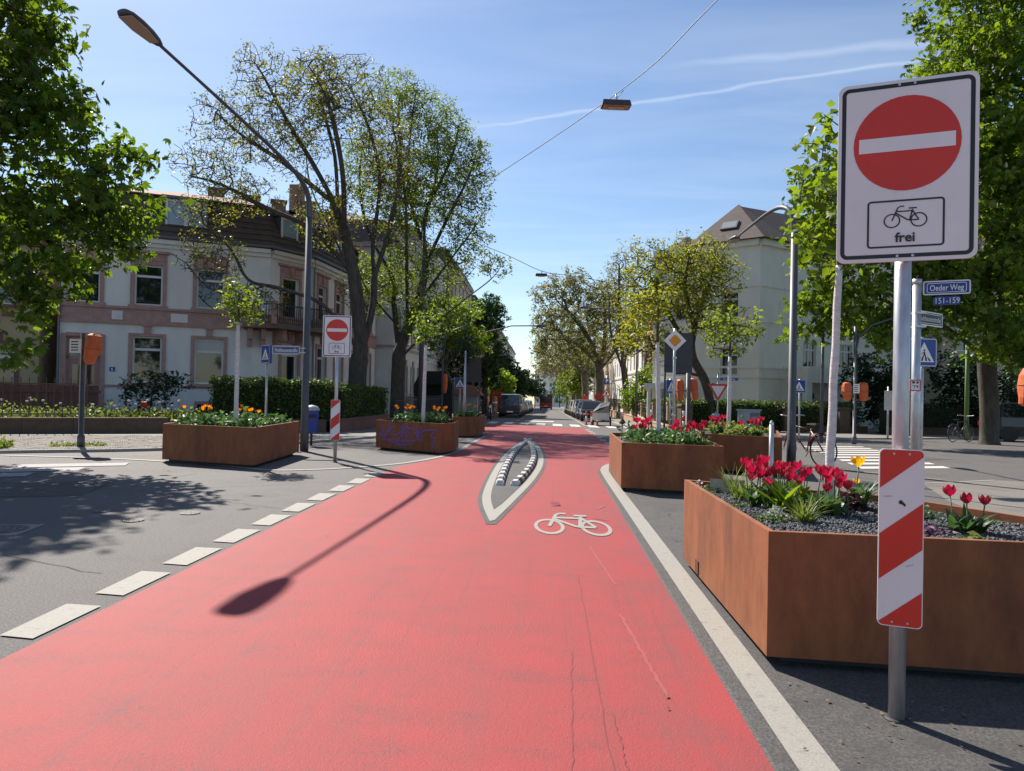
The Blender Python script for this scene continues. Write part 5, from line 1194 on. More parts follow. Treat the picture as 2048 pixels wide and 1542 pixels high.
# wind-blown bits: petals, twigs and dry leaves on the asphalt near the planters and kerbs
def debris(label, spots, n, size, m_, seed):
    rs = np.random.RandomState(seed); P = []
    for i in range(n):
        x, y, rx_, ry_ = spots[rs.randint(len(spots))]; px_, py_ = x + rs.normal() * rx_, y + rs.normal() * ry_; P.append((px_, py_, zg(py_) + .016))
    V, F = leaves(rs, np.array(P), size, SIMPLE, 3.0); V[:, 2] = np.clip(V[:, 2], [zg(v[1]) + .0125 for v in V], None); o = from_mesh('leaf_litter', np_mesh('leaf_litter', V, F, m_)); tag(o, label, 'litter', kind='stuff')
debris('scattered dry leaf bits on the asphalt', [(1.8, 3.3, .5, .25), (1.3, 9.0, .1, 1.5), (2.4, 8.2, .6, 1.0), (-5.6, 11.6, 1.2, .25), (-3.2, 15.4, .7, .2), (-9, 12.8, 1.5, .5), (1.75, 10.0, .5, .15), (-4.5, 9, 1.6, 1.6)], 420, .028, mat('dry_leaf', (.16, .12, .07), .9, (.10, .08, .045), 9, rand=.4), 4)

# ================================================================ signs
def text_mesh(txt, size, m, name='lettering', sx=1.0, bold=.022):
    cu = bpy.data.curves.new('t', 'FONT'); cu.body = txt; cu.size = size; cu.align_x = 'CENTER'; cu.align_y = 'CENTER'; cu.extrude = .0008; cu.offset = bold * size; cu.resolution_u = 3
    o = bpy.data.objects.new('t', cu); COL.objects.link(o); bpy.context.view_layer.update()
    me = bpy.data.meshes.new_from_object(o.evaluated_get(bpy.context.evaluated_depsgraph_get())); bpy.data.objects.remove(o); bpy.data.curves.remove(cu)
    for v in me.vertices: v.co = (v.co.x * sx, -v.co.z, v.co.y)
    me.materials.clear(); me.materials.append(m); me.name = name
    return me
def rrect(w, h, r, n=5):
    P = []
    for cx, cz, a0 in ((w / 2 - r, h / 2 - r, 0), (-w / 2 + r, h / 2 - r, 90), (-w / 2 + r, -h / 2 + r, 180), (w / 2 - r, -h / 2 + r, 270)):
        for i in range(n + 1): a = R(a0 + 90 * i / n); P.append((cx + r * math.cos(a), cz + r * math.sin(a)))
    return P
def frame2(w, h, r, t):
    """rounded rectangular outline in x,z as a list of quads"""
    A, B = rrect(w, h, r), rrect(w - 2 * t, h - 2 * t, max(.002, r - t)); n = len(A)
    return [(A[i], A[(i + 1) % n], B[(i + 1) % n], B[i]) for i in range(n)]
def decal(quads, y, m, name, parent, ox=0, oz=0, step=0):
    b = MB()
    for i, q in enumerate(quads): b.add([(x + ox, y - i * step, z + oz) for x, z in q], [tuple(range(len(q)))])
    return b.build(name, m, parent)
def disc(r, n=40): return [[(r * math.cos(2 * PI * i / n), r * math.sin(2 * PI * i / n)) for i in range(n)]]
def no_entry(label, x, y, rz, tilt=0):
    z = zg(y); t = thing('no_entry_sign', label, 'traffic sign', (x, y, z + .002), rz)
    b = MB(); b.tube([(0, .055, 0), (0, .055, 2.81)], .034, 16); b.build('post', steel, t, True)
    b = MB(); b.lathe([(.052, 0), (.052, .006), (.04, .012)], 14, (0, .055, 0)); b.build('post_collar', rubber, t, True)
    W_, H_ = .545, .80; zc = 2.425
    b = MB(); b.plate(rrect(W_, H_, .035), 0, .018); bd = b.build('board', signwhite, t, loc=(0, 0, zc))
    decal(frame2(W_ - .03, H_ - .03, .03, .017), -.0012, signblack, 'border', bd)
    decal(disc(.209), -.0016, signred, 'red_disc', bd, 0, .118)
    decal([[(-.187, -.032), (.187, -.032), (.187, .032), (-.187, .032)]], -.0028, signwhite, 'white_bar', bd, 0, .118)
    decal(frame2(.30, .21, .016, .008), -.0016, signblack, 'inner_frame', bd, 0, -.235)
    b = MB()
    for gi, grp in enumerate(bike2(.052)):
        for q in grp: b.add([(px * .104, -.0018 - gi * .0002, pz * .100 - .222) for px, pz in q], [tuple(range(len(q)))])
    b.build('bicycle_symbol', signblack, bd)
    from_mesh('lettering', text_mesh('frei', .058, signblack), bd, (0, -.003, -.298))
    for sx in (-.03, .03):
        for sz in (H_ / 2 - .022, -H_ / 2 + .022):
            b = MB(); b.plate([(sx + .006 * math.cos(k), sz + .006 * math.sin(k)) for k in np.arange(0, 6.2, .8)], -.005, .0); b.build('bolt', steel, bd)
    for zz in (zc + .3, zc - .3):
        b = MB(); b.box((0, .04, zz), (.12, .05, .035)); b.build('clamp', steel, t)
    # striped guide beacon below
    w, h, zb_ = .175, .775, .812
    b = MB(); b.plate(rrect(w, h, .022), 0, .012); be = b.build('beacon', signwhite, t, loc=(0, 0, zb_))
    k = .62; inner = rrect(w - .008, h - .008, .02)
    def clip(poly, a, c_, keep):   # keep points with z - k x on one side of c_
        out = []
        for i in range(len(poly)):
            p, q = poly[i], poly[(i + 1) % len(poly)]; fp, fq = keep * (p[1] - a * p[0] - c_), keep * (q[1] - a * q[0] - c_)
            if fp >= 0: out.append(p)
            if fp * fq < 0: u = fp / (fp - fq); out.append((p[0] + (q[0] - p[0]) * u, p[1] + (q[1] - p[1]) * u))
        return out
    sl = .85
    for c0, c1 in ((-.60, -.30), (-.115, .085), (.285, .70)):
        poly = clip(clip(inner, sl, c0, 1), sl, c1, -1)
        if len(poly) > 2: decal([poly], -.0012, signred, 'red_stripe', be)
    if y < 5:
        decal([[(-.01, .225), (.0, .232), (.008, .222), (.018, .212), (.014, .202), (.004, .212), (-.008, .214)]], -.0022, signblack, 'scuff_mark', be, .0, -.065)
        decal([[(-.07, .18), (-.035, .184), (-.034, .179), (-.068, .174)]], -.0024, mat('scratch', (.55, .53, .52), .6), 'scratch', be)
        decal([[(.02, -.12), (.05, -.108), (.052, -.112), (.021, -.125)]], -.0024, mat('scratch', (.55, .53, .52), .6), 'scratch', be)
    for sx in (-.03, .03):
        for sz in (h / 2 - .02, -h / 2 + .02):
            b = MB(); b.plate([(sx + .005 * math.cos(q), sz + .005 * math.sin(q)) for q in np.arange(0, 6.2, .8)], -.004, .0); b.build('bolt', steel, be)
    b = MB(); b.box((0, .035, zb_ + .2), (.11, .05, .035)); b.box((0, .035, zb_ - .2), (.11, .05, .035)); b.build('clamp', steel, t)
    return t
no_entry('large no-entry sign with bicycle plate and red-white beacon in the right foreground', 1.545, 3.19, R(-19))
no_entry('smaller-looking no-entry sign with bicycle plate and beacon left of the red lane', -4.09, 13.45, R(6))
def zebra_sign(label, x, y, zc, rz, s=.42, pole_h=None, double=False, dy=.05):
    z = zg(y); t = thing('zebra_crossing_sign', label, 'traffic sign', (x, y, z), rz, 'zebra crossing signs')
    b = MB(); b.tube([(0, dy, 0), (0, dy, pole_h or zc - z + s * .55)], .03, 12); b.build('post', steel, t, True)
    H_ = s * (1.0 if not double else 1.15); b = MB(); b.plate(rrect(s, H_, .03), 0, .07 if double else .015); bd = b.build('board', signblue, t, loc=(0, 0, zc - z))
    decal(frame2(s - .012, H_ - .012, .025, .010), -.001, signwhite, 'border', bd)
    decal([[(-s * .40, -s * .34), (s * .40, -s * .34), (0, s * .36)]], -.0012, signwhite, 'white_triangle', bd)
    b = MB(); k = s
    for q in ([(-.27, -.30), (-.19, -.30), (-.12, -.18), (-.17, -.18)], [(-.12, -.30), (-.05, -.30), (-.03, -.18), (-.09, -.18)], [(.05, -.30), (.12, -.30), (.09, -.18), (.03, -.18)], [(.19, -.30), (.27, -.30), (.17, -.18), (.12, -.18)],
              [(-.04, .02), (.03, .02), (.05, -.08), (-.02, -.08)], [(-.02, -.075), (.02, -.075), (-.06, -.22), (-.1, -.22)], [(0, -.076), (.045, -.076), (.1, -.2), (.06, -.22)], [(-.03, .0), (-.01, .02), (-.09, -.06), (-.11, -.04)], [(-.025, .04), (.035, .04), (.035, .1), (-.025, .1)]):
        b.add([(p[0] * k, -.002 - .0001 * len(b.v), p[1] * k) for p in q], [(0, 1, 2, 3)])
    b.build('pedestrian_symbol', signblack, bd)
    return t
zebra_sign('blue zebra crossing sign behind the street-name pole on the right', 5.53, 10.8, 2.12, R(12))
zebra_sign('blue zebra crossing sign box beside the left street-name plate', -7.14, 17.5, 2.25, R(-38), .40, double=True)
zebra_sign('blue zebra crossing sign behind the small far left planter', -5.04, 40, 1.85, R(4), .62)
zebra_sign('blue zebra crossing sign beside the dark board on the right', 4.42, 26, 1.72, R(35), .5)
zebra_sign('small blue zebra crossing sign just right of the right lamp post', 8.62, 25, 1.8, R(-40), .45)
def name_plate(parent, txt, w, h, loc, rz, back=False, size=None, border=True):
    e = MB(); e.plate(rrect(w, h, .02), 0, .012); o = e.build('name_plate', signblue if not back else signback, parent, loc=loc, rz=rz)
    if border: decal(frame2(w, h, .022, .012), -.0012, signwhite, 'border', o)
    if border: decal(frame2(w - .07, h - .045, .018, .006), -.0014, signwhite, 'inner_border', o)
    me = text_mesh(txt, size or h * .55, signwhite if not back else steel, bold=.012 if h > .1 else .0)
    if len(me.vertices):
        xs = [v.co.x for v in me.vertices]; k = min(1.0, (w - (.12 if border else .03)) / (max(xs) - min(xs)))
        for v in me.vertices: v.co.x *= k
    from_mesh('lettering', me, o, (0, -.003, -h * .03)); return o
t = thing('street_name_sign', 'blue Oeder Weg street-name plates on a grey pole at the right', 'street sign', (3.785, 7.55, .005))
b = MB(); b.tube([(0, 0, 0), (0, 0, 2.62)], .042, 14); b.tube([(0, 0, 2.60), (0, 0, 2.66)], .045, 14); b.build('post', steel, t, True)
name_plate(t, 'Oeder Weg', .42, .145, (.265, -.06, 2.57), R(-24), size=.085)
name_plate(t, '151-159', .24, .085, (.27, -.06, 2.435), R(-24), size=.085, border=False)
o = name_plate(t, 'Holzhausenstraße', .58, .15, (.22, .17, 2.27), R(38), back=True, size=.075)
b = MB(); b.box((.02, 0, 2.31), (.11, .10, .02)); b.box((.02, 0, 2.17), (.11, .10, .02)); b.build('clamp', steel, t)
b = MB(); b.plate(rrect(.115, .12, .008), 0, .006); o = b.build('notice', signwhite, t, loc=(-.03, -.055, 1.56), rz=R(6)); decal(frame2(.115, .12, .008, .012), -.001, signred, 'red_border', o)
b = MB(); 
for k, (x0, z0_, w_, h_) in enumerate(((-.035, .02, .03, .022), (.01, .02, .025, .022), (-.036, -.004, .07, .005), (-.012, -.03, .006, .024), (.012, -.022, .018, .015))): b.add([(x0, -.0015, z0_), (x0 + w_, -.0015, z0_), (x0 + w_, -.0015, z0_ + h_), (x0, -.0015, z0_ + h_)], [(0, 1, 2, 3)])
b.build('notice_print', signblack, o)
t = thing('street_name_sign', 'blue Holzhausenstraße street-name plate fixed to the left lamp post', 'street sign', (-5.51, 15.70, 2.26))
name_plate(t, 'Holzhausenstraße', .62, .19, (-.40, -.06, 0), R(2), size=.12); 
b = MB(); b.box((-.05, .0, .05), (.16, .06, .02)); b.box((-.05, .0, -.05), (.16, .06, .02)); b.build('bracket', steel, t)
# diamond priority sign, give-way sign, boards seen from behind
t = thing('priority_sign', 'yellow diamond priority road sign on a pole in front of a dark board', 'traffic sign', (3.40, 19.5, zg(19.5)))
b = MB(); b.tube([(0, .04, 0), (0, .04, 3.3)], .04, 12); b.build('post', steel, t, True)
r_ = .30; zc = 2.97; b = MB(); b.plate([(0, -r_), (r_, 0), (0, r_), (-r_, 0)], 0, .015); o = b.build('board', signwhite, t, loc=(0, 0, zc)); r_ = .175
b = MB(); b.plate(rrect(.25, .25, .03), 0, .003); q = b.build('yellow_panel', mat('sign_yellow', (.72, .27, .012), .4), o, loc=(0, -.003, 0)); q.rotation_euler = (0, R(45), 0)
b = MB(); b.box((0, .03, .95), (.1, .1, .05)); b.box((0, .03, 2.5), (.1, .1, .05)); b.build('clamp', steel, t)
def back_board(label, x, y, z0_, z1_, w, poles):
    z = zg(y); t = thing('sign_board', label, 'sign board', (x, y, z)); b = MB(); b.plate(rrect(w, z1_ - z0_, .03), 0, .02); o = b.build('panel', signback, t, loc=(0, 0, (z0_ + z1_) / 2 - z))
    b = MB(); b.box((0, -.012, (z1_ - z0_) * .32), (w * .9, .02, .03)); b.box((0, -.012, -(z1_ - z0_) * .32), (w * .9, .02, .03)); b.build('stiffener', signback, o)
    for px in poles: b = MB(); b.tube([(px, .06, 0), (px, .06, z1_ - z)], .035, 10); b.build('post', polegrey, t, True)
back_board('dark back of a large sign board behind the yellow diamond', 4.3, 24, 2.16, 3.5, .93, (-.42, .40))
back_board('dark back of a tall sign board above the small far left planter', -4.15, 38.3, 1.9, 3.2, .95, (.38, ))
t = thing('give_way_sign', 'inverted triangle give-way sign in front of the right hedge', 'traffic sign', (7.27, 31, zg(31)))
b = MB(); b.tube([(0, .04, 0), (0, .04, 2.7)], .035, 10); b.build('post', steel, t, True)
b = MB(); b.plate([(0, -.40), (.44, .34), (-.44, .34)], 0, .015); o = b.build('board', signred, t, loc=(0, 0, 1.85)); decal([[(0, -.24), (.29, .25), (-.29, .25)]], -.002, signwhite, 'white_panel', o)
name_plate(t, 'Oeder Weg', .80, .17, (.46, 0, 2.40), R(-10), size=.1); name_plate(t, 'Holzhausenstr.', .6, .14, (-.15, .25, 2.18), R(70), size=.09)
# traffic signals under orange hoods
def hood(parent, loc, rz, h=.72, w=.30, tilt=0, seed=1):
    r_ = random.Random(seed); V = []; F = []; n = 10; prof = [(.20, 0), (.62, .04), (.80, .2), (.95, .45), (1.0, .75), (.85, .93), (.45, 1.0)]
    for i, (rad, zz) in enumerate(prof):
        for j in range(n):
            a = 2 * PI * j / n; k = 1 + r_.uniform(-.07, .07); V.append((math.cos(a) * w * .5 * rad * k, math.sin(a) * w * .62 * rad * k - (.05 if i < 3 else 0), (zz - .5) * h))
    F = [(i * n + j, i * n + (j + 1) % n, (i + 1) * n + (j + 1) % n, (i + 1) * n + j) for i in range(len(prof) - 1) for j in range(n)] + [tuple(range(n - 1, -1, -1)), tuple(range((len(prof) - 1) * n, len(prof) * n))]
    b = MB(); b.add(V, F); o = b.build('orange_hood', orange, parent, False, loc, rz); o.rotation_euler = (0, tilt, rz)
    b = MB(); b.tube([(w * .5 * math.cos(a), w * .6 * math.sin(a), 0) for a in np.linspace(0, 6.28, 13)], .012, 5, cap=False); b.build('strap', mat('strap_orange', (.42, .08, .02), .7), o)
    return o
def signal(label, x, y, h, hoods, panel=None, arm=None):
    t = thing('traffic_signal', label, 'traffic signal', (x, y, zg(y) + .06), 0, None); b = MB(); b.tube([(0, 0, 0), (0, 0, .25), (0, 0, .26), (0, 0, h)], [.075, .075, .055, .055], 12); b.build('post', polegrey, t, True)
    for i, (dx_, dy_, z, hh, tl) in enumerate(hoods):
        b = MB(); b.box((dx_ * .5, dy_ * .5, z), (abs(dx_) + .06, .05, .05)); b.build('bracket', polegrey, t)
        hood(t, (dx_, dy_, z), .3 * i, hh, .30, tl, int(x * 7 + i))
    if panel: 
        dx_, z, w, hh = panel; b = MB(); b.plate(rrect(w, hh, .01), 0, .01); o = b.build('notice', signwhite, t, loc=(dx_, -.07, z)); b = MB()
        for k in range(4): b.add([(-w * .36, -.0015, hh * (.26 - .2 * k)), (w * .25, -.0015, hh * (.26 - .2 * k)), (w * .25, -.0015, hh * (.34 - .2 * k)), (-w * .36, -.0015, hh * (.34 - .2 * k))], [(0, 1, 2, 3)])
        b.build('notice_print', signblack, o)
    if arm:
        b = MB(); b.tube(arm, .035, 8); b.build('arm', polegrey, t, True)
    return t
signal('covered traffic signal with orange hood and notice at the left pavement', -10.08, 14.85, 2.45, [(.26, -.06, 2.12, .66, .12)], (-.13, 2.18, .26, .30))
signal('covered traffic signal with orange hood far left behind the graffiti planter', -6.05, 40, 3.6, [(.16, -.05, 2.15, 1.1, 0)], None, [(0, 0, 3.4), (.1, 0, 4.6), (.6, 0, 5.2), (1.4, 0, 5.5)])
signal('covered traffic signal with two orange hoods behind the yellow diamond', 5.2, 27, 2.9, [(-.28, 0, 1.72, .85, 0), (.24, 0, 1.78, .85, -.1)])
signal('covered traffic signal with two orange hoods right of the right lamp post', 10.0, 23.8, 3.9, [(-.26, 0, 1.72, .62, 0), (.26, 0, 1.72, .62, 0)], (.02, 1.82, .2, .3), [(0, 0, 3.0), (.1, 0, 3.5), (.5, 0, 3.9), (1.6, 0, 4.3)])
signal('covered traffic signal whose orange hood tilts in at the right edge', 10.12, 15, 2.6, [(-.40, 0, 1.68, .82, .2)])

# ================================================================ lamps, poles, wires
def lamp_post(label, base, path, head_dir, head_len, r0=.085, group='curved street lamps', rise=0.):
    z = zg(base[1]); t = thing('street_lamp', label, 'street lamp', (base[0], base[1], z)); P = [(p[0] - base[0], p[1] - base[1], p[2] - z) for p in path]
    b = MB(); b.tube([(0, 0, 0), (0, 0, .5), (0, 0, .52), (0, 0, P[0][2])], [r0 * 1.12, r0 * 1.12, r0, r0 * .82], 16, cap=True); b.build('post', polegrey, t, True)
    b = MB(); sp = spline([(0, 0, P[0][2] - .02)] + P[1:], 8); k = len(sp); b.tube(sp, [r0 * .82 * (1 - .62 * min(1, i / k * 1.15)) for i in range(k)], 12); b.build('arm', polegrey, t, True)
    b = MB(); b.box((0, -r0 - .003, 1.0), (r0 * .9, .02, .32)); b.build('access_door', polegrey, t)
    e = Vector(P[-1]); d = (Vector(P[-1]) - Vector(P[-2])).normalized(); d = Vector((d.x, d.y, d.z)).normalized(); sd = d.cross(Vector((0, 0, 1))).normalized(); up_ = sd.cross(d)
    secs = [(0, .05, .05), (.12, .09, .07), (.35, .13, .08), (.65, .15, .075), (.9, .14, .055), (1.0, .09, .04)]; V = []; n = 10
    for s, w, h in secs:
        for j in range(n):
            a = 2 * PI * j / n; c_, s_ = math.cos(a), math.sin(a); V.append(e + d * s * head_len + sd * c_ * w + up_ * (max(s_, -.35) * h))
    F = [(i * n + j, i * n + (j + 1) % n, (i + 1) * n + (j + 1) % n, (i + 1) * n + j) for i in range(len(secs) - 1) for j in range(n)] + [tuple(range(n - 1, -1, -1)), tuple(range((len(secs) - 1) * n, len(secs) * n))]
    b = MB(); b.add(V, F); o = b.build('lamp_head', polegrey, t, True)
    b = MB(); q = [e + d * s * head_len + sd * w - up_ * .034 for s, w in ((.15, -.07), (.15, .07), (.55, .125), (.93, .11), (.93, -.11), (.55, -.125))]; q2 = [p - up_ * .012 for p in q]; m_ = len(q)
    b.add(q + q2, [tuple(range(m_ - 1, -1, -1)), tuple(range(m_, 2 * m_))] + [(i, (i + 1) % m_, m_ + (i + 1) % m_, m_ + i) for i in range(m_)]); b.build('lens', mat('lamp_lens', (.42, .34, .25), .4), o)
    return t
lamp_post('tall curved street lamp whose long arm crosses the upper left sky', (-5.51, 15.82), [(-5.51, 15.82, 5.3), (-5.51, 15.74, 5.72), (-5.55, 15.35, 6.0), (-5.64, 14.4, 6.2), (-5.86, 12.5, 6.44), (-6.09, 10.6, 6.66)], None, .82)
lamp_post('grey street lamp with hooked arm beside the rearmost right planter', (5.10, 15.2), [(5.10, 15.2, 4.9), (5.06, 15.28, 5.3), (4.97, 15.6, 5.52), (4.93, 16.4, 5.62), (4.98, 18.2, 5.70), (5.05, 19.6, 5.76)], None, .8)
def bracket_lamp(label, base, h, tip):
    z = zg(base[1]); t = thing('street_lamp', label, 'street lamp', (base[0], base[1], z)); b = MB(); b.tube([(0, 0, 0), (0, 0, h)], [.09, .07], 10); b.build('post', polegrey, t, True)
    d = Vector((tip[0] - base[0], tip[1] - base[1], tip[2] - z)); b = MB(); b.tube([(0, 0, h - .2), (d.x * .15, d.y * .15, h + .1), (d.x * .6, d.y * .6, h + (d.z - h) * .8 + .1), tuple(d)], .04, 8); b.build('arm', polegrey, t, True)
    b = MB(); u = Vector((d.x, d.y, 0)).normalized(); b.tube([tuple(d - u * .05), tuple(d + u * .15), tuple(d + u * .6), tuple(d + u * .75)], [.05, .11, .10, .05], 8); b.build('lamp_head', polegrey, t, True)
bracket_lamp('distant street lamp reaching left from the maple over the street', (6.1, 50), 7.0, (2.8, 50, 7.45))
bracket_lamp('distant street lamp reaching right from behind the left trees', (-5.4, 50), 6.0, (-1.0, 50, 6.1))
def pole(label, x, y, h, r_, m_, name='pole', cat='pole', taper=.8):
    t = thing(name, label, cat, (x, y, zg(y))); b = MB(); b.tube([(0, 0, 0), (0, 0, h)], [r_, r_ * taper], 10); b.build('shaft', m_, t, True); b = MB(); b.lathe([(r_ * taper, 0), (r_ * .9, .03), (.01, .06)], 10, (0, 0, h)); b.build('cap', m_, t); return t
pole('tall dark mast in front of the fresh green tree', -6.0, 33.0, 9.8, .14, polegrey, 'mast', 'mast', .55)
pole('slim dark pole in front of the cream villa porch', 9.55, 25.4, 4.2, .06, polegrey); pole('green pole at the kerb under the right chestnut', 17.6, 30.9, 4.6, .09, mat('pole_green', (.12, .20, .06), .6))
pole('pale thin post rising from the small far left planter', -2.9, 24.4, 2.9, .035, steel)
pole('slim grey post bearing the white-backed sign by the dark hedge', 13.9, 29.9, 2.1, .04, steel)
t = thing('small_sign', 'small upright sign seen from behind near the dark hedge', 'traffic sign', (13.9, 29.84, zg(29.9) + 1.35)); b = MB(); b.plate(rrect(.34, .8, .02), 0, .02); b.build('panel', steel, t, loc=(0, 0, .25)); b = MB(); b.box((0, .04, .3), (.1, .05, .1)); b.build('clamp', steel, t)
b_ = pole('grey steel bollard behind the near right planter', 2.93, 9.5, 1.05, .03, steel, 'bollard', 'bollard', 1)
# catenary wires with hanging lamps
wirem = mat('wire_dark', (.03, .03, .035), .6)
def wire(label, pts, r_=.012):
    b = MB(); b.tube(spline(pts, 6), r_, 5); return tag(b.build('span_wire', wirem, None, True), label, 'wire')
wire('overhead wire crossing the sky from upper right to the tall tree', [(6.2, 6.4, 9.9), (3.13, 13.7, 9.05), (1.66, 17.2, 8.80), (-2.49, 25.0, 8.75), (-5.6, 31.0, 8.9), (-6.0, 33.0, 9.2)], .011)
wire('distant overhead wire carrying the far hanging lamp', [(-9.8, 45, 12.6), (-3.6, 45, 10.42), (-.62, 45, 9.12), (1.51, 45, 8.8), (5.2, 45.2, 8.2)], .018)
def hanging_lamp(label, x, y, z, w, rz):
    t = thing('hanging_lamp', label, 'street lamp', (x, y, z), rz); b = MB(); b.tube([(0, 0, .22), (.02, 0, .05)], .02, 8); b.tube([(.18, 0, .33), (.02, 0, .12)], .012, 6); b.build('hanger', steel, t, True)
    b = MB(); h = .13; V = [(-w / 2, -.16, -.09), (w / 2, -.16, -.09), (w / 2, .16, -.09), (-w / 2, .16, -.09), (-w * .46, -.12, .05), (w * .46, -.12, .05), (w * .46, .12, .05), (-w * .46, .12, .05)]
    b.add(V, [(4, 5, 6, 7), (0, 1, 5, 4), (1, 2, 6, 5), (2, 3, 7, 6), (3, 0, 4, 7), (3, 2, 1, 0)]); b.build('housing', mat('lamp_housing', (.055, .045, .045), .5), t)
    b = MB(); b.box((0, 0, -.10), (w * .9, .28, .02)); o = b.build('reflector', mat('lamp_reflector', (.36, .16, .075), .35, metal=.3), t); b = MB(); b.box((0, 0, -.125), (w * .55, .14, .035)); b.build('lens', mat('lamp_glass', (.5, .33, .25), .3), o)
hanging_lamp('brown box lamp hanging from the wire high over the junction', 1.51, 17.5, 8.56, .72, R(6)); hanging_lamp('distant dark lamp hanging over the middle of the street', -.62, 45, 8.9, .75, 0)

# ================================================================ walls, fences, gardens
lowwall = mat('low_wall_stone', (.13, .085, .06), .95, (.09, .065, .05), 5, 5, bump=.4, bscale=18)
redwall = mat('low_wall_red', (.24, .12, .10), .9, (.18, .09, .075), 4, 5, bump=.3, bscale=20)
tanwall = mat('low_wall_tan', (.46, .31, .20), .9, (.38, .25, .16), 4, 5, bump=.3, bscale=20)
def low_wall(label, p, q, h, w, m_, cope=.05, z0=.0):
    p, q = Vector(p), Vector(q); d = q - p; L_ = d.length; c = (p + q) / 2; z = zg(c.y); t = thing('low_wall', label, 'wall', (c.x, c.y, z), math.atan2(d.y, d.x))
    k = max(1, int(L_ / 1.2))
    for i in range(k):
        b = MB(); b.box((-L_ / 2 + (i + .5) * L_ / k, 0, h / 2 - .1), (L_ / k - .006, w * (1 + .02 * (i % 3)), h + .2)); b.build('block', m_, t)
        b = MB(); b.box((-L_ / 2 + (i + .5) * L_ / k, 0, h + cope / 2 + .001), (L_ / k - .008, w + .06, cope)); b.build('coping', m_, t)
    return t
low_wall('low brown garden wall under the iron fence at the left', (-24, 13.2), (-11.6, 21.1), .42, .3, lowwall)
low_wall('low brown garden wall continuing behind the left planter', (-11.55, 21.15), (-7.6, 23.85), .42, .3, lowwall)
low_wall('low reddish wall below the hedge beside the blue litter bin', (-7.35, 24.0), (-6.9, 29.8), .5, .3, redwall)
def iron_fence(label, p, q, z0, h, gap, m_, tip=True):
    p, q = Vector(p), Vector(q); d = q - p; L_ = d.length; t = thing('iron_fence', label, 'fence', (p.x, p.y, zg(p.y) + z0), math.atan2(d.y, d.x))
    for zz in (.08, h - .12): b = MB(); b.box((L_ / 2, 0, zz), (L_, .025, .035)); b.build('rail', m_, t)
    b = MB(); b.box((0, 0, h / 2), (.022, .022, h)); b.lathe([(.02, 0), (.004, .07)], 4, (0, 0, h)); me = b.mesh('bar', m_)
    for i in range(int(L_ / gap) + 1): from_mesh('bar', me, t, (i * gap, 0, 0))
ironm = mat('fence_iron', (.06, .035, .03), .6, (.09, .045, .035), 12)
iron_fence('thin iron railing on the low wall at the left', (-22.5, 14.15), (-13.35, 20.0), .47, 1.05, .20, ironm)
iron_fence('iron railing in front of the white houses beyond the hedge', (-6.6, 30.2), (-6.3, 44), .1, 1.2, .16, signback)
# front garden: soil bank, weeds, dandelion clocks
gardenm = mat('garden_soil', (.06, .05, .03), .95, (.09, .085, .04), 3, 5, bump=.5, bscale=12)
sheet('garden_ground', [[(-30, 13.5), (-22.6, 14.4), (-11.7, 21.3), (-7.5, 24.2), (-7.2, 31), (-11.4, 33.2), (-12.5, 31), (-19.8, 27.5), (-30, 20)]], .36, gardenm, kind='structure')
weed = leafmat('weed_leaf', (.09, .14, .03), (.18, .23, .06), .45)
def weeds(label, p, q, w, n, size, m_, z, seed, h=.16):
    rs = np.random.RandomState(seed); p, q = Vector(p), Vector(q); d = (q - p).normalized(); nn = Vector((-d.y, d.x)); u = rs.rand(n) * (q - p).length; v = rs.rand(n) * w
    pos = np.stack([p.x + d.x * u + nn.x * v, p.y + d.y * u + nn.y * v, z + np.abs(rs.normal(0, h, n)) + np.array([zg(p.y + d.y * a) for a in u])], 1); V, F = leaves(rs, pos, size, SIMPLE, .4, -.7)
    o = from_mesh('undergrowth', np_mesh('undergrowth', V, F, m_)); return tag(o, label, 'plants', kind='stuff')
weeds('sunlit weeds in the front garden behind the low wall', (-15.8, 18.9), (-10.6, 22.2), 1.3, 3800, .12, weed, .38, 1)
weeds('grass and weeds in the dim front garden below the ochre house', (-22, 14.9), (-16, 18.8), 2.0, 2200, .12, lf_hedge, .38, 2)
weeds('grass growing at the left pavement edge near the kerb', (-13.2, 12.6), (-11.0, 13.9), .9, 2600, .09, gtuft, .06, 3, .07)
weeds('small grass patch round the foot of the left signal post', (-10.6, 14.6), (-9.7, 15.1), .4, 420, .06, gtuft, .06, 4, .03)
weeds('ivy and leaves spilling over the far left wall', (-19.5, 15.9), (-16.2, 18.0), -.35, 1500, .10, lf_dark, .1, 5, .25)
rs = random.Random(4)
dm = MB(); dm.tube([(0, 0, 0), (.02, 0, .3)], .005, 4); sm_ = dm.mesh('stem', stemm); dm = MB(); dm.lathe([(.006, -.03), (.035, -.01), (.04, .015), (.02, .04)], 8); hm_ = dm.mesh('seed_head', mat('seed_white', (.62, .58, .55), .9), True)
for i in range(26):
    u = rs.random() ** .8; x, y = -15.6 + 6.2 * u + rs.uniform(-.3, .3), 19.4 + 3.6 * u + rs.uniform(0, 1.0)
    sc = rs.uniform(1.2, 2.2); t = thing('dandelion', 'white dandelion clock in the left front garden', 'flower', (x, y, zg(y) + .38), rs.uniform(0, 6), 'dandelion clocks in the front garden'); t.scale = (1, 1, sc); from_mesh('stem', sm_, t); o = from_mesh('seed_head', hm_, t, (.02, 0, .3)); o.scale = (1.15, 1.15, 1.0 / sc)
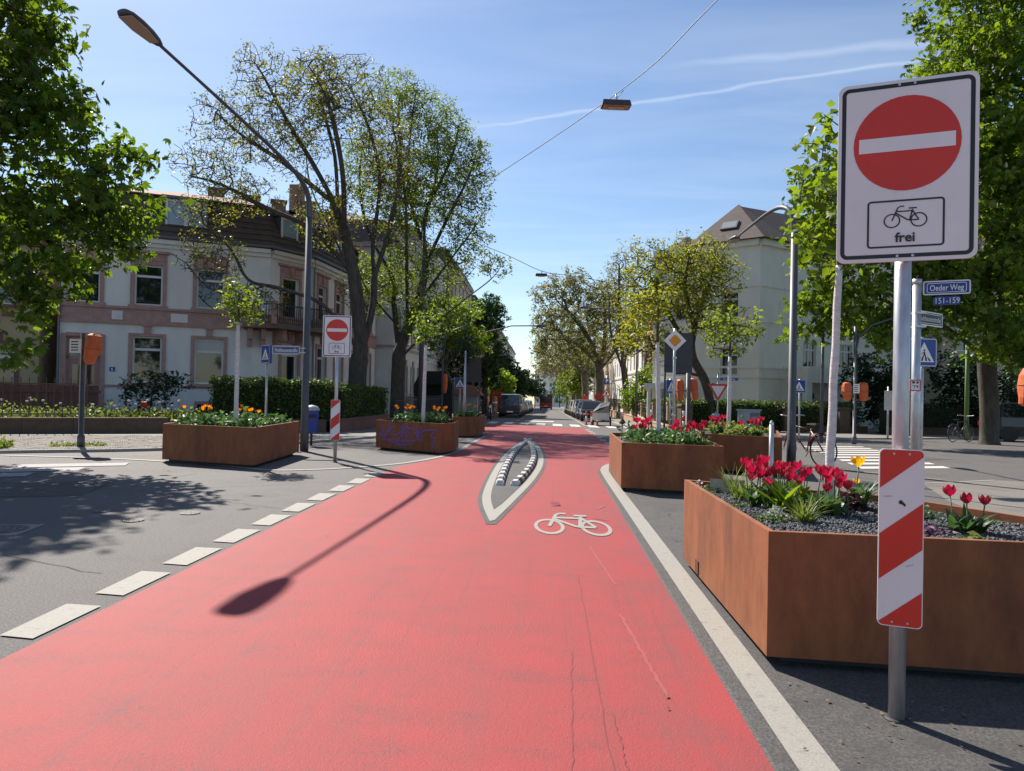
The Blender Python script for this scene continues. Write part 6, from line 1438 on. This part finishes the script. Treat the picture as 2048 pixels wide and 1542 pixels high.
tree('garden_shrub', 'dark rose shrub below the ground-floor windows of the corner house', [[(-14.4, 25, .2), (-14.4, 25, .8), (-14.2, 25, 1.5)], [(-14.3, 25, .8), (-13.6, 24.9, 1.4), (-13.3, 24.8, 1.7)]], [(-14.6, 25, 1.0, .8, .7, .7), (-14.0, 25, 1.5, .8, .5, .7), (-13.4, 24.9, 1.55, .5, .4, .5), (-15.1, 25, 1.5, .4, .5, .4)], 140, .04, 111, barkd, lf_dark, 1500, .12, spread=.2, cat='shrub')
t = thing('windmill_toy', 'red and white garden windmill stuck in the left front garden', 'ornament', (-12.6, 21.9, zg(21.9) + .36)); b = MB(); b.tube([(0, 0, 0), (-.18, 0, .42)], .02, 6); b.build('stick', signwhite, t); b = MB(); b.box((-.22, 0, .52), (.16, .05, .22), .0, rx=.2); b.build('sail', signred, t)
t = thing('plank_fence', 'dark red plank fence behind the iron railing at the far left', 'fence', (-20.6, 21.4, zg(22) + .3), math.atan2(.436, .9)); plankm = mat('plank_red', (.16, .075, .06), .85, (.11, .055, .045), 3, 5, stretch=(3, 3, .4), bump=.2)
for i in range(27): b = MB(); b.box((i * .21, .01 * (i % 2), .58), (.20, .03, 1.16 + .01 * (i % 3))); b.build('plank', plankm, t)
b = MB(); b.box((2.8, -.03, .95), (5.7, .03, .08)); b.build('rail', plankm, t)
# right side: posts, pillars, walls
low_wall('low tan wall under the yellow fence posts on the right', (6.2, 34.6), (6.2, 74), .42, .28, tanwall)
for i in range(8):
    y = 37 + 5.2 * i; t = thing('fence_post', '%s tan fence post along the right pavement, counted from the junction' % ('first', 'second', 'third', 'fourth', 'fifth', 'sixth', 'seventh', 'eighth')[i], 'post', (6.2, y, zg(y) + .45), 0, 'tan fence posts on the right'); b = MB(); b.box((0, 0, .42), (.22, .22, .84)); b.build('shaft', tanwall, t); b = MB(); b.box((0, 0, .88), (.30, .30, .08), taper=.8); b.build('cap', tanwall, t)
iron_fence('dark railing between the tan posts on the right', (6.2, 35), (6.2, 74), .46, .75, .3, signback)
low_wall('low dark wall below the villa hedge on the right', (6.3, 33.5), (15.5, 35.6), .32, .3, lowwall); low_wall('low dark wall under the chestnut at the far right', (15.8, 33.9), (31, 40), .4, .3, lowwall)
for x, y, lab in ((11.3, 34.3, 'brown stone gate pillar left of the slim dark pole'), (14.1, 34.95, 'brown stone gate pillar right of the orange-hooded signal'), (6.3, 33.2, 'brown stone pillar at the right hedge corner')):
    t = thing('gate_pillar', lab, 'pillar', (x, y, zg(y))); b = MB(); b.box((0, 0, .6), (.55, .5, 1.2), .2); b.build('shaft', lowwall, t, bevel=.02); b = MB(); b.box((0, 0, 1.25), (.65, .6, .1), .2, taper=.85); b.build('cap', lowwall, t)

# ================================================================ street furniture
binm = mat('bin_blue', (.02, .06, .32), .4)
def litter_bin(lab, x, y, z, rz):
    t = thing('litter_bin', lab, 'litter bin', (x, y, zg(y)), rz); b = MB(); b.tube([(0, .18, 0), (0, .18, 1.0)], .03, 8); b.build('post', polegrey, t, True)
    b = MB(); P = rrect(.34, .30, .06); b.prism([(p[0] * .86, p[1] * .86) for p in P], z, z + .02); 
    n = len(P); V = [(p[0] * .86, p[1] * .86, z) for p in P] + [(p[0], p[1], z + .55) for p in P]; b.add(V, [(i, (i + 1) % n, n + (i + 1) % n, n + i) for i in range(n)]); b.build('body', binm, t, True)
    b = MB(); b.lathe([(.19, 0), (.185, .05), (.13, .11), (.03, .14)], 14, (0, 0, z + .553)); b.build('lid', mat('bin_lid', (.40, .42, .46), .4), t, True)
    b = MB(); b.box((0, -.155, z + .42), (.22, .02, .09)); b.build('slot', rubber, t)
litter_bin('blue litter bin with pale lid beside the left lamp post', -5.95, 17.6, .34, R(20)); litter_bin('blue litter bin below the give-way sign', 7.0, 30.2, .25, R(-20))
t = thing('utility_box', 'pale grey utility cabinet with blue sticker before the right hedge', 'utility box', (8.2, 29.6, zg(29.6) + .06), R(18)); boxm = mat('cabinet', (.40, .45, .46), .6, (.34, .39, .40), 4)
b = MB(); b.box((0, 0, .5), (.82, .38, 1.0)); b.build('body', boxm, t, bevel=.015); b = MB(); b.box((0, 0, 1.03), (.9, .46, .06)); b.build('lid', boxm, t); b = MB(); b.box((.16, -.195, .5), (.44, .012, .86)); b.build('door', mat('cab_door', (.13, .14, .24), .6, (.2, .2, .26), 6), t); b = MB(); b.box((.16, -.203, .68), (.30, .006, .18)); b.build('sticker', mat('sticker', (.45, .42, .5), .6, (.2, .2, .3), 30), t)
for x, y, lab in ((4.45, 31, 'red and white striped bollard beside the thin white trunk'), (5.35, 28.5, 'red and white striped bollard below the orange hoods')):
    t = thing('striped_bollard', lab, 'bollard', (x, y, zg(y)))
    for k in range(5): b = MB(); b.lathe([(.045, 0), (.045, .2)], 10, (0, 0, .2 * k + .001 * k)); b.build('band', signred if k % 2 else signwhite, t, True)
for i, (x, y) in enumerate(((2.2, 41.6), (2.45, 40.6), (2.75, 40.2), (2.6, 42.2))):
    t = thing('delineator', 'red delineator post with white band before the parked cars', 'bollard', (x, y, zg(y)), 0, 'delineator posts at the parking bay'); 
    for k, (z0_, z1_, m_) in enumerate(((0, .25, signred), (.251, .5, signwhite), (.501, .8, signred))): b = MB(); b.lathe([(.05, z0_), (.05, z1_)], 10); b.build('band', m_, t, True)
    b = MB(); b.lathe([(.12, 0), (.10, .04), (.05, .06)], 10); b.build('base', rubber, t)
t = thing('timber_bollard', 'stout brown bollard at the left kerb before the parked van', 'bollard', (-4.25, 56, zg(56) + .06)); b = MB(); b.lathe([(.2, 0), (.2, 1.5), (.14, 1.62), (.02, 1.66)], 12); b.build('shaft', mat('bollard_brown', (.26, .17, .10), .8), t, True); b = MB(); b.lathe([(.205, 1.1), (.205, 1.2)], 12); b.build('band', signwhite, t)
# covered cargo trailer
t = thing('cargo_trailer', 'black and white covered cargo trailer parked at the right kerb', 'trailer', (3.05, 41, zg(41)), R(-8)); b = MB()
b.add([(-.45, -.9, .35), (.45, -.9, .35), (.45, .9, .35), (-.45, .9, .35), (-.45, -.9, .75), (.45, -.9, .75), (.45, .9, .9), (-.45, .9, .9)], [(3, 2, 1, 0), (0, 1, 5, 4), (1, 2, 6, 5), (2, 3, 7, 6), (3, 0, 4, 7), (4, 5, 6, 7)]); b.build('tub', mat('trailer_white', (.5, .5, .48), .6), t)
b = MB(); b.add([(-.47, -.92, .76), (.47, -.92, .76), (.47, .92, .92), (-.47, .92, .92), (-.1, -.7, 1.0), (.42, -.5, 1.15), (.42, .8, 1.35), (-.1, .8, 1.3)], [(0, 1, 5, 4), (1, 2, 6, 5), (2, 3, 7, 6), (3, 0, 4, 7), (4, 5, 6, 7)]); b.build('cover', mat('tarp_black', (.02, .02, .022), .5), t)
for s in (-1, 1): b = MB(); b.lathe([(.25, -.04), (.27, 0), (.25, .04)], 16); o = b.build('wheel', rubber, t, loc=(s * .5, 0, .27)); o.rotation_euler = (0, PI / 2, 0)
# closed red parasols
for i, (x, y) in enumerate(((-5.55, 70), (-4.95, 71.5))):
    t = thing('parasol', ('closed red parasol, left one of the pair' if i == 0 else 'closed red parasol, right one of the pair'), 'parasol', (x, y, zg(y) + .06), 0, 'closed red parasols'); b = MB(); b.tube([(0, 0, 0), (0, 0, 2.6)], .03, 8); b.build('pole', steel, t); V = []; n = 16
    for k, (rad, zz) in enumerate(((.40, .75), (.36, 1.2), (.26, 1.8), (.10, 2.4), (.03, 2.55))):
        for j in range(n): a = 2 * PI * j / n; q = rad * (1 if j % 2 else .72); V.append((math.cos(a) * q, math.sin(a) * q, zz))
    b = MB(); b.add(V, [(k * n + j, k * n + (j + 1) % n, (k + 1) * n + (j + 1) % n, (k + 1) * n + j) for k in range(4) for j in range(n)]); b.build('canopy', mat('parasol_red', (.45, .02, .02), .8), t); b = MB(); b.lathe([(.3, 0), (.3, .08), (.05, .12)], 12); b.build('base', signback, t)
# far signs on the right
t = thing('parking_sign', 'blue parking sign above a red warning triangle on the right pavement', 'traffic sign', (3.85, 48, zg(48) + .06)); b = MB(); b.tube([(0, .05, 0), (0, .05, 3.1)], .035, 10); b.build('post', steel, t, True); b = MB(); b.plate(rrect(.36, .42, .02), 0, .015); o = b.build('blue_board', signblue, t, loc=(.02, 0, 2.72)); from_mesh('lettering', text_mesh('P', .34, signwhite), o, (0, -.003, 0)); b = MB(); b.plate([(-.32, -.24), (.32, -.24), (0, .32)], 0, .015); o = b.build('triangle', signred, t, loc=(0, 0, 1.95)); decal([[(-.21, -.18), (.21, -.18), (0, .19)]], -.002, signwhite, 'white_panel', o); decal([[(-.08, -.14), (.02, -.14), (.08, .02), (0, .06)]], -.003, signblack, 'symbol', o)
for x, y, lab in ((4.4, 64, 'round red sign on the right pavement, nearer one'), (3.9, 78, 'round red sign on the right pavement, farther one')):
    t = thing('round_sign', lab, 'traffic sign', (x, y, zg(y) + .06)); b = MB(); b.tube([(0, .05, 0), (0, .05, 2.2)], .035, 10); b.build('post', steel, t, True); b = MB(); b.plate(disc(.32, 20)[0], 0, .015); o = b.build('board', signred, t, loc=(0, 0, 1.85)); b = MB(); b.plate(rrect(.4, .3, .02), 0, .012); b.build('plate', signwhite, t, loc=(0, 0, 1.3))
# porch and shed between the white houses and the lane
t = thing('ivy_porch', 'dark ivy-covered porch beside the tall mast', 'porch', (-6.9, 42.5, zg(42.5))); b = MB()
for s in (-1, 1): b.box((s * .9, 0, 1.1), (.5, 1.0, 2.2))
b.add([(-1.15 + .0, -.5, 2.2), (1.15, -.5, 2.2), (1.15, .5, 2.2), (-1.15, .5, 2.2), (-.75, -.5, 3.0), (.75, -.5, 3.0), (.75, .5, 3.0), (-.75, .5, 3.0)], [(0, 1, 5, 4), (1, 2, 6, 5), (2, 3, 7, 6), (3, 0, 4, 7), (4, 5, 6, 7)]); b.build('frame', mat('porch_dark', (.02, .022, .02), .9), t); b = MB(); b.box((0, .35, 1.1), (1.3, .1, 2.2)); b.build('door', mat('porch_door', (.012, .012, .012), .7), t)
t = thing('kiosk', 'small grey kiosk with red tiled roof behind the graffiti planter', 'kiosk', (-5.9, 47.5, zg(47.5) + .06)); b = MB()
for i in range(7): b.box((-1.05 + .35 * i, -.9, .8), (.33, .06, 1.6))
b.box((0, 0, .8), (2.4, 1.7, 1.58)); b.build('wall', mat('kiosk_panel', (.32, .34, .34), .7, (.27, .29, .29), 3), t); b = MB(); b.add([(-1.5, -1.2, 1.6), (1.5, -1.2, 1.6), (1.5, 1.2, 1.6), (-1.5, 1.2, 1.6), (-.8, 0, 2.3), (.8, 0, 2.3)], [(0, 1, 5, 4), (1, 2, 5), (2, 3, 4, 5), (3, 0, 4), (3, 2, 1, 0)]); b.build('roof', tiles_r, t)

# ================================================================ vehicles
def car_meshes(kind):
    """half-profile lofts, length along y (front towards -y)"""
    if kind == 'van': L_, W_, H_ = 4.9, 1.9, 1.95; prof = [(-2.45, .55, .75), (-2.35, .35, 1.0), (-1.75, .3, 1.12), (-1.1, .3, 1.85), (-.6, .3, 1.95), (1.9, .3, 1.95), (2.35, .35, 1.9), (2.45, .45, 1.0)]; belt = 1.12
    elif kind == 'suv': L_, W_, H_ = 4.4, 1.85, 1.65; prof = [(-2.2, .5, .75), (-2.1, .3, .92), (-1.15, .28, 1.02), (-.45, .28, 1.55), (.2, .28, 1.65), (1.6, .28, 1.58), (2.1, .32, 1.05), (2.2, .45, .8)]; belt = 1.0
    else: L_, W_, H_ = 4.1, 1.78, 1.46; prof = [(-2.05, .48, .62), (-1.95, .28, .8), (-1.05, .26, .9), (-.35, .26, 1.38), (.3, .26, 1.46), (1.35, .26, 1.36), (1.95, .30, .95), (2.05, .42, .75)]; belt = .9
    b = MB(); V = []; n = 8; gl = MB()
    for y, z0_, z1_ in prof:
        up_ = z1_ > belt + .05; w = W_ / 2 * (.90 if abs(y) > L_ * .46 else 1.0); zb_ = min(belt, z1_ * .97); tw = w * (.80 if up_ else .97)
        V += [(-w * .92, y, z0_), (-w, y, (z0_ + zb_) / 2), (-w * .97, y, zb_), (-tw, y, z1_), (tw, y, z1_), (w * .97, y, zb_), (w, y, (z0_ + zb_) / 2), (w * .92, y, z0_)]
    F = [(i * n + j, (i + 1) * n + j, (i + 1) * n + (j + 1) % n, i * n + (j + 1) % n) for i in range(len(prof) - 1) for j in range(n)] + [tuple(range(n)), tuple(range((len(prof) - 1) * n + n - 1, (len(prof) - 1) * n - 1, -1))]
    b.add(V, F)
    def ctr(i): return Vector((0, (prof[i][0]), 0))
    panels = []
    k = len(prof)
    for i in range(k - 1):
        a0, a1 = V[i * n + 3], V[i * n + 4]; b0, b1 = V[(i + 1) * n + 3], V[(i + 1) * n + 4]; dz = abs(a0[2] - b0[2])
        if dz > .28 and min(a0[2], b0[2]) >= belt - .12:
            q = [Vector(p) for p in (a0, a1, b1, b0)]; panels.append(q)                # windscreen, rear window
        if min(prof[i][2], prof[i + 1][2]) > belt + .25:
            for s in (2, 5):
                o_ = 3 if s == 2 else 4; panels.append([Vector(p) for p in (V[i * n + s], V[(i + 1) * n + s], V[(i + 1) * n + o_], V[i * n + o_])])
    wins = []
    for q in panels:
        c = sum(q, Vector()) / 4; nn = (q[1] - q[0]).cross(q[3] - q[0]).normalized(); 
        if nn.dot(c - Vector((0, c.y * .6, .8))) < 0: nn = -nn
        g = MB(); g.add([c + (p - c) * .86 + nn * .012 for p in q], [(0, 1, 2, 3)]); wins.append(g.mesh('window', glass))
    return b, wins, L_, W_, H_, prof
CARC = {}
WH = MB(); WH.lathe([(.16, -.10), (.30, -.10), (.325, -.06), (.325, .06), (.30, .10), (.16, .10)], 18); WHm = WH.mesh('wheel', rubber, False); RM = MB(); RM.lathe([(.03, -.09), (.20, -.085), (.20, .085), (.03, .09)], 12); RMm = RM.mesh('rim', steel)
def car(lab, x, y, rz, kind, colr, rough=.3, group='cars parked along the street', tail=True):
    t = thing('parked_car' if kind != 'van' else 'parked_van', lab, 'car' if kind != 'van' else 'van', (x, y, zg(y)), rz, group)
    if kind not in CARC: CARC[kind] = car_meshes(kind)
    b, wins, L_, W_, H_, prof = CARC[kind]; m_ = mat('paint_%s' % '_'.join(str(int(v * 100)) for v in colr), colr, rough, coat=.6)
    o = b.build('body', m_, t, False, bevel=.05)
    for w in wins: from_mesh('window', w, t)
    for sx in (-1, 1):
        for yy in (-L_ * .31, L_ * .30):
            o = from_mesh('wheel', WHm, t, (sx * (W_ / 2 - .10), yy, .325)); o.rotation_euler = (0, PI / 2, 0); from_mesh('rim', RMm, o)
    y1, y0 = prof[-1][0], prof[0][0]; zl = prof[-1][2] * .88
    for sx in (-1, 1):
        b2 = MB(); b2.box((sx * W_ * .38, y1 + .005, zl), (.22, .05, .18)); b2.build('tail_light', mat('tail_red', (.35, .015, .015), .3), t)
        b2 = MB(); b2.box((sx * W_ * .34, y0 + .03, prof[0][2] * .93), (.34, .1, .12)); b2.build('headlight', mat('headlight', (.6, .62, .64), .15), t)
    for yy in (y0 - .005, y1 + .005): b2 = MB(); b2.box((0, yy, .52), (.5, .02, .11)); b2.build('number_plate', signwhite, t)
    b2 = MB(); b2.box((0, y0 + .03, .42), (W_ * .8, .1, .16)); b2.build('bumper', rubber, t)
BLK, SIL, WHT, BLU, DBL, BEI, GRY = (.012, .012, .015), (.38, .39, .40), (.62, .62, .60), (.03, .06, .16), (.02, .03, .06), (.36, .30, .22), (.10, .105, .11)
for i, (c_, k_, lab) in enumerate(((BLK, 'car', 'black hatchback, first in the right row of parked cars'), (BLU, 'car', 'dark blue car, second in the right row'), (SIL, 'suv', 'silver car, third in the right row'), (WHT, 'car', 'white car, fourth in the right row'), (BEI, 'suv', 'beige car, fifth in the right row'), (GRY, 'suv', 'dark grey car, sixth in the right row'), (BLK, 'suv', 'black car, seventh in the right row'), (SIL, 'car', 'silver car, eighth in the right row'))): car(lab, 3.15 - .03 * i, 51.5 + 5.9 * i, 0, k_, c_)
car('dark van, first in the left row of parked vehicles', -3.15, 60, PI, 'van', (.018, .022, .04), group=None); car('silver blue van, second in the left row', -3.2, 66.5, PI, 'van', (.16, .22, .26), group=None)
for i, (c_, k_, lab) in enumerate(((SIL, 'car', 'silver car, third in the left row'), (DBL, 'car', 'dark blue car, fourth in the left row'), (WHT, 'suv', 'white car, fifth in the left row'), (GRY, 'car', 'grey car, sixth in the left row'), (SIL, 'car', 'pale silver car, seventh in the left row'), (BLK, 'suv', 'black car, eighth in the left row'))): car(lab, -3.25, 73 + 6.1 * i, PI, k_, c_)
car('dark car parked in deep shade at the far right edge', 20.5, 30.5, R(66), 'suv', (.03, .03, .035), group=None)
# bus seen from behind
t = thing('city_bus', 'red and black city bus driving away down the street', 'bus', (-.55, 140, zg(140))); b = MB(); b.box((0, 5.5, 1.72), (2.5, 11, 2.75)); b.build('body', mat('bus_black', (.012, .013, .015), .35, coat=.5), t, bevel=.12)
b = MB(); b.box((0, -.012, .98), (2.42, .05, .75)); b.build('rear_panel', mat('bus_red', (.38, .02, .02), .4), t); b = MB(); b.box((0, -.03, 2.2), (2.0, .05, .9)); b.build('rear_window', glass, t); b = MB(); b.box((0, -.045, .62), (2.42, .05, .12)); b.build('trim', mat('bus_trim', (.5, .3, .28), .5), t); b = MB(); b.box((0, -.05, .40), (2.3, .06, .28)); b.build('bumper', rubber, t)
for sx in (-1, 1):
    b = MB(); b.box((sx * 1.05, -.05, 1.0), (.2, .05, .5)); b.build('tail_light', mat('tail_red', (.35, .015, .015), .3), t); o = from_mesh('wheel', WHm, t, (sx * 1.1, 2.6, .48)); o.rotation_euler = (0, PI / 2, 0); o.scale = (1.48, 1.48, 1.3)
b = MB(); b.box((0, -.06, 2.78), (.5, .03, .2)); b.build('destination_sign', signwhite, t); b = MB(); b.box((0, -.052, .78), (.55, .02, .13)); b.build('number_plate', signwhite, t)
# bicycle leaning by the right lamp, motorbike and bicycle on the left
def bicycle(lab, x, y, rz, colr, group=None):
    t = thing('bicycle', lab, 'bicycle', (x, y, zg(y) + .003), rz); fm = mat('frame_%d' % int(colr[0] * 100), colr, .35); 
    for wx in (-.52, .52):
        b = MB(); b.tube([(wx + .33 * math.cos(a), 0, .345 + .33 * math.sin(a)) for a in np.linspace(0, 2 * PI, 25)], .017, 6, cap=False); w_ = b.build('wheel', rubber, t, True); b = MB()
        for k in range(9): a = k * PI / 9; b.tube([(wx - .32 * math.cos(a), .002 * k, .345 - .32 * math.sin(a)), (wx + .32 * math.cos(a), .002 * k, .345 + .32 * math.sin(a))], .0018, 3)
        b.build('spokes', steel, w_)
    b = MB()
    for p, q in (((-.1, .3), (-.22, .82)), ((-.1, .3), (.36, .80)), ((-.2, .76), (.36, .84)), ((-.1, .3), (-.52, .345)), ((-.52, .345), (-.2, .74)), ((.52, .345), (.36, .90))): b.tube([(p[0], 0, p[1]), (q[0], 0, q[1])], .016, 6)
    b.build('frame', fm, t, True); b = MB(); b.tube([(.36, 0, .88), (.34, 0, 1.02), (.36, .28, 1.05), (.25, .3, 1.04)], .012, 6); b.tube([(.34, 0, 1.02), (.36, -.28, 1.05), (.25, -.3, 1.04)], .012, 6); b.build('handlebar', steel, t, True); b = MB(); b.add([(-.38, -.08, .86), (-.38, .08, .86), (-.1, .02, .86), (-.1, -.02, .86), (-.38, -.07, .91), (-.38, .07, .91), (-.1, .015, .89), (-.1, -.015, .89)], [(3, 2, 1, 0), (4, 5, 6, 7), (0, 1, 5, 4), (1, 2, 6, 5), (2, 3, 7, 6), (3, 0, 4, 7)]); b.build('saddle', rubber, t); b = MB(); b.tube([(-.1, -.05, .3), (-.02, -.05, .18)], .01, 5); b.tube([(-.1, .05, .3), (-.18, .05, .42)], .01, 5); b.lathe([(.085, -.004), (.085, .004)], 14, (-.1, 0, .3)); b.build('crank', steel, t)
    b = MB(); b.tube([(-.52 + .37 * math.cos(a), 0, .345 + .37 * math.sin(a)) for a in np.linspace(.2, 2.6, 9)], .02, 5); b.build('mudguard', fm, t, True)
    return t
bicycle('dark red bicycle leaning against the right lamp post', 5.36, 15.25, R(118), (.16, .03, .03)); bicycle('pinkish bicycle parked on the left beyond the planters', -4.0, 52.5, R(100), (.45, .20, .22)); bicycle('dark bicycle in the shade by the chestnut trunk', 16.2, 28.8, R(30), (.03, .03, .035))
t = thing('motorcycle', 'black motorcycle parked at the left kerb beyond the planters', 'motorcycle', (-4.1, 49, zg(49)), R(-78))
for wx in (-.68, .68):
    b = MB(); b.tube([(wx + .25 * math.cos(a), 0, .31 + .25 * math.sin(a)) for a in np.linspace(0, 2 * PI, 21)], .06, 8, cap=False); w_ = b.build('wheel', rubber, t, True); b = MB(); b.lathe([(.2, -.03), (.2, .03)], 12); o = b.build('rim', steel, w_, loc=(wx, 0, .31)); o.rotation_euler = (PI / 2, 0, 0)
b = MB(); b.add([(-.75, -.12, .72), (.45, -.16, .55), (.45, .16, .55), (-.75, .12, .72), (-.8, -.1, .86), (.3, -.14, .95), (.3, .14, .95), (-.8, .1, .86)], [(3, 2, 1, 0), (4, 5, 6, 7), (0, 1, 5, 4), (1, 2, 6, 5), (2, 3, 7, 6), (3, 0, 4, 7)]); b.build('tank_and_seat', mat('moto_black', (.015, .015, .016), .3), t, bevel=.05); b = MB(); b.box((0, 0, .42), (.5, .3, .34)); b.build('engine', mat('engine', (.12, .12, .12), .4, metal=.5), t, bevel=.04); b = MB(); b.tube([(.68, .08, .31), (.42, .08, 1.0)], .03, 8); b.tube([(.68, -.08, .31), (.42, -.08, 1.0)], .03, 8); b.build('fork', steel, t, True); b = MB(); b.tube([(.34, -.36, 1.06), (.42, 0, 1.02), (.34, .36, 1.06)], .018, 6); b.build('handlebar', rubber, t, True); b = MB(); b.lathe([(.03, -.08), (.1, 0), (.1, .04)], 12); o = b.build('headlight', mat('headlight', (.6, .62, .64), .15), t, loc=(.52, 0, .92)); o.rotation_euler = (0, PI / 2, 0); b = MB(); b.tube([(0, .2, .3), (-.5, .22, .3), (-.85, .22, .38)], .045, 8); b.build('exhaust', steel, t, True)

# ================================================================ people
skin = mat('skin', (.42, .25, .18), .6); hairm = mat('hair', (.03, .02, .015), .8)
def person(lab, x, y, rz, shirt, trousers, pose=0):
    t = thing('person', lab, 'person', (x, y, zg(y) + .065), rz, None)
    J = {'pel': (0, 0, .95), 'sp': (0, .01, 1.15), 'ch': (0, .0, 1.35), 'nk': (0, 0, 1.50), 'hd': (0, -.02, 1.60), 'tp': (0, -.01, 1.74), 'ls': (.19, 0, 1.42), 'le': (.25, .03, 1.14), 'lw': (.26, -.08, .92), 'lh': (.26, -.11, .82), 'rs': (-.19, 0, 1.42), 're': (-.26, .02, 1.15), 'rw': (-.24, -.12, .96), 'rh': (-.23, -.16, .88), 'lp': (.09, 0, .9), 'lk': (.11, -.06 * pose, .5), 'la': (.11, .08 * pose, .09), 'lt': (.11, .08 * pose - .16, .03), 'rp': (-.09, 0, .9), 'rk': (-.11, .04 * pose, .5), 'ra': (-.11, .2 * pose, .09), 'rt': (-.11, .2 * pose - .16, .03)}
    E_ = [('pel', 'sp'), ('sp', 'ch'), ('ch', 'nk'), ('nk', 'hd'), ('hd', 'tp'), ('ch', 'ls'), ('ls', 'le'), ('le', 'lw'), ('lw', 'lh'), ('ch', 'rs'), ('rs', 're'), ('re', 'rw'), ('rw', 'rh'), ('pel', 'lp'), ('lp', 'lk'), ('lk', 'la'), ('la', 'lt'), ('pel', 'rp'), ('rp', 'rk'), ('rk', 'ra'), ('ra', 'rt')]
    Rd = dict(pel=.14, sp=.125, ch=.145, nk=.055, hd=.095, tp=.07, ls=.065, le=.045, lw=.032, lh=.035, lp=.09, lk=.06, la=.045, lt=.04); names = list(J)
    me = bpy.data.meshes.new('body'); me.from_pydata([J[k] for k in names], [(names.index(a), names.index(b_)) for a, b_ in E_], []); o = from_mesh('body', me, t)
    sk = o.modifiers.new('skin', 'SKIN'); me.skin_vertices if me.skin_vertices else None
    bpy.context.view_layer.objects.active = o
    if not me.skin_vertices:
        bmx = bmesh.new(); bmx.from_mesh(me); bmx.verts.layers.skin.verify(); bmx.to_mesh(me); bmx.free()
    for i, k in enumerate(names):
        rad = Rd.get(k, Rd.get('l' + k[1:], .05)); sv = me.skin_vertices[0].data[i]; sv.radius = (rad, rad * .8 if k in ('pel', 'sp', 'ch') else rad); sv.use_root = (k == 'pel')
    o.modifiers.new('sub', 'SUBSURF').levels = 1; o.modifiers['sub'].render_levels = 1
    dg = bpy.context.evaluated_depsgraph_get(); m2 = bpy.data.meshes.new_from_object(o.evaluated_get(dg)); o.modifiers.clear(); o.data = m2; m2.materials.clear()
    for q in (shirt, trousers, skin, rubber): m2.materials.append(q)
    for p in m2.polygons:
        c = p.center; p.use_smooth = True
        p.material_index = 3 if c.z < .1 else (1 if c.z < .97 and abs(c.x) < .2 else (2 if c.z > 1.49 or (abs(c.x) > .2 and c.z < 1.2) else 0))
    b = MB(); b.lathe([(.10, 0), (.108, .06), (.08, .13), (.02, .16)], 12, (0, .01, 1.62)); b.build('hair', hairm, t, True)
person('person in a pale shirt walking on the left pavement by the parasols', -6.75, 70, R(170), mat('shirt_pale', (.50, .46, .52), .8), mat('trousers_grey', (.16, .16, .19), .8), 1)
person('person in dark clothes on the left pavement beside the pale-shirted one', -7.5, 71, R(20), mat('shirt_dark', (.04, .04, .06), .8), mat('trousers_dark', (.03, .03, .04), .8), 1)
